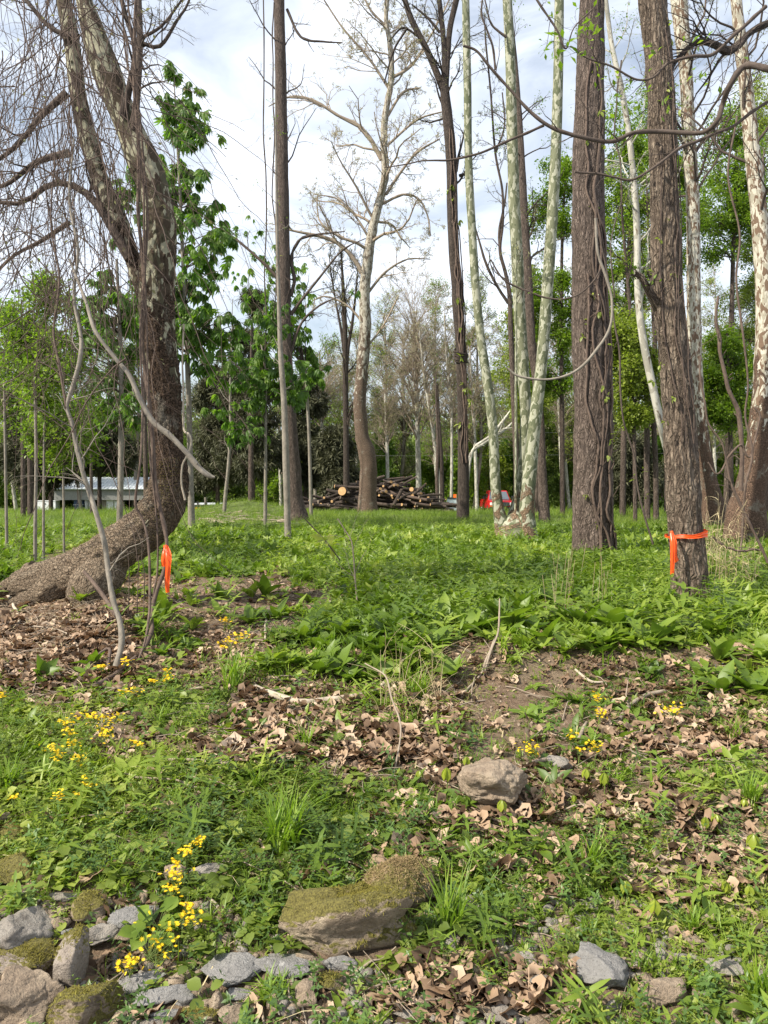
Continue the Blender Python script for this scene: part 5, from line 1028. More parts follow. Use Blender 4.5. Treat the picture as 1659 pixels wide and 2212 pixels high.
def cover():
    ru = rng.uniform
    # terrace: lush broad upright leaves
    lush = [rosette(rng.integers(6, 10), rng.uniform(.36, .55), 1.0, rng.uniform(.7, 1.1), 0, 3, rng.uniform(.2, .6)) for _ in range(9)] + [rosette(7, .55, .7, .75, .35, 2, .25) for _ in range(4)]
    weeds = [stemherb(rng.integers(5, 9), .22, rng.uniform(.3, .5), 1., 2) for _ in range(6)]
    mb = MB()
    p, g = field(1500, 4.4, 9, 'green', seed=51, nf=1.6); sow(mb, weeds, p, ru(.15, .34, len(p)), .2)
    p, g = field(3000, 8, 18, None, seed=52, nf=.9); sow(mb, weeds, p, ru(.15, .32, len(p)), .3)
    p, g = field(10500, 4.55, 9, 'green', seed=1, nf=1.3, pw=1.6); sow(mb, lush, p, ru(.055, .155, len(p)), .35)
    p, g = field(16000, 8, 18, 'green', seed=2, nf=.8, pw=1.2); sow(mb, lush, p, ru(.07, .19, len(p)), .35)
    simple = [rosette(7, .5, 1., .9, 0, 1, .3) for _ in range(5)]
    p, g = field(20000, 17, 36.5, None, seed=3, nf=.4); sow(mb, simple, p, ru(.13, .23, len(p)), .4)
    p, g = field(5000, 41, 62, None, seed=3, nf=.3); sow(mb, simple, p, ru(.3, .6, len(p)))
    tag(mb.obj('ground_cover', M_cover, smooth=True), 'lush broad-leaved spring plants carpeting the terrace between the trees', 'ground cover', kind='stuff')
    # violets and other low round leaves
    vio = [rosette(rng.integers(4, 8), .95, .5, .3, .45, 3, .15, heart=.12) for _ in range(8)]
    mb = MB(); p, g = field(3600, 1.9, 4.7, 'green', seed=4, nf=1.6, pw=1.6); 
    s = vnoise(p[:, 0]*1.1, p[:, 1]*1.1, 0, 41) + .6*sm(0., -1.5, p[:, 0]) > .15; p = p[s]; sow(mb, vio, p, ru(.05, .10, len(p)), .2)
    p, g = field(2600, 4.5, 10, 'green', seed=5, nf=1.2); sow(mb, vio, p, ru(.08, .15, len(p)), .2)
    tag(mb.obj('violets', M_herb), 'low round-leaved violets spread over the bank', 'ground cover', kind='stuff')
    # tiny creeping herbs in the foreground
    tiny = [rosette(rng.integers(6, 10), .38, 1., .5, 0, 2, .25) for _ in range(8)] + [stemherb(rng.integers(3, 5), .55, .42, 1.1) for _ in range(6)]
    mb = MB(); p, g = field(40000, 1.85, 4.6, 'green', seed=6, nf=3.2, pw=1.5); sow(mb, tiny, p, ru(.014, .05, len(p)), .45)
    p, g = field(9000, 1.85, 5.4, None, seed=8, nf=4.); sow(mb, tiny, p, ru(.009, .018, len(p)), .5)
    tag(mb.obj('creeping_herbs', M_herb), 'small creeping herbs between the stones and dead leaves', 'ground cover', kind='stuff')
    mint = [stemherb(rng.integers(4, 6), .5, .45, 1.6, 2) for _ in range(6)]
    mb = MB(); p, g = field(1500, 1.9, 3.0, None, seed=14, nf=2.); sow(mb, mint, p, ru(.03, .06, len(p)), .3)
    p, g = field(900, 2.8, 4.6, 'green', seed=15, nf=2.); sow(mb, mint, p, ru(.04, .08, len(p)), .3)
    tag(mb.obj('young_mint', M_deepg), 'darker young mint-like shoots in the foreground', 'ground cover', kind='stuff')
    spr = [stemherb(rng.integers(4, 7), .6, rng.uniform(.14, .24), .9, 3) for _ in range(6)]
    mb = MB(); p, g = field(1300, 1.95, 4.8, 'green', seed=71, nf=1.8); sow(mb, spr, p, ru(.06, .15, len(p)), .25)
    p, g = field(700, 4.5, 9, 'green', seed=72, nf=1.2); sow(mb, spr, p, ru(.12, .3, len(p)), .25)
    plan = [rosette(rng.integers(5, 9), .38, 1., .55, 0, 3, .3) for _ in range(5)]
    p, g = field(1500, 1.95, 4.8, None, seed=73, nf=2.6, pw=1.); p = p[vnoise(p[:, 0]*3, p[:, 1]*3, 0, 74) > .1]; sow(mb, plan, p, ru(.04, .10, len(p)), .3)
    tag(mb.obj('young_weeds', M_cover), 'taller young weeds with narrow leaves spread over the bank', 'weeds', kind='stuff')
    # grass
    tf = [tuft(9, 1., .045, .6, .25, 3) for _ in range(8)]
    mb = MB(); p, g = field(8500, 1.85, 4.7, 'green', seed=7, nf=1.5, pw=1.1); sow(mb, tf, p, ru(.03, .11, len(p)), .15)
    p, g = field(5000, 4.6, 12, 'green', seed=9, nf=.8); sow(mb, tf, p, ru(.10, .25, len(p)), .15)
    p, g = field(1800, 1.85, 5, None, seed=19, nf=3.); sow(mb, tf, p, ru(.02, .06, len(p)), .3)
    tag(mb.obj('grass', M_grass), 'thin bright grass blades all over the bank', 'grass', kind='stuff')
    mb = MB(); p, g = field(5200, 1.85, 6.5, 'bare', seed=17, nf=3.)
    st = [blade(1, .02, .3, 2), blade(1, .03, .6, 3)]; k = rng.integers(0, 2, len(p))
    for i in (0, 1): s = k == i; place(mb, st[i], p[s] + [0, 0, .01], rotz(ru(0, 6.28, s.sum())) @ roty(ru(.9, 1.55, s.sum())), ru(.05, .22, s.sum()), ru(0, 1, s.sum()))
    tag(mb.obj('dry_straw', M_straw), 'dry straw lying on the bank', 'straw', kind='stuff')
    # leaf litter
    dl = [deadleaf() for _ in range(16)]; small = [(np.array([[0, 0, 0], [.5, .28, .08], [1, 0, -.04], [.45, -.3, .12]]) - [.5, 0, 0], np.array([[0, 1, 2, 3]]), E3), (np.array([[0, 0, 0], [.4, .35, -.1], [.9, .1, .15], [.6, -.3, .05]]) - [.5, 0, 0], np.array([[0, 1, 2, 3]]), E3)]
    mb = MB(); p, g = field(6500, 1.9, 5.6, 'bare', seed=10, nf=1.6, pw=.9)
    p = p[~((np.abs(p[:, 0]-.85) < .65) & (np.abs(p[:, 1]-4.1) < .42) & (ru(0, 1, len(p)) < .8))]; sow(mb, dl, p, ru(.04, .115, len(p)), .45, ru(0, 1, len(p))**1.3, .010)
    for (xa, xb, ya, yb, m) in ((500, 1000, 1490, 1650, 330), (1280, 1659, 1480, 1640, 190), (0, 330, 1320, 1490, 170), (1100, 1659, 1700, 1950, 120), (800, 1100, 1760, 1900, 60), (850, 1250, 2080, 2200, 60)):
        xs, ys = ru(xa, xb, m), ru(ya, yb, m); q = np.array([G(a, b) for a, b in zip(xs, ys)]); sow(mb, dl, q, ru(.06, .14, m), .4, ru(.1, 1, m), .022)
    p, g = field(1100, 5.0, 8.5, 'bare', seed=12, nf=1.5, pw=2.); sow(mb, dl, p, ru(.07, .15, len(p)), .35, ru(0, 1, len(p)), .012)
    p, g = field(42000, 1.9, 6.2, 'bare', seed=11, nf=1.5, pw=1.2); p = p[~((np.abs(p[:, 0]-.85) < .65) & (np.abs(p[:, 1]-4.1) < .42) & (ru(0, 1, len(p)) < .7))]; sow(mb, small, p, ru(.010, .04, len(p)), .5, ru(0, 1, len(p)), .006)
    p, g = field(9000, 5, 9, 'bare', seed=11, nf=1.2, pw=2.); sow(mb, small, p, ru(.025, .07, len(p)), .5, ru(0, 1, len(p)), .006)
    tag(mb.obj('leaf_litter', M_dead, smooth=True), 'brown fallen plane-tree leaves and crumbs of leaf littering the bank', 'leaf litter', kind='stuff')
    # twigs
    mb = MB(); p, g = field(3200, 1.9, 7.5, 'bare', seed=13, nf=1.5); m = len(p); L = ru(.06, .5, m); a = ru(0, 2*pi, m); b = a + rng.normal(0, .35, m)
    P1 = p + np.stack([np.cos(a), np.sin(a), 0*a], 1)*(L*.5)[:, None]; P2 = P1 + np.stack([np.cos(b), np.sin(b), 0*a], 1)*(L*.5)[:, None]
    for q in (P1, P2): q[:, 2] = hgt(q[:, 0], q[:, 1]) + ru(.004, .03, m)
    C = np.stack([p + [0, 0, .008], (p+P1)/2 + [0, 0, .012], P1, (P1+P2)/2 + rng.normal(0, .008, P1.shape), P2], 1); tubes(mb, C, ru(.0012, .0045, m)[:, None]*np.linspace(1, .5, 5), 4)
    tag(mb.obj('fallen_twigs', B_stick), 'thin fallen twigs scattered among the dead leaves', 'twigs', kind='stuff')
    # gravel crumbs
    mb = MB(); p, g = field(2500, 1.9, 5, 'bare', seed=16, nf=2.)
    peb = []
    for _ in range(5):
        v = norm(rng.normal(size=(8, 3))); v = np.array([[x, y, z] for x in (-1, 1) for y in (-1, 1) for z in (-1, 1)])*.5*ru(.6, 1.2, (8, 3)); peb.append((v, np.array([(0, 1, 3, 2), (4, 6, 7, 5), (0, 4, 5, 1), (2, 3, 7, 6), (0, 2, 6, 4), (1, 5, 7, 3)]), E3))
    sow(mb, peb, p, ru(.004, .018, len(p)), .6); tag(mb.obj('gravel', K_tan), 'soil crumbs and tiny stones', 'gravel', kind='stuff')
    mb = MB(); p, g = field(1600, 1.9, 2.6, None, seed=26, nf=3.); bigp = []
    for _ in range(6):
        v = norm(rng.normal(size=(1, 3))); th = np.linspace(0, pi, 7)[:, None]; ph = np.linspace(0, 2*pi, 9, endpoint=False)[None]; v = np.stack([np.sin(th)*np.cos(ph), np.sin(th)*np.sin(ph)*.7, np.cos(th)*.45+0*ph], -1).reshape(-1, 3)*.5; v = v*(1+.25*vnoise(v[:, 0]*4, v[:, 1]*4, v[:, 2]*4, _)[:, None])
        i = np.arange(6)[:, None]*9; j = np.arange(9)[None]; j2 = (j+1) % 9; bigp.append((v, np.stack([i+j, i+9+j, i+9+j2, i+j2], -1).reshape(-1, 4), E3))
    h_ = len(p)//2; mt = MB(); sow(mt, bigp, p[:h_], ru(.02, .07, h_), .35, None, .004); tag(mt.obj('tan_pebbles', K_tan), 'loose tan pebbles among the plants along the bottom of the bank', 'pebbles', kind='stuff'); p = p[h_:]; sow(mb, bigp, p, ru(.02, .065, len(p)), .35, None, .004); tag(mb.obj('pebbles', K_grey), 'loose grey pebbles among the plants along the bottom of the bank', 'pebbles', kind='stuff')
    # straw stalks at the right
    mb = MB(); n = 90; x = ru(1495, 1640, n); y = ru(1215, 1290, n)
    pts = np.array([G(a, b) for a, b in zip(x, y)]); h = ru(.35, 1.05, n)*np.where(x < 1560, 1, .7); la = ru(0, 6.28, n); le = ru(0, .35, n)
    C = np.stack([pts + np.stack([np.cos(la)*le*h*t*t, np.sin(la)*le*h*t*t, h*t - .05], 1) for t in np.linspace(0, 1, 6)], 1); tubes(mb, C, np.linspace(.003, .0015, 6)[None].repeat(n, 0), 3, tint=ru(0, 1, n))
    n3 = 60; x = ru(820, 960, n3); y = ru(1440, 1560, n3); pts3 = np.array([G(a, b) for a, b in zip(x, y)]); h3 = ru(.12, .42, n3); a3 = ru(0, 6.28, n3); l3 = ru(0, .9, n3)
    C9 = np.stack([pts3 + np.stack([np.cos(a3)*l3*h3*t*t, np.sin(a3)*l3*h3*t*t, h3*t*(1-.4*l3*t) - .01], 1) for t in np.linspace(0, 1, 6)], 1); tubes(mb, C9, np.linspace(.0025, .001, 6)[None].repeat(n3, 0), 3, tint=ru(0, 1, n3))
    for k in (1, 2): pos, D = along(C, 3, .3); place(mb, blade(1, .05, .9, 3), pos, aim(norm(D+rng.normal(size=D.shape))) @ roty(np.full(len(pos), pi/2)), ru(.06, .16, len(pos)), ru(0, 1, len(pos)))
    n2 = 26; x = ru(1180, 1330, n2); y = ru(1260, 1340, n2); pts = np.array([G(a, b) for a, b in zip(x, y)]); h = ru(.2, .5, n2)
    C = np.stack([pts + np.stack([.15*h*t*np.cos(x), .1*h*t*np.sin(x), h*t - .03], 1) for t in np.linspace(0, 1, 5)], 1); tubes(mb, C, np.full((n2, 5), .0022), 3)
    tag(mb.obj('dry_stalks', M_straw), 'pale dry grass stalks standing right of the taped tree', 'dry grass', kind='stuff')
M_deepg = leafmat('mint_leaf', [(0, (.05, .09, .025)), (.5, (.09, .155, .035)), (1, (.16, .23, .05))], .3, .4)

# ------------------------------------------------------------------ stones
def uvs(n=40, m=26):
    th = np.linspace(0, pi, m)[:, None]; ph = np.linspace(0, 2*pi, n, endpoint=False)[None]
    v = np.stack([np.sin(th)*np.cos(ph), np.sin(th)*np.sin(ph), np.cos(th)+0*ph], -1).reshape(-1, 3); i = np.arange(m-1)[:, None]*n; j = np.arange(n)[None]; j2 = (j+1) % n
    return v, np.stack([i+j, i+n+j, i+n+j2, i+j2], -1).reshape(-1, 4)
ROCKN = [0]
def rock(cx, cy, w, h, mat, label, flat=.5, yaw=0., cat='stone', group=None, moss=0, seed=None, roll=0., lump=.22, sunk=.25, mossmat=None, name='stone', ncl=9, e=.80):
    ROCKN[0] += 1; sd = seed or ROCKN[0]*13
    g = G(cx, cy); dist = math.hypot(math.hypot(g[0], g[1]), EYE-g[2]); sc = dist/F; al = math.atan2(EYE-g[2], g[1])
    wm = w*sc; hm = h*sc; H = flat*hm; D = max((hm - H*cos(al))/max(sin(al), .2), .45*hm)
    g = G(cx, cy, H*.3)
    v, q = uvs(150, 90) if w > 125 else (uvs(72, 44) if w > 50 else uvs(40, 24))
    # squarish super-ellipsoid, clipped by a few planes, then roughened
    r = np.random.default_rng(sd)
    v = np.sign(v)*np.abs(v)**e
    for k in range(ncl):
        nrm = norm(r.normal(size=3)*[1, 1, .8]); off = r.uniform(.55, .9); s = v @ nrm; v = v - np.maximum(s-off, 0)[:, None]*nrm*.93
    v = v*(1 + lump*vnoise(v[:, 0]*1.4+5, v[:, 1]*1.4, v[:, 2]*1.4, sd)[:, None] + .07*fbm(v[:, 0]*3, v[:, 1]*3, v[:, 2]*3, sd+1, 3)[:, None] + .03*fbm(v[:, 0]*8, v[:, 1]*8, v[:, 2]*8, sd+2, 3)[:, None] - .05*np.maximum(0, .12-np.abs(vnoise(v[:, 0]*2.3, v[:, 1]*2.3, v[:, 2]*2.3, sd+7)))[:, None]/.12)
    v = v / np.abs(v).max(0) * np.array([wm*.54, D*.54, H*.75]); R = rotz(np.array(yaw)) @ roty(np.array(roll)); v = v @ R.T
    c = np.array([g[0], g[1], float(hgt(g[0], g[1])) + H*.75*(1-sunk*2)])
    mb = MB(); mb.add(v + c, q); AVOID.append((c[0], c[1]-.01, wm*.46, D*.5+.01))
    o = mb.obj(name, mat, loc=c); tag(o, label, cat, group)
    if moss:
        n = moss; ti = rng.integers(0, len(q), n); a, b = rng.uniform(0, 1, (2, n, 1)); tri = v[q[ti]]; pos = (tri[:, 0]*(1-a)+tri[:, 1]*a)*(1-b) + (tri[:, 3]*(1-a)+tri[:, 2]*a)*b
        nn = norm(np.cross(tri[:, 1]-tri[:, 0], tri[:, 3]-tri[:, 0])); nn = np.where((nn*pos).sum(1, keepdims=True) < 0, -nn, nn)
        k = (nn[:, 2] + .8*vnoise(pos[:, 0]*9/wm*.4, pos[:, 1]*9/wm*.4, 0, sd)) > (.45 if mossmat is None else .3)
        if name == 'boulder': k = (nn[:, 2] > .1) & ((pos[:, 0] + .5*pos[:, 1]/D*wm*.6 + .1*wm*vnoise(pos[:, 0]*18, pos[:, 1]*18, 0, 4)) > -.12*wm) 
        pos, nn = pos[k], nn[k]; mm = MB(); sz = rng.uniform(.006, .014, len(pos))
        tn = np.clip((pos[:, 0]/wm+.5)*1.2 + rng.normal(0, .15, len(pos)), 0, 1)
        place(mm, blade(1, .2, .5, 2), pos + c, aim(norm(nn + .8*rng.normal(size=nn.shape))) @ roty(np.full(len(pos), pi/2)), sz, rng.uniform(0, 1, len(pos)))
        m_ = mm.obj('moss', mossmat or M_moss, loc=c); m_.parent = o; m_.location = (0, 0, 0)
    return o
ST = [(40, 2018, 108, 100, K_grey, 'big smooth grey stone cut by the left edge, uppermost of the left stone heap', .5, .1, 0),
 (62, 2078, 132, 62, K_mgrey, 'pinkish stone with a dark moss cap between the two biggest stones at lower left', .5, -.2, 900),
 (155, 2085, 58, 118, K_mgrey, 'upright pointed slab with a mossy belly at lower left', .7, .2, 900),
 (52, 2160, 126, 112, K_tan, 'large rounded brown-grey stone in the lower left corner', .6, .1, 0),
 (176, 2188, 138, 92, K_mtan, 'rounded tan stone with moss on top at the bottom edge, left', .6, .2, 900),
 (146, 1937, 62, 20, K_grey, 'thin pale stone above the left stone heap', .4, 0, 0), (196, 1963, 62, 58, K_mtan, 'moss-backed brown stone above the slab at lower left', .6, .6, 500),
 (300, 1982, 96, 48, K_blue, 'smooth grey stone left of the ragwort clump', .5, .1, 0), (220, 2024, 56, 50, K_grey, 'angled grey stone between the slab and the ragwort clump', .5, .9, 0), (262, 2022, 48, 30, K_tan, 'pale tan stone half under the ragwort leaves', .5, 0, 0), (150, 2016, 36, 22, K_blue, 'small grey stone at the tip of the upright slab', .5, .3, 0),
 (380, 1888, 42, 38, K_tan, 'tan stone behind the upper ragwort flowers', .6, .1, 0), (449, 1884, 64, 36, K_grey, 'slanting grey stone right of the upper ragwort flowers', .5, .7, 0), (424, 1956, 44, 20, K_tan, 'flat tan stone beside the middle ragwort flowers', .5, 0, 0),
 (304, 2124, 96, 38, K_blue, 'long wedge-shaped slate stone below the ragwort clump', .45, .25, 0), (353, 2156, 94, 36, K_blue, 'long smooth slate stone below the wedge-shaped one', .5, .12, 0), (403, 2161, 38, 24, K_blue, 'small oval slate pebble at the end of the long smooth stone', .6, .1, 0),
 (413, 2127, 36, 14, K_blue, 'upper of two thin flat slate chips', .4, .1, 0), (411, 2142, 32, 12, K_blue, 'lower of two thin flat slate chips', .4, .0, 0), (354, 2190, 66, 18, K_blue, 'thin flat slab at the bottom edge, centre left', .35, .1, 0),
 (430, 2198, 66, 34, K_mtan, 'lumpy brown stone at the bottom edge', .6, 0, 300), (325, 2210, 70, 18, K_grey, 'half hidden grey stone on the very bottom edge', .4, 0, 0), (466, 2172, 28, 42, K_tan, 'narrow reddish stone standing by the beige one', .7, 0, 0), (506, 2196, 56, 40, K_tan, 'beige stone with leaf shadows at the bottom edge', .5, .4, 0), (513, 2148, 60, 20, K_blue, 'thin grey stone under the big flat stone', .35, 0, 0),
 (498, 2092, 120, 62, K_blue, 'big flat slate-grey stone right of the ragwort clump', .3, .1, 0), (608, 2088, 110, 44, K_blue, 'long flat grey stone left of the mossy boulder foot', .35, -.1, 0), (655, 2070, 50, 32, K_tan, 'small tan stone touching the mossy boulder', .6, 0, 0), (735, 2081, 64, 32, K_blue, 'grey stone just below the mossy boulder', .5, .1, 0),
 (714, 2125, 44, 36, K_mtan, 'rounded stone below the mossy boulder', .6, 0, 200), (662, 2150, 42, 46, K_tan, 'rough brown stone near the bottom, left of the rounded stone', .6, 0, 0), (934, 2160, 60, 30, K_tan, 'tan stone under curled dead leaves near the bottom', .5, .2, 0), (984, 2162, 28, 22, K_blue, 'small blue-grey stone near the bottom centre', .6, 0, 0), (1024, 2178, 66, 30, K_tan, 'broad tan stone near the bottom centre', .4, .1, 0), (1082, 2196, 64, 34, K_grey, 'grey stone on the bottom edge, right of centre', .5, 0, 0), (880, 2192, 58, 22, K_grey, 'low grey stone on the bottom edge, centre', .4, 0, 0),
 (1290, 2096, 92, 90, K_blue, 'dark tilted stone with herbs before it, lower right', .45, .8, 0), (1440, 2148, 98, 56, K_tan, 'tan stone with a dark side near the lower right', .5, .1, 0), (1135, 2074, 40, 34, K_grey, 'small pale grey stone right of bottom centre', .6, 0, 0), (1168, 2128, 42, 32, K_grey, 'mauve-grey stone left of the dark tilted one', .6, .2, 0), (1467, 2068, 28, 20, K_grey, 'tiny pale stone above the tan one at lower right', .6, 0, 0), (1430, 2066, 22, 28, K_grey, 'tiny upright stone above the tan one at lower right', .6, 0, 0), (1498, 2034, 40, 24, K_tan, 'pale stone in short grass at lower right', .5, 0, 0), (1566, 2090, 66, 34, K_grey, 'half buried grey stone at the lower right', .4, 0, 0), (1168, 2208, 54, 26, K_tan, 'tan stone on the bottom edge, right', .4, 0, 0), (1100, 2205, 50, 26, K_grey, 'grey-brown stone on the bottom edge right of centre', .5, 0, 0),
 (1208, 1650, 52, 34, K_grey, 'slanting pale stone beside the big tan rock', .5, .7, 0), (4, 1768, 46, 22, K_tan, 'brown stone at the left edge, upper', .5, 0, 0), (24, 1800, 70, 34, K_mtan, 'larger brown stone at the left edge below it', .5, 0, 300), (28, 1880, 90, 60, K_mtan, 'dark soil-covered stone under the violets at the left edge', .5, 0, 400)]
for (cx, cy, w, h, m, lab, fl, yaw, ms) in ST: rock(cx, cy, w, h, m, lab, fl, yaw, moss=ms*3)
rock(1066, 1690, 130, 118, K_tan, 'big tan rock with worn hollows right of centre on the bank', .55, -.2, cat='rock', seed=771, lump=.3, name='rock')
rock(755, 1995, 240, 138, K_mtan, 'large tan boulder half covered in moss in the foreground', .70, .12, cat='boulder', seed=431, lump=.34, sunk=.32, ncl=9, e=.85, name='boulder', moss=16000, roll=-.12)
rock(862, 1925, 140, 110, K_mtan, 'lump of matted dry moss and roots on the right of the large boulder', .7, .2, cat='moss clump', seed=99, lump=.2, ncl=0, e=1., name='moss_clump', moss=16000, mossmat=M_drymoss)

cover()
# ------------------------------------------------------------------ branches on the ground
def stick(name, label, pts, mat=None, sub=0, lift=.012, cat='branch', n=40, k=10, air=None, group=None):
    P3 = []; R = []
    for i, p in enumerate(pts):
        g = G(p[0], p[1]); 
        if len(p) > 3: q = P(p[0], p[1], p[3])
        else: q = g + [0, 0, lift + p[2]/2*g[1]/F*.5]
        P3.append(q); R.append(p[2]/2*q[1]/F)
    s = spline(np.c_[P3, R], n); c = s[:, :3] + .004*np.stack([vnoise(s[:, 0]*9, s[:, 1]*9, i, 3) for i in range(3)], 1); r = np.maximum(s[:, 3], .001)*(1+.12*vnoise(s[:, 0]*22, s[:, 1]*22, 1, 5))
    mb = MB(); tubes(mb, c, r, k, cap=True, tint=.6)
    if sub: C, R2, L = grow(c[None], r[None], sub, .2, .95, .8, .25, 4, .2, .1, .45, .3, rmin=.0015); tubes(mb, C, R2, 4)
    return tag(mb.obj(name, mat or B_stick, loc=c[0]), label, cat, group)
sk = [('fallen_branch', 'longest pale fallen branch, bleached, curving across the middle of the bank', [(549, 1491, 14), (598, 1511, 14), (658, 1524, 13), (707, 1521, 14), (760, 1513, 14), (813, 1498, 10), (846, 1458, 8), (886, 1412, 6)], B_pale, 0),
 ('fallen_branch', 'arched tan branch lying above the centre of the bank', [(671, 1336, 6), (697, 1308, 7), (724, 1306, 7), (764, 1321, 6)], B_pale, 0), ('fallen_branch', 'short whitish branch piece with dark spots, right of the arched one', [(828, 1334, 7), (850, 1340, 9), (869, 1342, 6)], B_pale, 0),
 ('fallen_branch', 'straight grey branch on the bare dirt mound', [(630, 1224, 6), (680, 1229, 8), (726, 1231, 6)], B_stick, 0), ('fallen_branch', 'short pale branch pointing towards the viewer, left of centre', [(578, 1320, 4), (574, 1352, 6), (573, 1385, 5)], B_pale, 0),
 ('fallen_branch', 'long thin brown branch crossing above the pale bleached one', [(549, 1470, 4), (640, 1476, 5), (700, 1460, 5), (793, 1432, 5), (830, 1458, 3)], B_twig, 2), ('fallen_branch', 'curved grey branch on the dirt bank right of centre', [(1041, 1458, 6), (1064, 1399, 6), (1078, 1376, 6), (1100, 1360, 4)], B_stick, 0), ('fallen_branch', 'grey branch running down from the curved one', [(1002, 1505, 5), (1022, 1480, 5), (1041, 1458, 5)], B_stick, 1),
 ('fallen_branch', 'forked pale branch on the dirt above the right ragwort', [(1243, 1451, 5), (1262, 1468, 6), (1280, 1478, 6), (1302, 1478, 4)], B_pale, 0), ('fallen_branch', 'thick bark-covered branch among dead leaves at right', [(1338, 1561, 10), (1361, 1532, 10), (1395, 1510, 10), (1446, 1497, 9)], B_stick, 1), ('fallen_branch', 'short dark rotten branch between the right-hand flowers', [(1250, 1603, 8), (1258, 1585, 9), (1267, 1567, 8)], B_stick, 0),
 ('fallen_branch', 'brown branch lying left of centre below the snapped sapling', [(331, 1502, 6), (380, 1496, 6), (440, 1490, 4)], B_stick, 0), ('fallen_branch', 'grey branch in the litter at left middle', [(327, 1643, 8), (375, 1649, 9), (430, 1652, 8), (506, 1662, 8)], B_stick, 1), ('fallen_branch', 'long wavy thin grey branch below it at left', [(241, 1668, 5), (300, 1685, 5), (380, 1692, 5), (423, 1708, 5), (529, 1717, 4)], B_stick, 1),
 ('fallen_branch', 'thin pale branch at the left edge in front of the lying trunk', [(-5, 1265, 5), (16, 1290, 6), (36, 1325, 6), (40, 1350, 5)], B_pale, 0), ('fallen_branch', 'low looping vine-like branch on the dirt at far left', [(15, 1350, 4), (60, 1355, 4), (100, 1360, 4), (140, 1370, 4), (168, 1400, 4), (170, 1435, 3)], B_stick, 0), ('fallen_branch', 'broken brown branch stub sticking up before the lying trunk', [(263, 1345, 11, 5.4), (232, 1300, 10, 5.6), (205, 1262, 9, 5.75), (182, 1235, 8, 5.85)], B_vine, 0),
 ('fallen_branch', 'pale stick in the terrace plants by the pale slim stem', [(634, 1176, 4), (650, 1172, 5), (666, 1163, 4)], B_pale, 0), ('fallen_branch', 'flat pale strip of bark below the big tan rock', [(1120, 1735, 10), (1135, 1758, 10), (1147, 1778, 8)], B_pale, 0), ('fallen_branch', 'flat reddish strip of bark right of the big tan rock', [(1138, 1657, 6), (1170, 1650, 9), (1205, 1643, 7)], B_stick, 0),
 ('fallen_branch', 'curved grey twig bending through the litter at lower right, left one', [(1408, 1887, 4), (1436, 1863, 5), (1456, 1819, 5), (1476, 1778, 4), (1474, 1750, 3)], B_stick, 0), ('fallen_branch', 'curved grey twig bending through the litter at lower right, right one', [(1480, 1889, 4), (1504, 1870, 5), (1520, 1833, 5), (1515, 1785, 4)], B_stick, 0), ('fallen_branch', 'short pale stick left of the boulder with the flowers above it', [(441, 1930, 7), (455, 1950, 8), (488, 1990, 7)], B_pale, 0), ('fallen_branch', 'little dark branch under the middle ragwort flowers', [(400, 1968, 4), (410, 1940, 5), (408, 1925, 4)], B_stick, 0)]
for nm, lab, pts, m, sb in sk: stick(nm, lab, pts, m, sb)
# thin standing dead stems
for lab, pts in (('thin dark dead stem rising from the pale bleached branch', [(853, 1670, 4), (866, 1571, 4), (845, 1505, 4), (830, 1458, 3), (790, 1432, 3)]), ('thin leaning grey stem right of centre reaching over the dirt', [(1040, 1470, 4), (1064, 1399, 4), (1078, 1355, 4), (1079, 1293, 3)])):
    g = G(pts[0][0], pts[0][1])[1]; stick('withered_weed', lab, [(p[0], p[1], p[2], g + .15*i) for i, p in enumerate(pts)], B_stick, 0, cat='dead stem')

# ================================================================== SAPLINGS, VINES, RIBBONS, FLOWERS
def airstick(name, label, cat, pts, d, mat, n=50, k=8, sub=None, parent=None, leaf_n=0, group=None, wob=.0, leafmat_=None, lsize=.03, minr=.0012):
    P3, R = px(pts, d, True); s = spline(np.c_[P3, R], n); c = s[:, :3]
    if wob: L = np.linspace(0, 10, n); c = c + wob*np.stack([vnoise(L, 0*L, i, abs(hash(label)) % 999 if False else len(label)) for i in range(3)], 1)
    r = np.maximum(s[:, 3], minr)*(1+.10*vnoise(np.linspace(0, n/3, n), 0, 1, 5)); mb = MB(); tubes(mb, c, r, k, cap=True, tint=.6)
    C = None
    if sub:
        C, R2, L = grow(c[None], r[None], sub[0], .15, .98, .8, sub[1], 5, .2, sub[2] if len(sub) > 2 else .05, .35, .3, rmin=minr); tubes(mb, C, R2, 4)
        if len(sub) > 3: C, R2, L = grow(C, R2, sub[3], .15, 1, .8, L*.5, 4, .2, .0, .5, .3, rmin=minr*.8); tubes(mb, C, R2, 3)
    if leaf_n:
        e = empty(name, c[0], label, cat, group); mb.obj('stem', mat, e); f = MB(); pos, D = along(C if C is not None else c[None], leaf_n, .5 if C is not None else .2)
        D = norm(D + .8*rng.normal(size=D.shape)); place(f, leaf(.5, 2, .1, .3), pos, aim(D), lsize*rng.uniform(.6, 1.3, len(pos)), rng.uniform(0, 1, len(pos))); f.obj('leaves', leafmat_ or M_fine, e); return e
    return tag(mb.obj(name, mat, loc=c[0]), label, cat, group)
ds = 5.0
gs = G(251, 1438)[1]
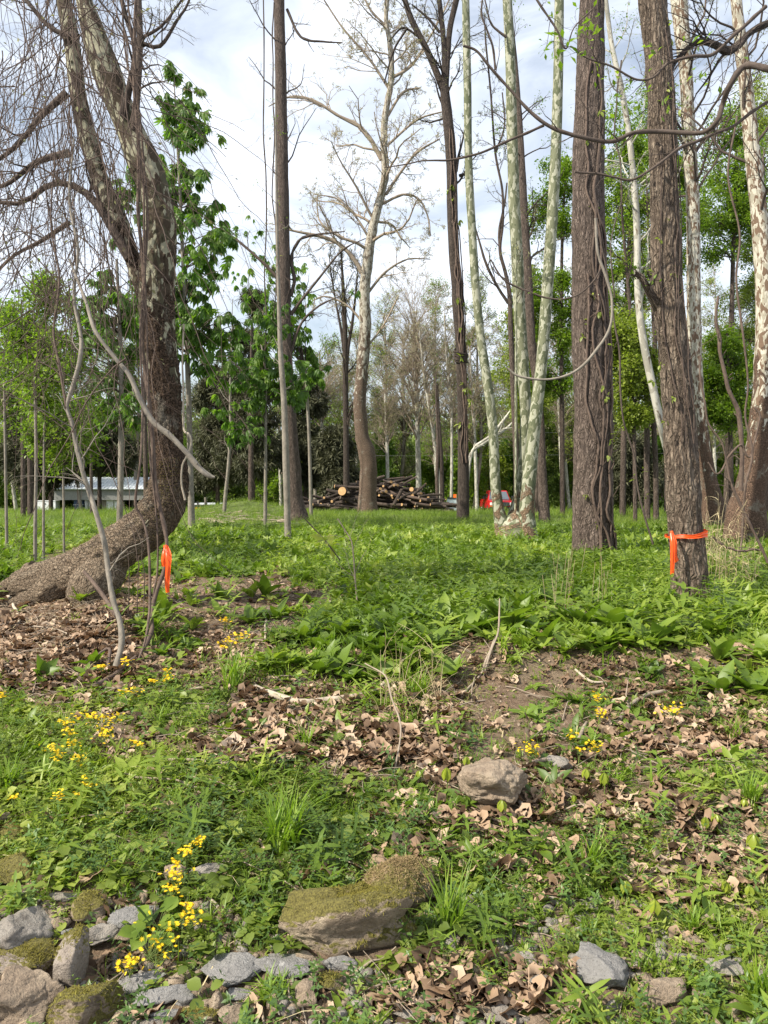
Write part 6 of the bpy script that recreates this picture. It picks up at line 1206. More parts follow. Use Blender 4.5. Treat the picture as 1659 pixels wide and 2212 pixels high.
airstick('snapped_sapling', 'crooked grey sapling with a snapped joint, leaning in front of the bent sycamore', 'sapling', [(251, 1440, 14, gs), (263, 1386, 13, gs), (258, 1339, 12, gs+.05), (245, 1299, 12, gs+.1), (236, 1250, 11, gs+.15), (231, 1209, 11, gs+.2), (225, 1169, 11, gs+.2), (208, 1110, 11, gs+.2), (195, 1070, 11, gs+.25), (179, 1020, 10, gs+.25), (165, 964, 10, gs+.3), (156, 915, 8, gs+.3), (145, 878, 8, gs+.3), (159, 829, 9, gs+.3), (172, 779, 9, gs+.3), (175, 730, 8, gs+.35), (160, 640, 7, gs+.4), (168, 540, 6, gs+.4), (150, 430, 5, gs+.5), (160, 300, 4, gs+.6)], ds, B_grey, 120, 10, sub=(26, .5, -.05, 4))
airstick('snapped_sapling', 'second arm of the snapped sapling, forked off at its joint and rising left', 'sapling', [(160, 935, 7, gs+.3), (146, 890, 7, gs+.3), (140, 858, 6, gs+.3), (126, 779, 6, gs+.35), (116, 713, 5, gs+.4), (128, 600, 5, gs+.4), (110, 480, 4, gs+.5), (120, 330, 3, gs+.6)], ds, B_vine, 60, 8, sub=(20, .5, -.05, 4))
airstick('broken_branch', 'pale grey broken branch slanting down across the bent sycamore, splintered at its lower end', 'branch', [(150, 560, 5, 5.2), (185, 650, 7, 5.1), (205, 713, 8, 5.0), (245, 769, 9, 5.0), (278, 809, 10, 5.0), (304, 865, 11, 5.0), (331, 911, 11, 5.0), (367, 941, 12, 5.0), (403, 978, 12, 5.0), (430, 1011, 13, 5.0), (452, 1028, 12, 5.0), (464, 1031, 5, 5.0)], 5.0, B_grey, 90, 12, sub=(5, .12))
airstick('hanging_vine', 'thin bare vine with a kink hanging right of the bent trunk', 'vine', [(397, 700, 4, 6.1), (394, 780, 4, 6.1), (396, 839, 4, 6.1), (397, 925, 5, 6.1), (408, 938, 5, 6.0), (413, 958, 5, 6.0), (404, 985, 5, 6.0), (394, 1005, 4, 6.0), (392, 1044, 4, 6.0), (400, 1080, 5, 6.0)], 6, B_pale, 60, 8)
dv = 5.75
airstick('climbing_vine', 'thickest ropey vine on the bent sycamore, wearing orange tape and looping onto the ground', 'vine', [(231, 1445, 7, 4.9), (235, 1400, 7, 4.95), (214, 1410, 7, 4.9), (179, 1447, 8, 4.75), (160, 1481, 9, 4.6), (176, 1489, 10, 4.6), (231, 1468, 10, 4.7), (275, 1438, 10, 4.85), (308, 1409, 10, 5.1), (327, 1366, 10, 5.3), (326, 1323, 9, 5.45), (337, 1273, 9, 5.55), (354, 1227, 9, 5.6), (360, 1180, 8, 5.6), (356, 1140, 9, 5.65), (344, 1085, 9, 5.7), (335, 1030, 9, 5.75), (330, 960, 9, 5.8), (322, 880, 9, 5.85), (314, 800, 9, 5.95), (309, 740, 8, 5.95), (312, 640, 8, 5.95), (310, 560, 7, 6.), (300, 460, 7, 6.), (300, 380, 8, 6.05), (298, 290, 8, 6.05), (290, 190, 7, 6.05), (292, 60, 7, 6.05), (300, -60, 6, 6.05)], dv, B_vine, 220, 10, wob=.012)
airstick('climbing_vine', 'vine running just left of the tape down past the lying trunk', 'vine', [(262, 1492, 4, 4.6), (281, 1452, 5, 4.75), (308, 1392, 5, 5.1), (321, 1323, 6, 5.3), (323, 1260, 6, 5.4), (321, 1177, 6, 5.5), (311, 1124, 6, 5.6), (295, 1091, 7, 5.6), (303, 1011, 5, 5.6), (306, 940, 5, 5.7), (308, 840, 5, 5.8), (304, 713, 5, 5.9), (310, 600, 5, 5.95), (318, 470, 5, 6.0), (310, 350, 5, 6.05), (300, 240, 5, 6.05), (272, 120, 4, 6.05), (265, -40, 4, 6.05)], dv, B_vine, 160, 8, wob=.01)
airstick('climbing_vine', 'thin straight vine between the two thicker ones on the bent trunk', 'vine', [(331, 1310, 4, 5.5), (334, 1273, 4, 5.55), (340, 1235, 4, 5.6), (339, 1150, 4, 5.65), (334, 1071, 4, 5.7), (324, 980, 4, 5.75), (321, 850, 4, 5.85), (318, 713, 5, 5.95), (314, 560, 5, 5.95), (312, 420, 5, 6.0), (302, 320, 4, 6.0), (296, 200, 4, 6.0), (280, 60, 4, 6.0), (270, -50, 4, 6.0)], dv, B_vine, 120, 7, wob=.008)
airstick('bare_sapling', 'thin bare sapling standing in the middle of the terrace', 'sapling', [(773, 1318, 4), (768, 1262, 4), (760, 1173, 3), (745, 1145, 3), (729, 1120, 3)], G(773, 1318)[1], B_stick, 40, 6, sub=(7, .5, .15, 3), leaf_n=1, lsize=.03)
gb = G(770, 1300)[1]
airstick('buckeye_seedling', 'leaning twig with a bunch of drooping pale leaves before the straight dark tree', 'seedling', [(735, 1210, 3), (700, 1165, 3), (672, 1135, 3), (656, 1118, 3)], gb, B_twig, 20, 6, sub=(2, .08), leaf_n=4, lsize=.14, leafmat_=M_umb)
for lab, pts in (('left of three hair-thin dead shoots by the lying trunk', [(277, 1325, 3), (279, 1240, 2), (276, 1190, 2)]), ('middle of three hair-thin dead shoots by the lying trunk', [(296, 1330, 3), (298, 1250, 2), (300, 1200, 2)]), ('right of three hair-thin dead shoots by the lying trunk', [(310, 1335, 3), (312, 1240, 2), (308, 1215, 2)])): airstick('dead_shoot', lab, 'shoot', pts, 5.6, B_vine, 10, 5)

def vine_tangle():
    mb = MB(); n = 230; ru = rng.uniform
    x0 = np.where(rng.random(n) < .75, ru(-80, 300, n), rng.normal(160, 30, n)); y0 = ru(-250, 520, n)**1.0; d = ru(4.9, 6.9, n); S_ = np.array([P(a, b, c) for a, b, c in zip(x0, y0, d)])
    L = ru(.7, 3.4, n); lean = rng.normal(0, .16, n); N = 26; C = [S_]; D = norm(np.stack([lean, rng.normal(0, .08, n), -np.ones(n)], 1)); dr = D.copy()
    for i in range(N-1): C.append(C[-1] + dr*(L/N)[:, None]); dr = norm(dr + .17*rng.normal(size=dr.shape) + .15*(D-dr))
    C = np.stack(C, 1); R = ru(.0016, .0054, n)[:, None]*np.linspace(1, .45, N)
    tubes(mb, C, R, 4)
    m = 120; x0 = ru(-100, 290, m); y0 = ru(-60, 820, m); d = ru(4.9, 6.9, m); S2 = np.array([P(a, b, c) for a, b, c in zip(x0, y0, d)]); a = np.where(rng.random(m) < .5, ru(.1, .9, m), ru(-.9, -.1, m)); D = norm(np.stack([np.cos(a)*rng.choice([-1, 1], m), rng.normal(0, .2, m), -np.abs(np.sin(a))], 1)); L2 = ru(.6, 2.2, m); C2 = [S2]; dr = D
    for i in range(15): C2.append(C2[-1] + dr*(L2/16)[:, None]); dr = norm(dr + .10*rng.normal(size=dr.shape) + [0, 0, -.04])
    C2 = np.stack(C2, 1); R2 = ru(.0016, .006, m)[:, None]*np.linspace(1, .4, 16); tubes(mb, C2, R2, 4)
    C3, R3, L3 = grow(C, R, 7, .05, 1, .75, L*.14, 4, .3, -.05, .5, .4, rmin=.0011); tubes(mb, C3, R3, 3)
    C4, R4, L4 = grow(C2, R2, 9, .05, 1, .8, L2*.22, 5, .25, .0, .5, .4, rmin=.0011); tubes(mb, C4, R4, 3)
    C5, R5, L5 = grow(C4, R4, 3, .2, 1, .8, L4*.4, 3, .25, .0, .5, .4, rmin=.001); tubes(mb, C5, R5, 3)
    tag(mb.obj('vine_tangle', B_vine), 'dense curtain of thin bare hanging vines over the bent sycamore at upper left', 'vines', kind='stuff')
    f = MB(); pos, D = along(C4[::3], 1, .5); place(f, leaf(.6, 2, .1, .3), pos, aim(D), ru(.02, .04, len(pos)), ru(0, 1, len(pos))); tag(f.obj('vine_buds', M_bud), 'sparse tiny new leaves on the hanging vines', 'leaves', kind='stuff')
    for i, (lab, pts) in enumerate((('two long straight vines hanging left of the straight dark tree, the left one', [(570, -40, 3), (572, 150, 3), (571, 300, 3), (574, 450, 3), (574, 650, 3), (574, 830, 3), (573, 1000, 2)]), ('the right one of the two long straight vines, close along the dark tree', [(592, 0, 3), (590, 160, 3), (593, 300, 3), (591, 420, 3), (594, 560, 3), (592, 700, 2)]))):
        airstick('hanging_vine', lab, 'vine', pts, 20, B_twig, 60, 5, wob=.04, minr=.008)
vine_tangle()

def overhang():
    d = 5.6
    A = [(1700, 160, 16, 5.2), (1659, 150, 15, 5.2), (1609, 145, 14, 5.3), (1579, 185, 12, 5.3), (1564, 225, 11, 5.4), (1550, 262, 11, 5.4), (1514, 288, 10, 5.5), (1429, 285, 9), (1369, 287, 9), (1319, 306, 9), (1254, 298, 8), (1174, 270, 8), (1109, 200, 6), (1064, 148, 6), (1030, 110, 5), (999, 98, 5)]
    airstick('overhanging_branch', 'longest dark bare branch arching in from the right edge across the thick trunks', 'branch', A, d, B_twig, 160, 10, sub=(14, .5, -.02, 3), wob=.01)
    airstick('overhanging_branch', 'long drooping bare branch reaching far left from the arching one to the middle sycamore', 'branch', [(1174, 270, 6), (1104, 300, 6), (1060, 320, 5), (1019, 335, 5), (970, 345, 5), (929, 345, 4), (880, 355, 3), (829, 362, 2)], d, B_twig, 60, 8, sub=(5, .3, .0), wob=.006)
    airstick('overhanging_branch', 'thin upturned twig branch rising from the arching one beside the triple sycamore', 'branch', [(1070, 150, 5), (1064, 100, 5), (1050, 60, 4), (1040, 30, 4), (1044, -20, 3)], d, B_twig, 30, 7, sub=(6, .3, .1))
    airstick('overhanging_branch', 'second bare branch crossing the thickest trunk below the arching one', 'branch', [(1660, 220, 7), (1600, 260, 7), (1520, 300, 7), (1470, 320, 7), (1425, 352, 6), (1369, 390, 6), (1330, 386, 5), (1290, 378, 5), (1244, 372, 4)], 5.9, B_twig, 60, 7, sub=(12, .45, 0, 3), wob=.01)
    airstick('overhanging_branch', 'gnarled dark branch high in the upper right corner', 'branch', [(1680, 40, 16), (1620, 70, 14), (1580, 110, 18), (1545, 100, 14), (1500, 95, 11), (1450, 150, 9), (1440, 230, 8), (1420, 300, 5)], 6.6, B_black, 70, 9, sub=(22, .6, 0, 4), wob=.015)
    airstick('overhanging_branch', 'dark twiggy branch sweeping across the taped tree near the top', 'branch', [(1660, 10, 8), (1600, 70, 8), (1530, 120, 7), (1450, 135, 6), (1400, 170, 5), (1320, 140, 4), (1230, 100, 3)], 5.7, B_twig, 70, 7, sub=(26, .5, 0, 4), wob=.02, leaf_n=1, lsize=.06)
    airstick('overhanging_branch', 'slender drooping branch from the top in front of the triple sycamore', 'branch', [(1130, -60, 6), (1160, 0, 5), (1200, 60, 4), (1222, 105, 4), (1240, 60, 3), (1280, 20, 3)], 6.5, B_twig, 50, 6, sub=(14, .4, 0, 3), leaf_n=1, lsize=.05)
    airstick('looping_vine', 'grey vine hanging beside the thickest trunk and looping low across to the triple sycamore', 'vine', [(1287, 470, 6), (1290, 540, 6), (1310, 600, 6), (1322, 650, 6), (1318, 705, 6), (1287, 757, 6), (1243, 804, 6), (1182, 821, 5), (1124, 815, 5), (1097, 794, 4)], 8.2, B_grey, 110, 8, wob=.01)
    airstick('looping_vine', 'thin dark vine sagging between the triple sycamore and the thickest trunk', 'vine', [(1060, 560, 3), (1085, 600, 4), (1119, 620, 4), (1179, 643, 4), (1240, 642, 4), (1280, 610, 4), (1297, 580, 4)], 8.4, B_twig, 60, 6, sub=(4, .3), wob=.008, leaf_n=2, lsize=.05)
    for lab, pts, dd in (('twisted brown vine-like sapling between the taped tree and the right edge', [(1601, 1060, 10), (1603, 984, 10), (1596, 900, 10), (1585, 865, 9), (1571, 831, 9), (1556, 760, 8), (1554, 730, 8), (1545, 690, 6), (1550, 640, 5)], 11.5), ('thin pale vine climbing in loops near the right edge', [(1592, 1250, 5), (1600, 1180, 5), (1610, 1050, 5), (1625, 980, 5), (1610, 900, 4), (1617, 830, 4), (1605, 713, 5), (1590, 600, 5), (1600, 500, 4), (1575, 380, 4), (1590, 250, 4)], 9.), ('pale arching vine in front of the right edge sycamore', [(1530, 1000, 4), (1550, 1022, 4), (1575, 985, 5), (1600, 962, 5), (1620, 985, 5), (1640, 900, 4), (1632, 880, 4)], 9.5), ('long thin dead stem leaning at the right edge', [(1662, 1225, 7), (1630, 1150, 6), (1600, 1085, 6), (1580, 1040, 5), (1560, 960, 4), (1530, 910, 4), (1512, 820, 4), (1513, 770, 3)], 7.5), ('low crooked grey stem in the dry grass at right', [(1650, 1185, 5), (1600, 1190, 5), (1560, 1178, 5), (1540, 1160, 3)], 7.6)):
        airstick('twisted_vine', lab, 'vine', pts, dd, B_vine, 70, 7, sub=(7, .3, 0, 2), wob=.012)
    for lab, pts, dd in (('dark thin vine hanging in the gap left of the taped tree', [(1290, 480, 3), (1318, 620, 3), (1335, 760, 4), (1345, 900, 4), (1370, 980, 4), (1385, 1090, 4), (1410, 1180, 4)], 10), ('dark thin vine hanging in the upper gap between the two thickest right trunks', [(1340, 130, 3), (1330, 280, 3), (1345, 400, 3), (1320, 520, 3), (1330, 640, 3)], 9)):
        airstick('hanging_vine', lab, 'vine', pts, dd, B_twig, 60, 6, sub=(8, .3, 0, 2), wob=.02, leaf_n=2, lsize=.05, leafmat_=M_yel)
overhang()

def creeper(label, trunkpts, d, off, y0, y1, nst, width=5, leaves=40, mat=M_yel, phase=0.):
    "vines climbing the face of a trunk, with new leaves"
    e = None; b = MB(); f = MB()
    tp, tr = path(trunkpts, d, 200); Z = tp[:, 2]; o = np.argsort(Z)
    z0, z1 = P(800, y1, d)[2], P(800, y0, d)[2]
    Cs = []; Rs = []
    for s in range(nst):
        n = 60; z = np.linspace(z0, z1 - rng.uniform(0, .5)*(z1-z0), n); ang = off + rng.uniform(-.7, .7) + .55*vnoise(z*.9, s*3.1, 0, 3) + .25*vnoise(z*3, s*3.1, 0, 6)
        cx, cy, r = (np.interp(z, Z[o], v[o]) for v in (tp[:, 0], tp[:, 1], tr)); rr = r*1.06 + .015
        Cs.append(np.stack([cx + rr*np.sin(ang), cy - rr*np.cos(ang), z], 1)); Rs.append(np.full(n, width/2*d/F*rng.uniform(.5, 1.1)))
    Cs = np.array(Cs); Rs = np.array(Rs); tubes(b, Cs, Rs, 6)
    C2, R2, L2 = grow(Cs, Rs, 9, .02, 1, .7, .35, 6, .22, .1, .5, .3); tubes(b, C2, R2, 4)
    e = empty('climbing_creeper', Cs[0][0], label, 'creeper'); b.obj('stem', B_vine, e)
    pos, D = along(C2[rng.random(len(C2)) < .45], 1, .7)
    if len(pos) > leaves: pos, D = pos[:leaves], D[:leaves]
    for k in range(4):
        D2 = norm(np.array([0, -.5, -.6]) + .7*rng.normal(size=D.shape)); place(f, leaf(.5, 3, .12, .4), pos + .012*rng.normal(size=pos.shape), aim(D2), rng.uniform(.05, .10, len(pos))*d/11, rng.uniform(0, 1, len(pos)))
    f.obj('leaves', mat, e)
creeper('creepers with sprouting leaves climbing the thickest trunk', [(1283, 1200, 98), (1282, 1160, 88), (1280, 1085, 83), (1281, 1018, 80), (1282, 916, 79), (1279, 815, 77), (1276, 750, 76), (1273, 680, 72), (1272, 600, 68), (1270, 450, 66), (1272, 300, 62), (1276, 150, 56), (1277, 60, 52), (1278, 0, 50)], dB, .35, 10, 1190, 6, 5, 60)
creeper('thin creepers with new leaves on the right face of the taped tree', [(1500, 1325, 92), (1488, 1221, 73), (1482, 1153, 71), (1477, 1085, 71), (1468, 916, 66), (1461, 815, 63), (1455, 750, 61), (1440, 600, 59), (1436, 450, 57), (1431, 300, 56), (1423, 150, 56), (1408, -10, 54)], 6.3, .35, 10, 960, 4, 4, 26)
creeper('wiry creepers wrapping the black burled trunk', [(1001, 1120, 26), (1001, 1010, 24), (999, 900, 22), (995, 740, 22), (986, 600, 24), (977, 450, 23), (975, 350, 23), (967, 250, 22), (961, 200, 20)], 23.5, .2, 220, 1000, 5, 4, 20)

def ribbons():
    def strip(name, pts, wv, parent, n=40, fold=.004):
        s = spline(np.array(pts, float), n); c, w = s[:, :3], s[:, 3]; T = norm(np.gradient(c, axis=0)); sd = norm(np.cross(T, np.broadcast_to(wv, T.shape))); nn = np.cross(sd, T); m = 7
        u = np.linspace(-1, 1, m); V = c[:, None] + sd[:, None]*(u[None, :, None]*w[:, None, None]/2) + nn[:, None]*(fold*np.sin(u*4.2 + 1.3)[None, :, None])*(1+.4*np.sin(np.arange(n)*.35))[:, None, None]
        i = np.arange(n-1)[:, None]*m; j = np.arange(m-1)[None]; q = np.stack([i+j, i+j+1, i+j+1+m, i+j+m], -1).reshape(-1, 4); mb = MB(); mb.add(V, q, tint=rng.uniform(.2, .8)); return mb.obj(name, M_orange, parent)
    def knot(c, r, parent):
        v, q = uvs(20, 14); v = v*r*(1+.25*fbm(v[:, 0]*3, v[:, 1]*3, v[:, 2]*3, 5, 3)[:, None]); mb = MB(); mb.add(v+c, q, tint=.4); mb.obj('knot', M_orange, parent)
    # band round the taped tree
    tx, ty, tr = P(1482, 1155, 6.3), None, 36*6.3/F
    e = empty('marking_tape', P(1452, 1150, 6.15), 'orange marking tape tied round the ridged grey trunk at right, two tails hanging', 'marking tape')
    a = np.linspace(0, 2*pi, 90); tilt = .025; band = np.stack([tx[0] + (tr*1.10+.012)*np.cos(a), tx[1] + (tr*1.10+.012)*np.sin(a), tx[2] + tilt*np.cos(a)*.6 + .004*np.sin(5*a)], 1)
    wd = .030 + .030*sm(-.2, 1., np.cos(a)); wd = wd*(1-.55*np.exp(-((a-pi*1.05)/.45)**2))
    m = 9; u = np.linspace(-1, 1, m); out = np.stack([np.cos(a), np.sin(a), 0*a], 1)
    V = band[:, None] + np.array([0, 0, 1.])*(u[None, :, None]*wd[:, None, None]/2) + out[:, None]*(.0035*np.sin(u*7+2)[None, :, None]*np.ones((90, 1, 1)) + .002*np.sin(a*9)[:, None, None])
    i = np.arange(89)[:, None]*m; j = np.arange(m-1)[None]; mb = MB(); mb.add(V, np.stack([i+j, i+j+m, i+j+m+1, i+j+1], -1).reshape(-1, 4), tint=.4); mb.obj('band', M_orange, e)
    K = P(1451, 1150, 6.14); knot(K, .013, e)
    f = np.array([0, -1., .0])
    strip('tail', [(*P(1452, 1151, 6.13), .022), (*P(1457, 1172, 6.1), .040), (*P(1458, 1200, 6.1), .036), (*P(1462, 1212, 6.1), .036), (*P(1463, 1213, 6.1), .036)], f, e, 30)
    strip('tail', [(*P(1450, 1151, 6.12), .020), (*P(1453, 1175, 6.08), .040), (*P(1453, 1205, 6.07), .034), (*P(1452, 1241, 6.07), .030)], f, e)
    # the one on the vine
    e = empty('marking_tape', P(358, 1182, 5.55), 'orange marking tape tied to the thick vine under the bent sycamore', 'marking tape'); knot(P(358, 1182, 5.56), .018, e)
    strip('loop', [(*P(358, 1178, 5.55), .02), (*P(355, 1195, 5.52), .034), (*P(353, 1210, 5.51), .036), (*P(354, 1224, 5.51), .036)], f, e, 30)
    strip('tail', [(*P(360, 1180, 5.54), .024), (*P(364, 1200, 5.50), .044), (*P(363, 1225, 5.49), .040), (*P(361, 1255, 5.49), .036), (*P(362, 1280, 5.49), .030)], f, e)
ribbons()

def flowers():
    FL = [(220, 1440, 22), (271, 1427, 20), (484, 1341, 20), (516, 1376, 34), (495, 1385, 24), (481, 1397, 14), (362, 1447, 14), (362, 1463, 20), (326, 1470, 16), (284, 1493, 32), (5, 1501, 18), (145, 1556, 30), (195, 1549, 36), (243, 1549, 34), (149, 1581, 24), (228, 1576, 24), (225, 1589, 24), (296, 1605, 22), (112, 1614, 26), (155, 1607, 20), (126, 1629, 26), (170, 1637, 28), (188, 1691, 28), (124, 1718, 26), (169, 1713, 12), (28, 1723, 14),
          (427, 1816, 30), (402, 1838, 22), (380, 1863, 18), (381, 1889, 38), (372, 1922, 30), (410, 1982, 40), (407, 1957, 20), (341, 2051, 66), (278, 2081, 34), (1295, 1507, 32), (1294, 1539, 30), (1451, 1532, 38), (1234, 1590, 18), (1283, 1610, 36), (1145, 1615, 42), (1250, 1618, 14)]
    def near(x, y):
        if x > 1100:
            return {1295: 'above the dirt patch at right', 1294: 'just under the highest right-hand ragwort', 1451: 'rightmost, among dead leaves', 1234: 'small one left of the right-hand pair', 1283: 'low in the right-hand group', 1145: 'right behind the big tan rock', 1250: 'tiny one at the foot of the right-hand group'}[x]
        return ''
    nm = ['first', 'second', 'third', 'fourth', 'fifth', 'sixth', 'seventh', 'eighth', 'ninth', 'tenth']
    groups = {}; ranked = []
    for i, (x, y, w) in enumerate(FL):
        dep = G(x, y + 10 + rng.uniform(20, 40)*(1 if y > 1500 else .6)); h = None
        base = dep; top = P(x, y, dep[1]-.02); w_m = w*np.linalg.norm(top-[0, 0, EYE])/F
        if near(x, y): lab = 'yellow ragwort flower head ' + near(x, y); gr = None
        else:
            if y < 1480 and x > 440: r = 'on the slope right of the snapped sapling'
            elif y < 1510: r = 'near the foot of the snapped sapling'
            elif y < 1660: r = 'in the upper left patch of ragwort'
            elif y < 1760: r = 'at the lower fringe of the left ragwort patch'
            elif w >= 60: r = 'on the biggest clump among the slate stones'
            elif x < 300: r = 'low at the left of the big clump'
            else: r = 'on the leaning stem above the big clump'
            lab = 'yellow ragwort flower head ' + r; gr = 'ragwort ' + r
            groups.setdefault(r, []).append(0)
        e = empty('ragwort_flower', base, lab, 'flower', gr)
        if gr: ranked.append((e, x, r))
        sb = MB(); nst = 2 if w < 40 else 4; C = []
        for k in range(nst):
            o_ = rng.normal(0, .3*w_m, 3)*[1, 1, 0]; C.append(spline(np.array([base + o_*.1 - [0, 0, .02], (base+top)/2 + [0, 0, 0] + o_*.2, top + o_ - [0, 0, .02]]), 8))
        C = np.array(C); tubes(sb, C, np.full((nst, 8), .0018), 4)
        nf = max(7, int(w*.9)); hp = top + rng.normal(size=(nf, 3))*w_m*[.30, .25, .17*(1 + (w > 60))]
        st0 = C[rng.integers(0, nst, nf), 6]; T = np.stack([st0, (st0+hp)/2 + [0, 0, -.003], hp], 1); tubes(sb, T, np.full((nf, 3), .0008), 3); sb.obj('stem', M_stem, e)
        fm = MB(); pet = merge([xf(simple_leaf(.32), rotz(np.array(a)) @ roty(np.array(-.15))) for a in np.arange(0, 6.28, 6.283/9)] + [xf(simple_leaf(.9), rotz(np.array(a)) @ roty(np.array(-.9)) * .3) for a in (0, 2.1, 4.2)])
        sz = rng.uniform(.0065, .010, nf)*max(1., dep[1]/3.2); place(fm, pet, hp, rotz(rng.uniform(0, 6.28, nf)) @ rotx(rng.normal(.35, .5, nf)), sz, rng.uniform(0, 1, nf)); fm.obj('flower_head', M_petal, e, smooth=False)
    rank(ranked, 'yellow ragwort flower, {w}, {g}')
    # blue bells and violets
    mb = MB()
    BL = [(658+548-548, 1360), (713+0, 1371), (729, 1370), (765, 1361), (784, 1372), (950, 1284), (930, 1265), (995, 1278), (1015, 1278), (956, 1289), (1190, 1410), (1530, 1421), (1545, 1435), (1510, 1425), (1560, 1440), (806, 1778), (848, 1781), (394, 1875), (1270-728, 1930), (459, 1992), (147, 1816), (111, 1835), (832, 1175), (870, 1180), (920, 1200), (1010, 1190)]
    for (x, y) in BL:
        g = G(x, y+10); pt = P(x, y, g[1]); n = 4; pos = pt + rng.normal(0, .008, (n, 3)); place(mb, rosette(5, .5, 1, .5, 0, 1, .2), pos, rrot(n, .8), np.full(n, .006)*max(1, g[1]/3), rng.uniform(0, 1, n)); tubes(mb, np.array([g, (g+pt)/2, pt]), np.full(3, .0008), 3)
    tag(mb.obj('blue_flowers', M_blue), 'tiny scattered blue and violet flowers in the green', 'flowers', kind='stuff')
flowers()

def plants():
    "individual tufts and leafy plants"
    for i, (x, y, w, h, n, lab) in enumerate([(612, 1822, 170, 150, 130, 'tallest bright green grass tuft left of centre'), (662, 1615, 60, 70, 40, 'grass tuft above the tallest tuft'), (500, 1490, 90, 110, 60, 'grass tuft below the left-centre ragwort'), (730, 1555, 90, 40, 50, 'low drooping grass tuft under the pale branch'), (1622, 1735, 60, 80, 60, 'fine grass tuft near the right edge'), (975, 2010, 120, 150, 46, 'sedge with long arching blades right of the mossy boulder'), (20, 1700, 80, 80, 60, 'grass tuft at the left edge'), (1275, 1880, 80, 110, 26, 'broad-bladed grass clump at lower right'), (1590, 1600, 70, 80, 26, 'grass blades by the dead leaves at the right edge'), (1325, 1700, 90, 60, 50, 'dark tuft right of the flowers on the right bank'), (905, 1500, 90, 80, 50, 'tuft of green and dry grass around the pale branch tip'), (1640, 2170, 90, 120, 70, 'grass tuft in the lower right corner'), (345, 1560, 90, 50, 40, 'grass tuft right of the upper left ragwort'), (100, 1690, 80, 60, 50, 'grass tuft among the left ragwort'), (560, 1700, 60, 60, 30, 'small grass tuft left of the tallest tuft'), (1560, 1690, 50, 50, 24, 'small grass tuft left of the fine right-edge tuft'), (590, 2150, 130, 60, 90, 'short dense grass at the bottom edge'), (260, 1530, 60, 40, 30, 'thin grass behind the ragwort patch'), (1420, 1700, 60, 70, 16, 'arching grass shoot with wide blades on the right bank'), (1500, 2020, 70, 80, 40, 'soft grass above the lower right stones'), (690, 1740, 60, 60, 14, 'leafy grass shoot right of the tallest tuft'), (720, 1905, 70, 70, 14, 'leafy grass shoot above the mossy boulder')]):
        g = G(x, y); d = g[1]; hm = h*d/F*1.15; wm = w*d/F; mb = MB(); wd = .008 if n > 20 else .013
        tp = tuft(n, 1., wd/hm, min(.75, .45*w/h), .22*wm/hm, 5); place(mb, tp, g[None] - [0, 0, .01], rotz(np.array([rng.uniform(0, 6)])), np.array([hm]), .5)
        v = len(tp[0])//n; mb.at[-1] = np.repeat(np.clip(rng.normal(.55, .22, n), 0, 1), v).astype(np.float32)[:len(mb.at[-1])]
        tag(mb.obj('grass_tuft', M_grass, loc=g), lab, 'grass tuft')
    protos = []; ranked = []
    bl = [(1180, 1395, 70), (1090, 1360, 80), (1010, 1375, 80), (1330, 1370, 90), (1260, 1360, 80), (1400, 1395, 80), (1540, 1380, 80), (1600, 1340, 70), (1440, 1330, 60), (660, 1390, 60), (570, 1290, 60), (350, 1340, 70), (330, 1370, 60), (540, 1350, 50), (600, 1340, 50), (740, 1380, 60), (820, 1420, 60), (870, 1380, 50), (930, 1400, 60), (1620, 1500, 80), (1560, 1500, 70), (1650, 1430, 60), (1510, 1470, 50), (560, 1215, 40), (640, 1215, 40), (1000, 1310, 60), (1120, 1320, 60), (1380, 1340, 60), (840, 1300, 50), (690, 1340, 50), (350, 1420, 40), (640, 1440, 40), (1550, 1430, 70), (1300, 1400, 60), (1220, 1410, 50), (960, 1345, 60)]
    lushL = [rosette(rng.integers(7, 11), .40, 1.0, 1.0, 0, 4, .4) for _ in range(6)]
    for i, (x, y, w) in enumerate(bl):
        g = G(x, y); wm = w*g[1]/F; k = i % 6
        if i < 6:
            mb = MB(); place(mb, lushL[k], np.zeros((1, 3)), np.eye(3)[None], np.ones(1), .5); v = len(lushL[k][0]); mb.at[-1] = np.clip(.5 + .3*vnoise(lushL[k][0][:, 0]*3, lushL[k][0][:, 1]*3, 0, i), 0, 1).astype(np.float32); o = mb.obj('leafy_plant', M_cover); protos.append(o)
        else: o = protos[k].copy(); S.collection.objects.link(o)
        o.location = [float(c) for c in g]; o.rotation_euler = (rng.normal(0, .1), rng.normal(0, .1), rng.uniform(0, 6.28)); o.scale = [float(wm*1.0)]*3
        if x < 460: r = 'left, under the orange tape of the bent sycamore'
        elif x < 700 and y < 1300: r = 'beside the bare dirt mound'
        elif x < 950: r = 'in the middle of the terrace edge'
        elif x < 1360 and y > 1305: r = 'along the top of the dirt bank right of centre'
        elif y > 1420: r = 'at the right edge below the taped tree'
        else: r = 'around the foot of the taped tree'
        tag(o, 'broad-leaved green plant ' + r, 'plant', 'broad-leaved plants ' + r); ranked.append((o, x, r))
    rank(ranked, 'broad-leaved green plant, {w}, {g}')
    # folded umbrella leaves
    up = []
    for k in range(3):
        m = MB(); ps = []
        for j in range(5):
            a = j*1.2566 + .1*k; lf = leaf(.55, 4, .2, .35, peak=.6); ps.append(xf(lf, rotz(np.array(a)) @ roty(np.array(.75 + .12*k))))
        up.append(merge(ps))
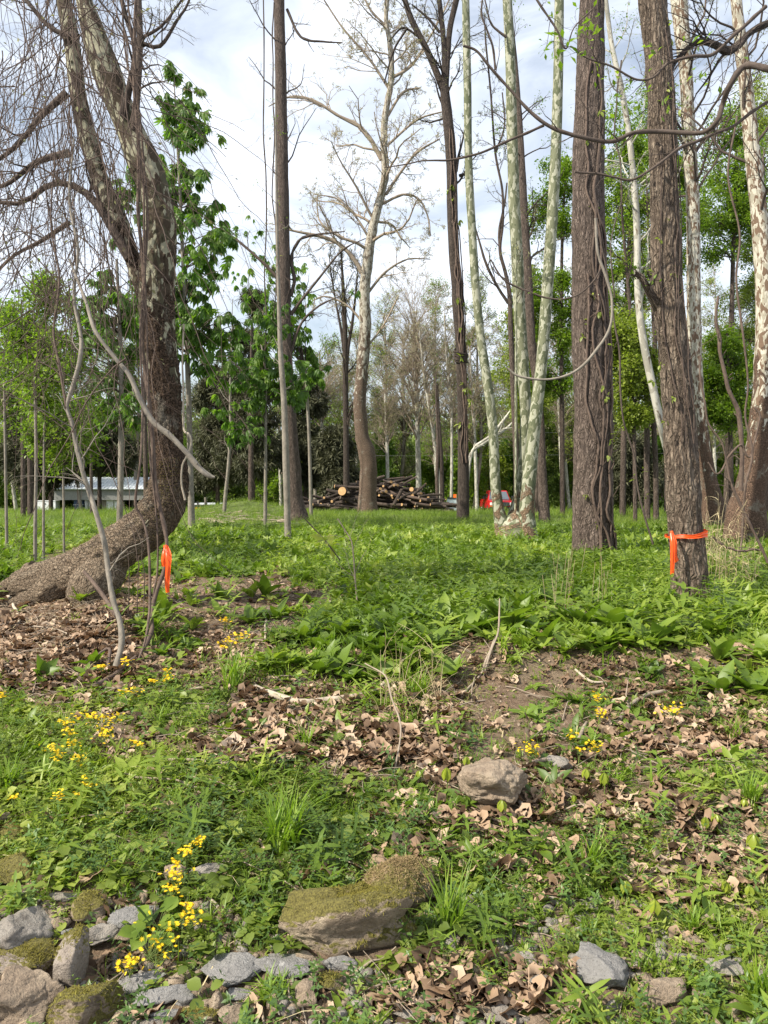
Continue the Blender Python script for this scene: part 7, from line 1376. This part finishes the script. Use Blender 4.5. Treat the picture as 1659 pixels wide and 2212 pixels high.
    U = [(1353, 1911, 28, 'umbrella seedling left of its twin at the bottom right centre'), (1415, 1953, 32, 'brightest folded umbrella seedling at lower right'), (1524, 1772, 24, 'yellow umbrella seedling by the right curved twig'), (1547, 1765, 22, 'green umbrella seedling just right of the yellow one'), (1627, 1812, 34, 'broad umbrella seedling near the right edge'), (1568, 1911, 26, 'umbrella seedling near the large dead leaf at lower right'), (1620, 1920, 22, 'umbrella seedling nearest the right edge, lower'), (1266, 1667, 22, 'green umbrella seedling below the slanting pale stone'), (1305, 1677, 28, 'flat bright leaf seedling right of the slanting pale stone'), (1608, 1731, 16, 'small umbrella seedling at the foot of the fine tuft'), (1008, 1640, 20, 'umbrella seedling at the left shoulder of the big tan rock'), (965, 1667, 30, 'yellow-green umbrella seedling left of the big tan rock'), (906, 1670, 18, 'small umbrella seedling left of the yellow-green one'), (1084, 1736, 26, 'yellow umbrella seedling in front of the big tan rock'), (1240, 1722, 16, 'tiny umbrella seedling in the litter at right')]
    for i, (x, y, w, lab) in enumerate(U):
        g = G(x, y + w*1.4); tp = P(x, y - w*.3, g[1]); e = empty('umbrella_seedling', g, lab, 'seedling'); s = MB(); tubes(s, spline(np.array([g - [0, 0, .01], (g+tp)/2 + [.004, 0, 0], tp]), 6), np.full(6, .0025), 6); s.obj('stem', M_stem, e)
        f = MB(); place(f, up[i % 3], tp[None], rotz(np.array([i*1.])), np.array([w*.95*g[1]/F]), .3 + .5*(i % 2)); f.obj('leaf', M_umb, e)
    # leafy ragwort base and violets near it
    for x, y, w, lab in ((330, 2000, 110, 'leafy base of the biggest ragwort clump'), (290, 1995, 60, 'round leaf cluster left of the ragwort clump'), (1140, 1830, 90, 'round-leaved herb cluster right of centre'), (1110, 1780, 50, 'smaller round-leaved herb above it'), (1545, 1985, 60, 'pointed-leaf shoot at lower right')):
        g = G(x, y + w*.3); mb = MB(); t = rosette(14, .9, .34, .3, .5, 4, .15, heart=.12) if 'point' not in lab else rosette(7, .45, 1, .7, 0, 4, .2)
        place(mb, t, g[None], rotz(np.array([1.])), np.array([w*1.0*g[1]/F]), .5); mb.at[-1] = np.clip(rng.normal(.5, .02) + .4*vnoise(t[0][:, 0]*6, t[0][:, 1]*6, t[0][:, 2]*6, 4), 0, 1).astype(np.float32); tag(mb.obj('herb_cluster', M_cover, loc=g), lab, 'herb')
    for i, (x, y, w, lab) in enumerate([(890, 1637, 60, 'curled reddish-brown dead leaf, largest in the centre of the bank'), (1327, 1465, 36, 'orange-brown dead leaf lit on the right bank'), (1500, 1560, 50, 'long curled dead leaf below the right bank plants'), (1520, 1950, 56, 'cracked dead leaf among the lower right seedlings'), (840, 1892, 80, 'flat pinkish dead leaf just above the boulder, right one'), (730, 1890, 90, 'flat pinkish dead leaf above the boulder, left one'), (960, 2130, 100, 'large pale dead leaf near the bottom centre'), (1430, 1950, 60, 'broad brown dead leaf near the upper lower-right seedlings'), (830, 1740, 60, 'dark dead leaf right of the tallest tuft'), (350, 1765, 50, 'dead leaf above the upper ragwort stem'), (195, 1980-80, 46, 'triangular dead leaf above the left stones'), (1560, 1900, 70, 'split dead leaf at the right edge'), (1150, 1960, 60, 'dead leaf lying right of the sedge'), (1120, 2000, 70, 'crumpled pale dead leaf right of the sedge, lower')]):
        g = G(x, y); t = deadleaf(); mb = MB(); place(mb, t, g[None] + [0, 0, .02], rotz(np.array([i*1.7])) @ rotx(np.array([rng.normal(.1, .25)])), np.array([w*1.25*g[1]/F]), rng.uniform(.3, .8)); tag(mb.obj('dead_leaf', M_dead, loc=g), lab, 'dead leaf')
plants()
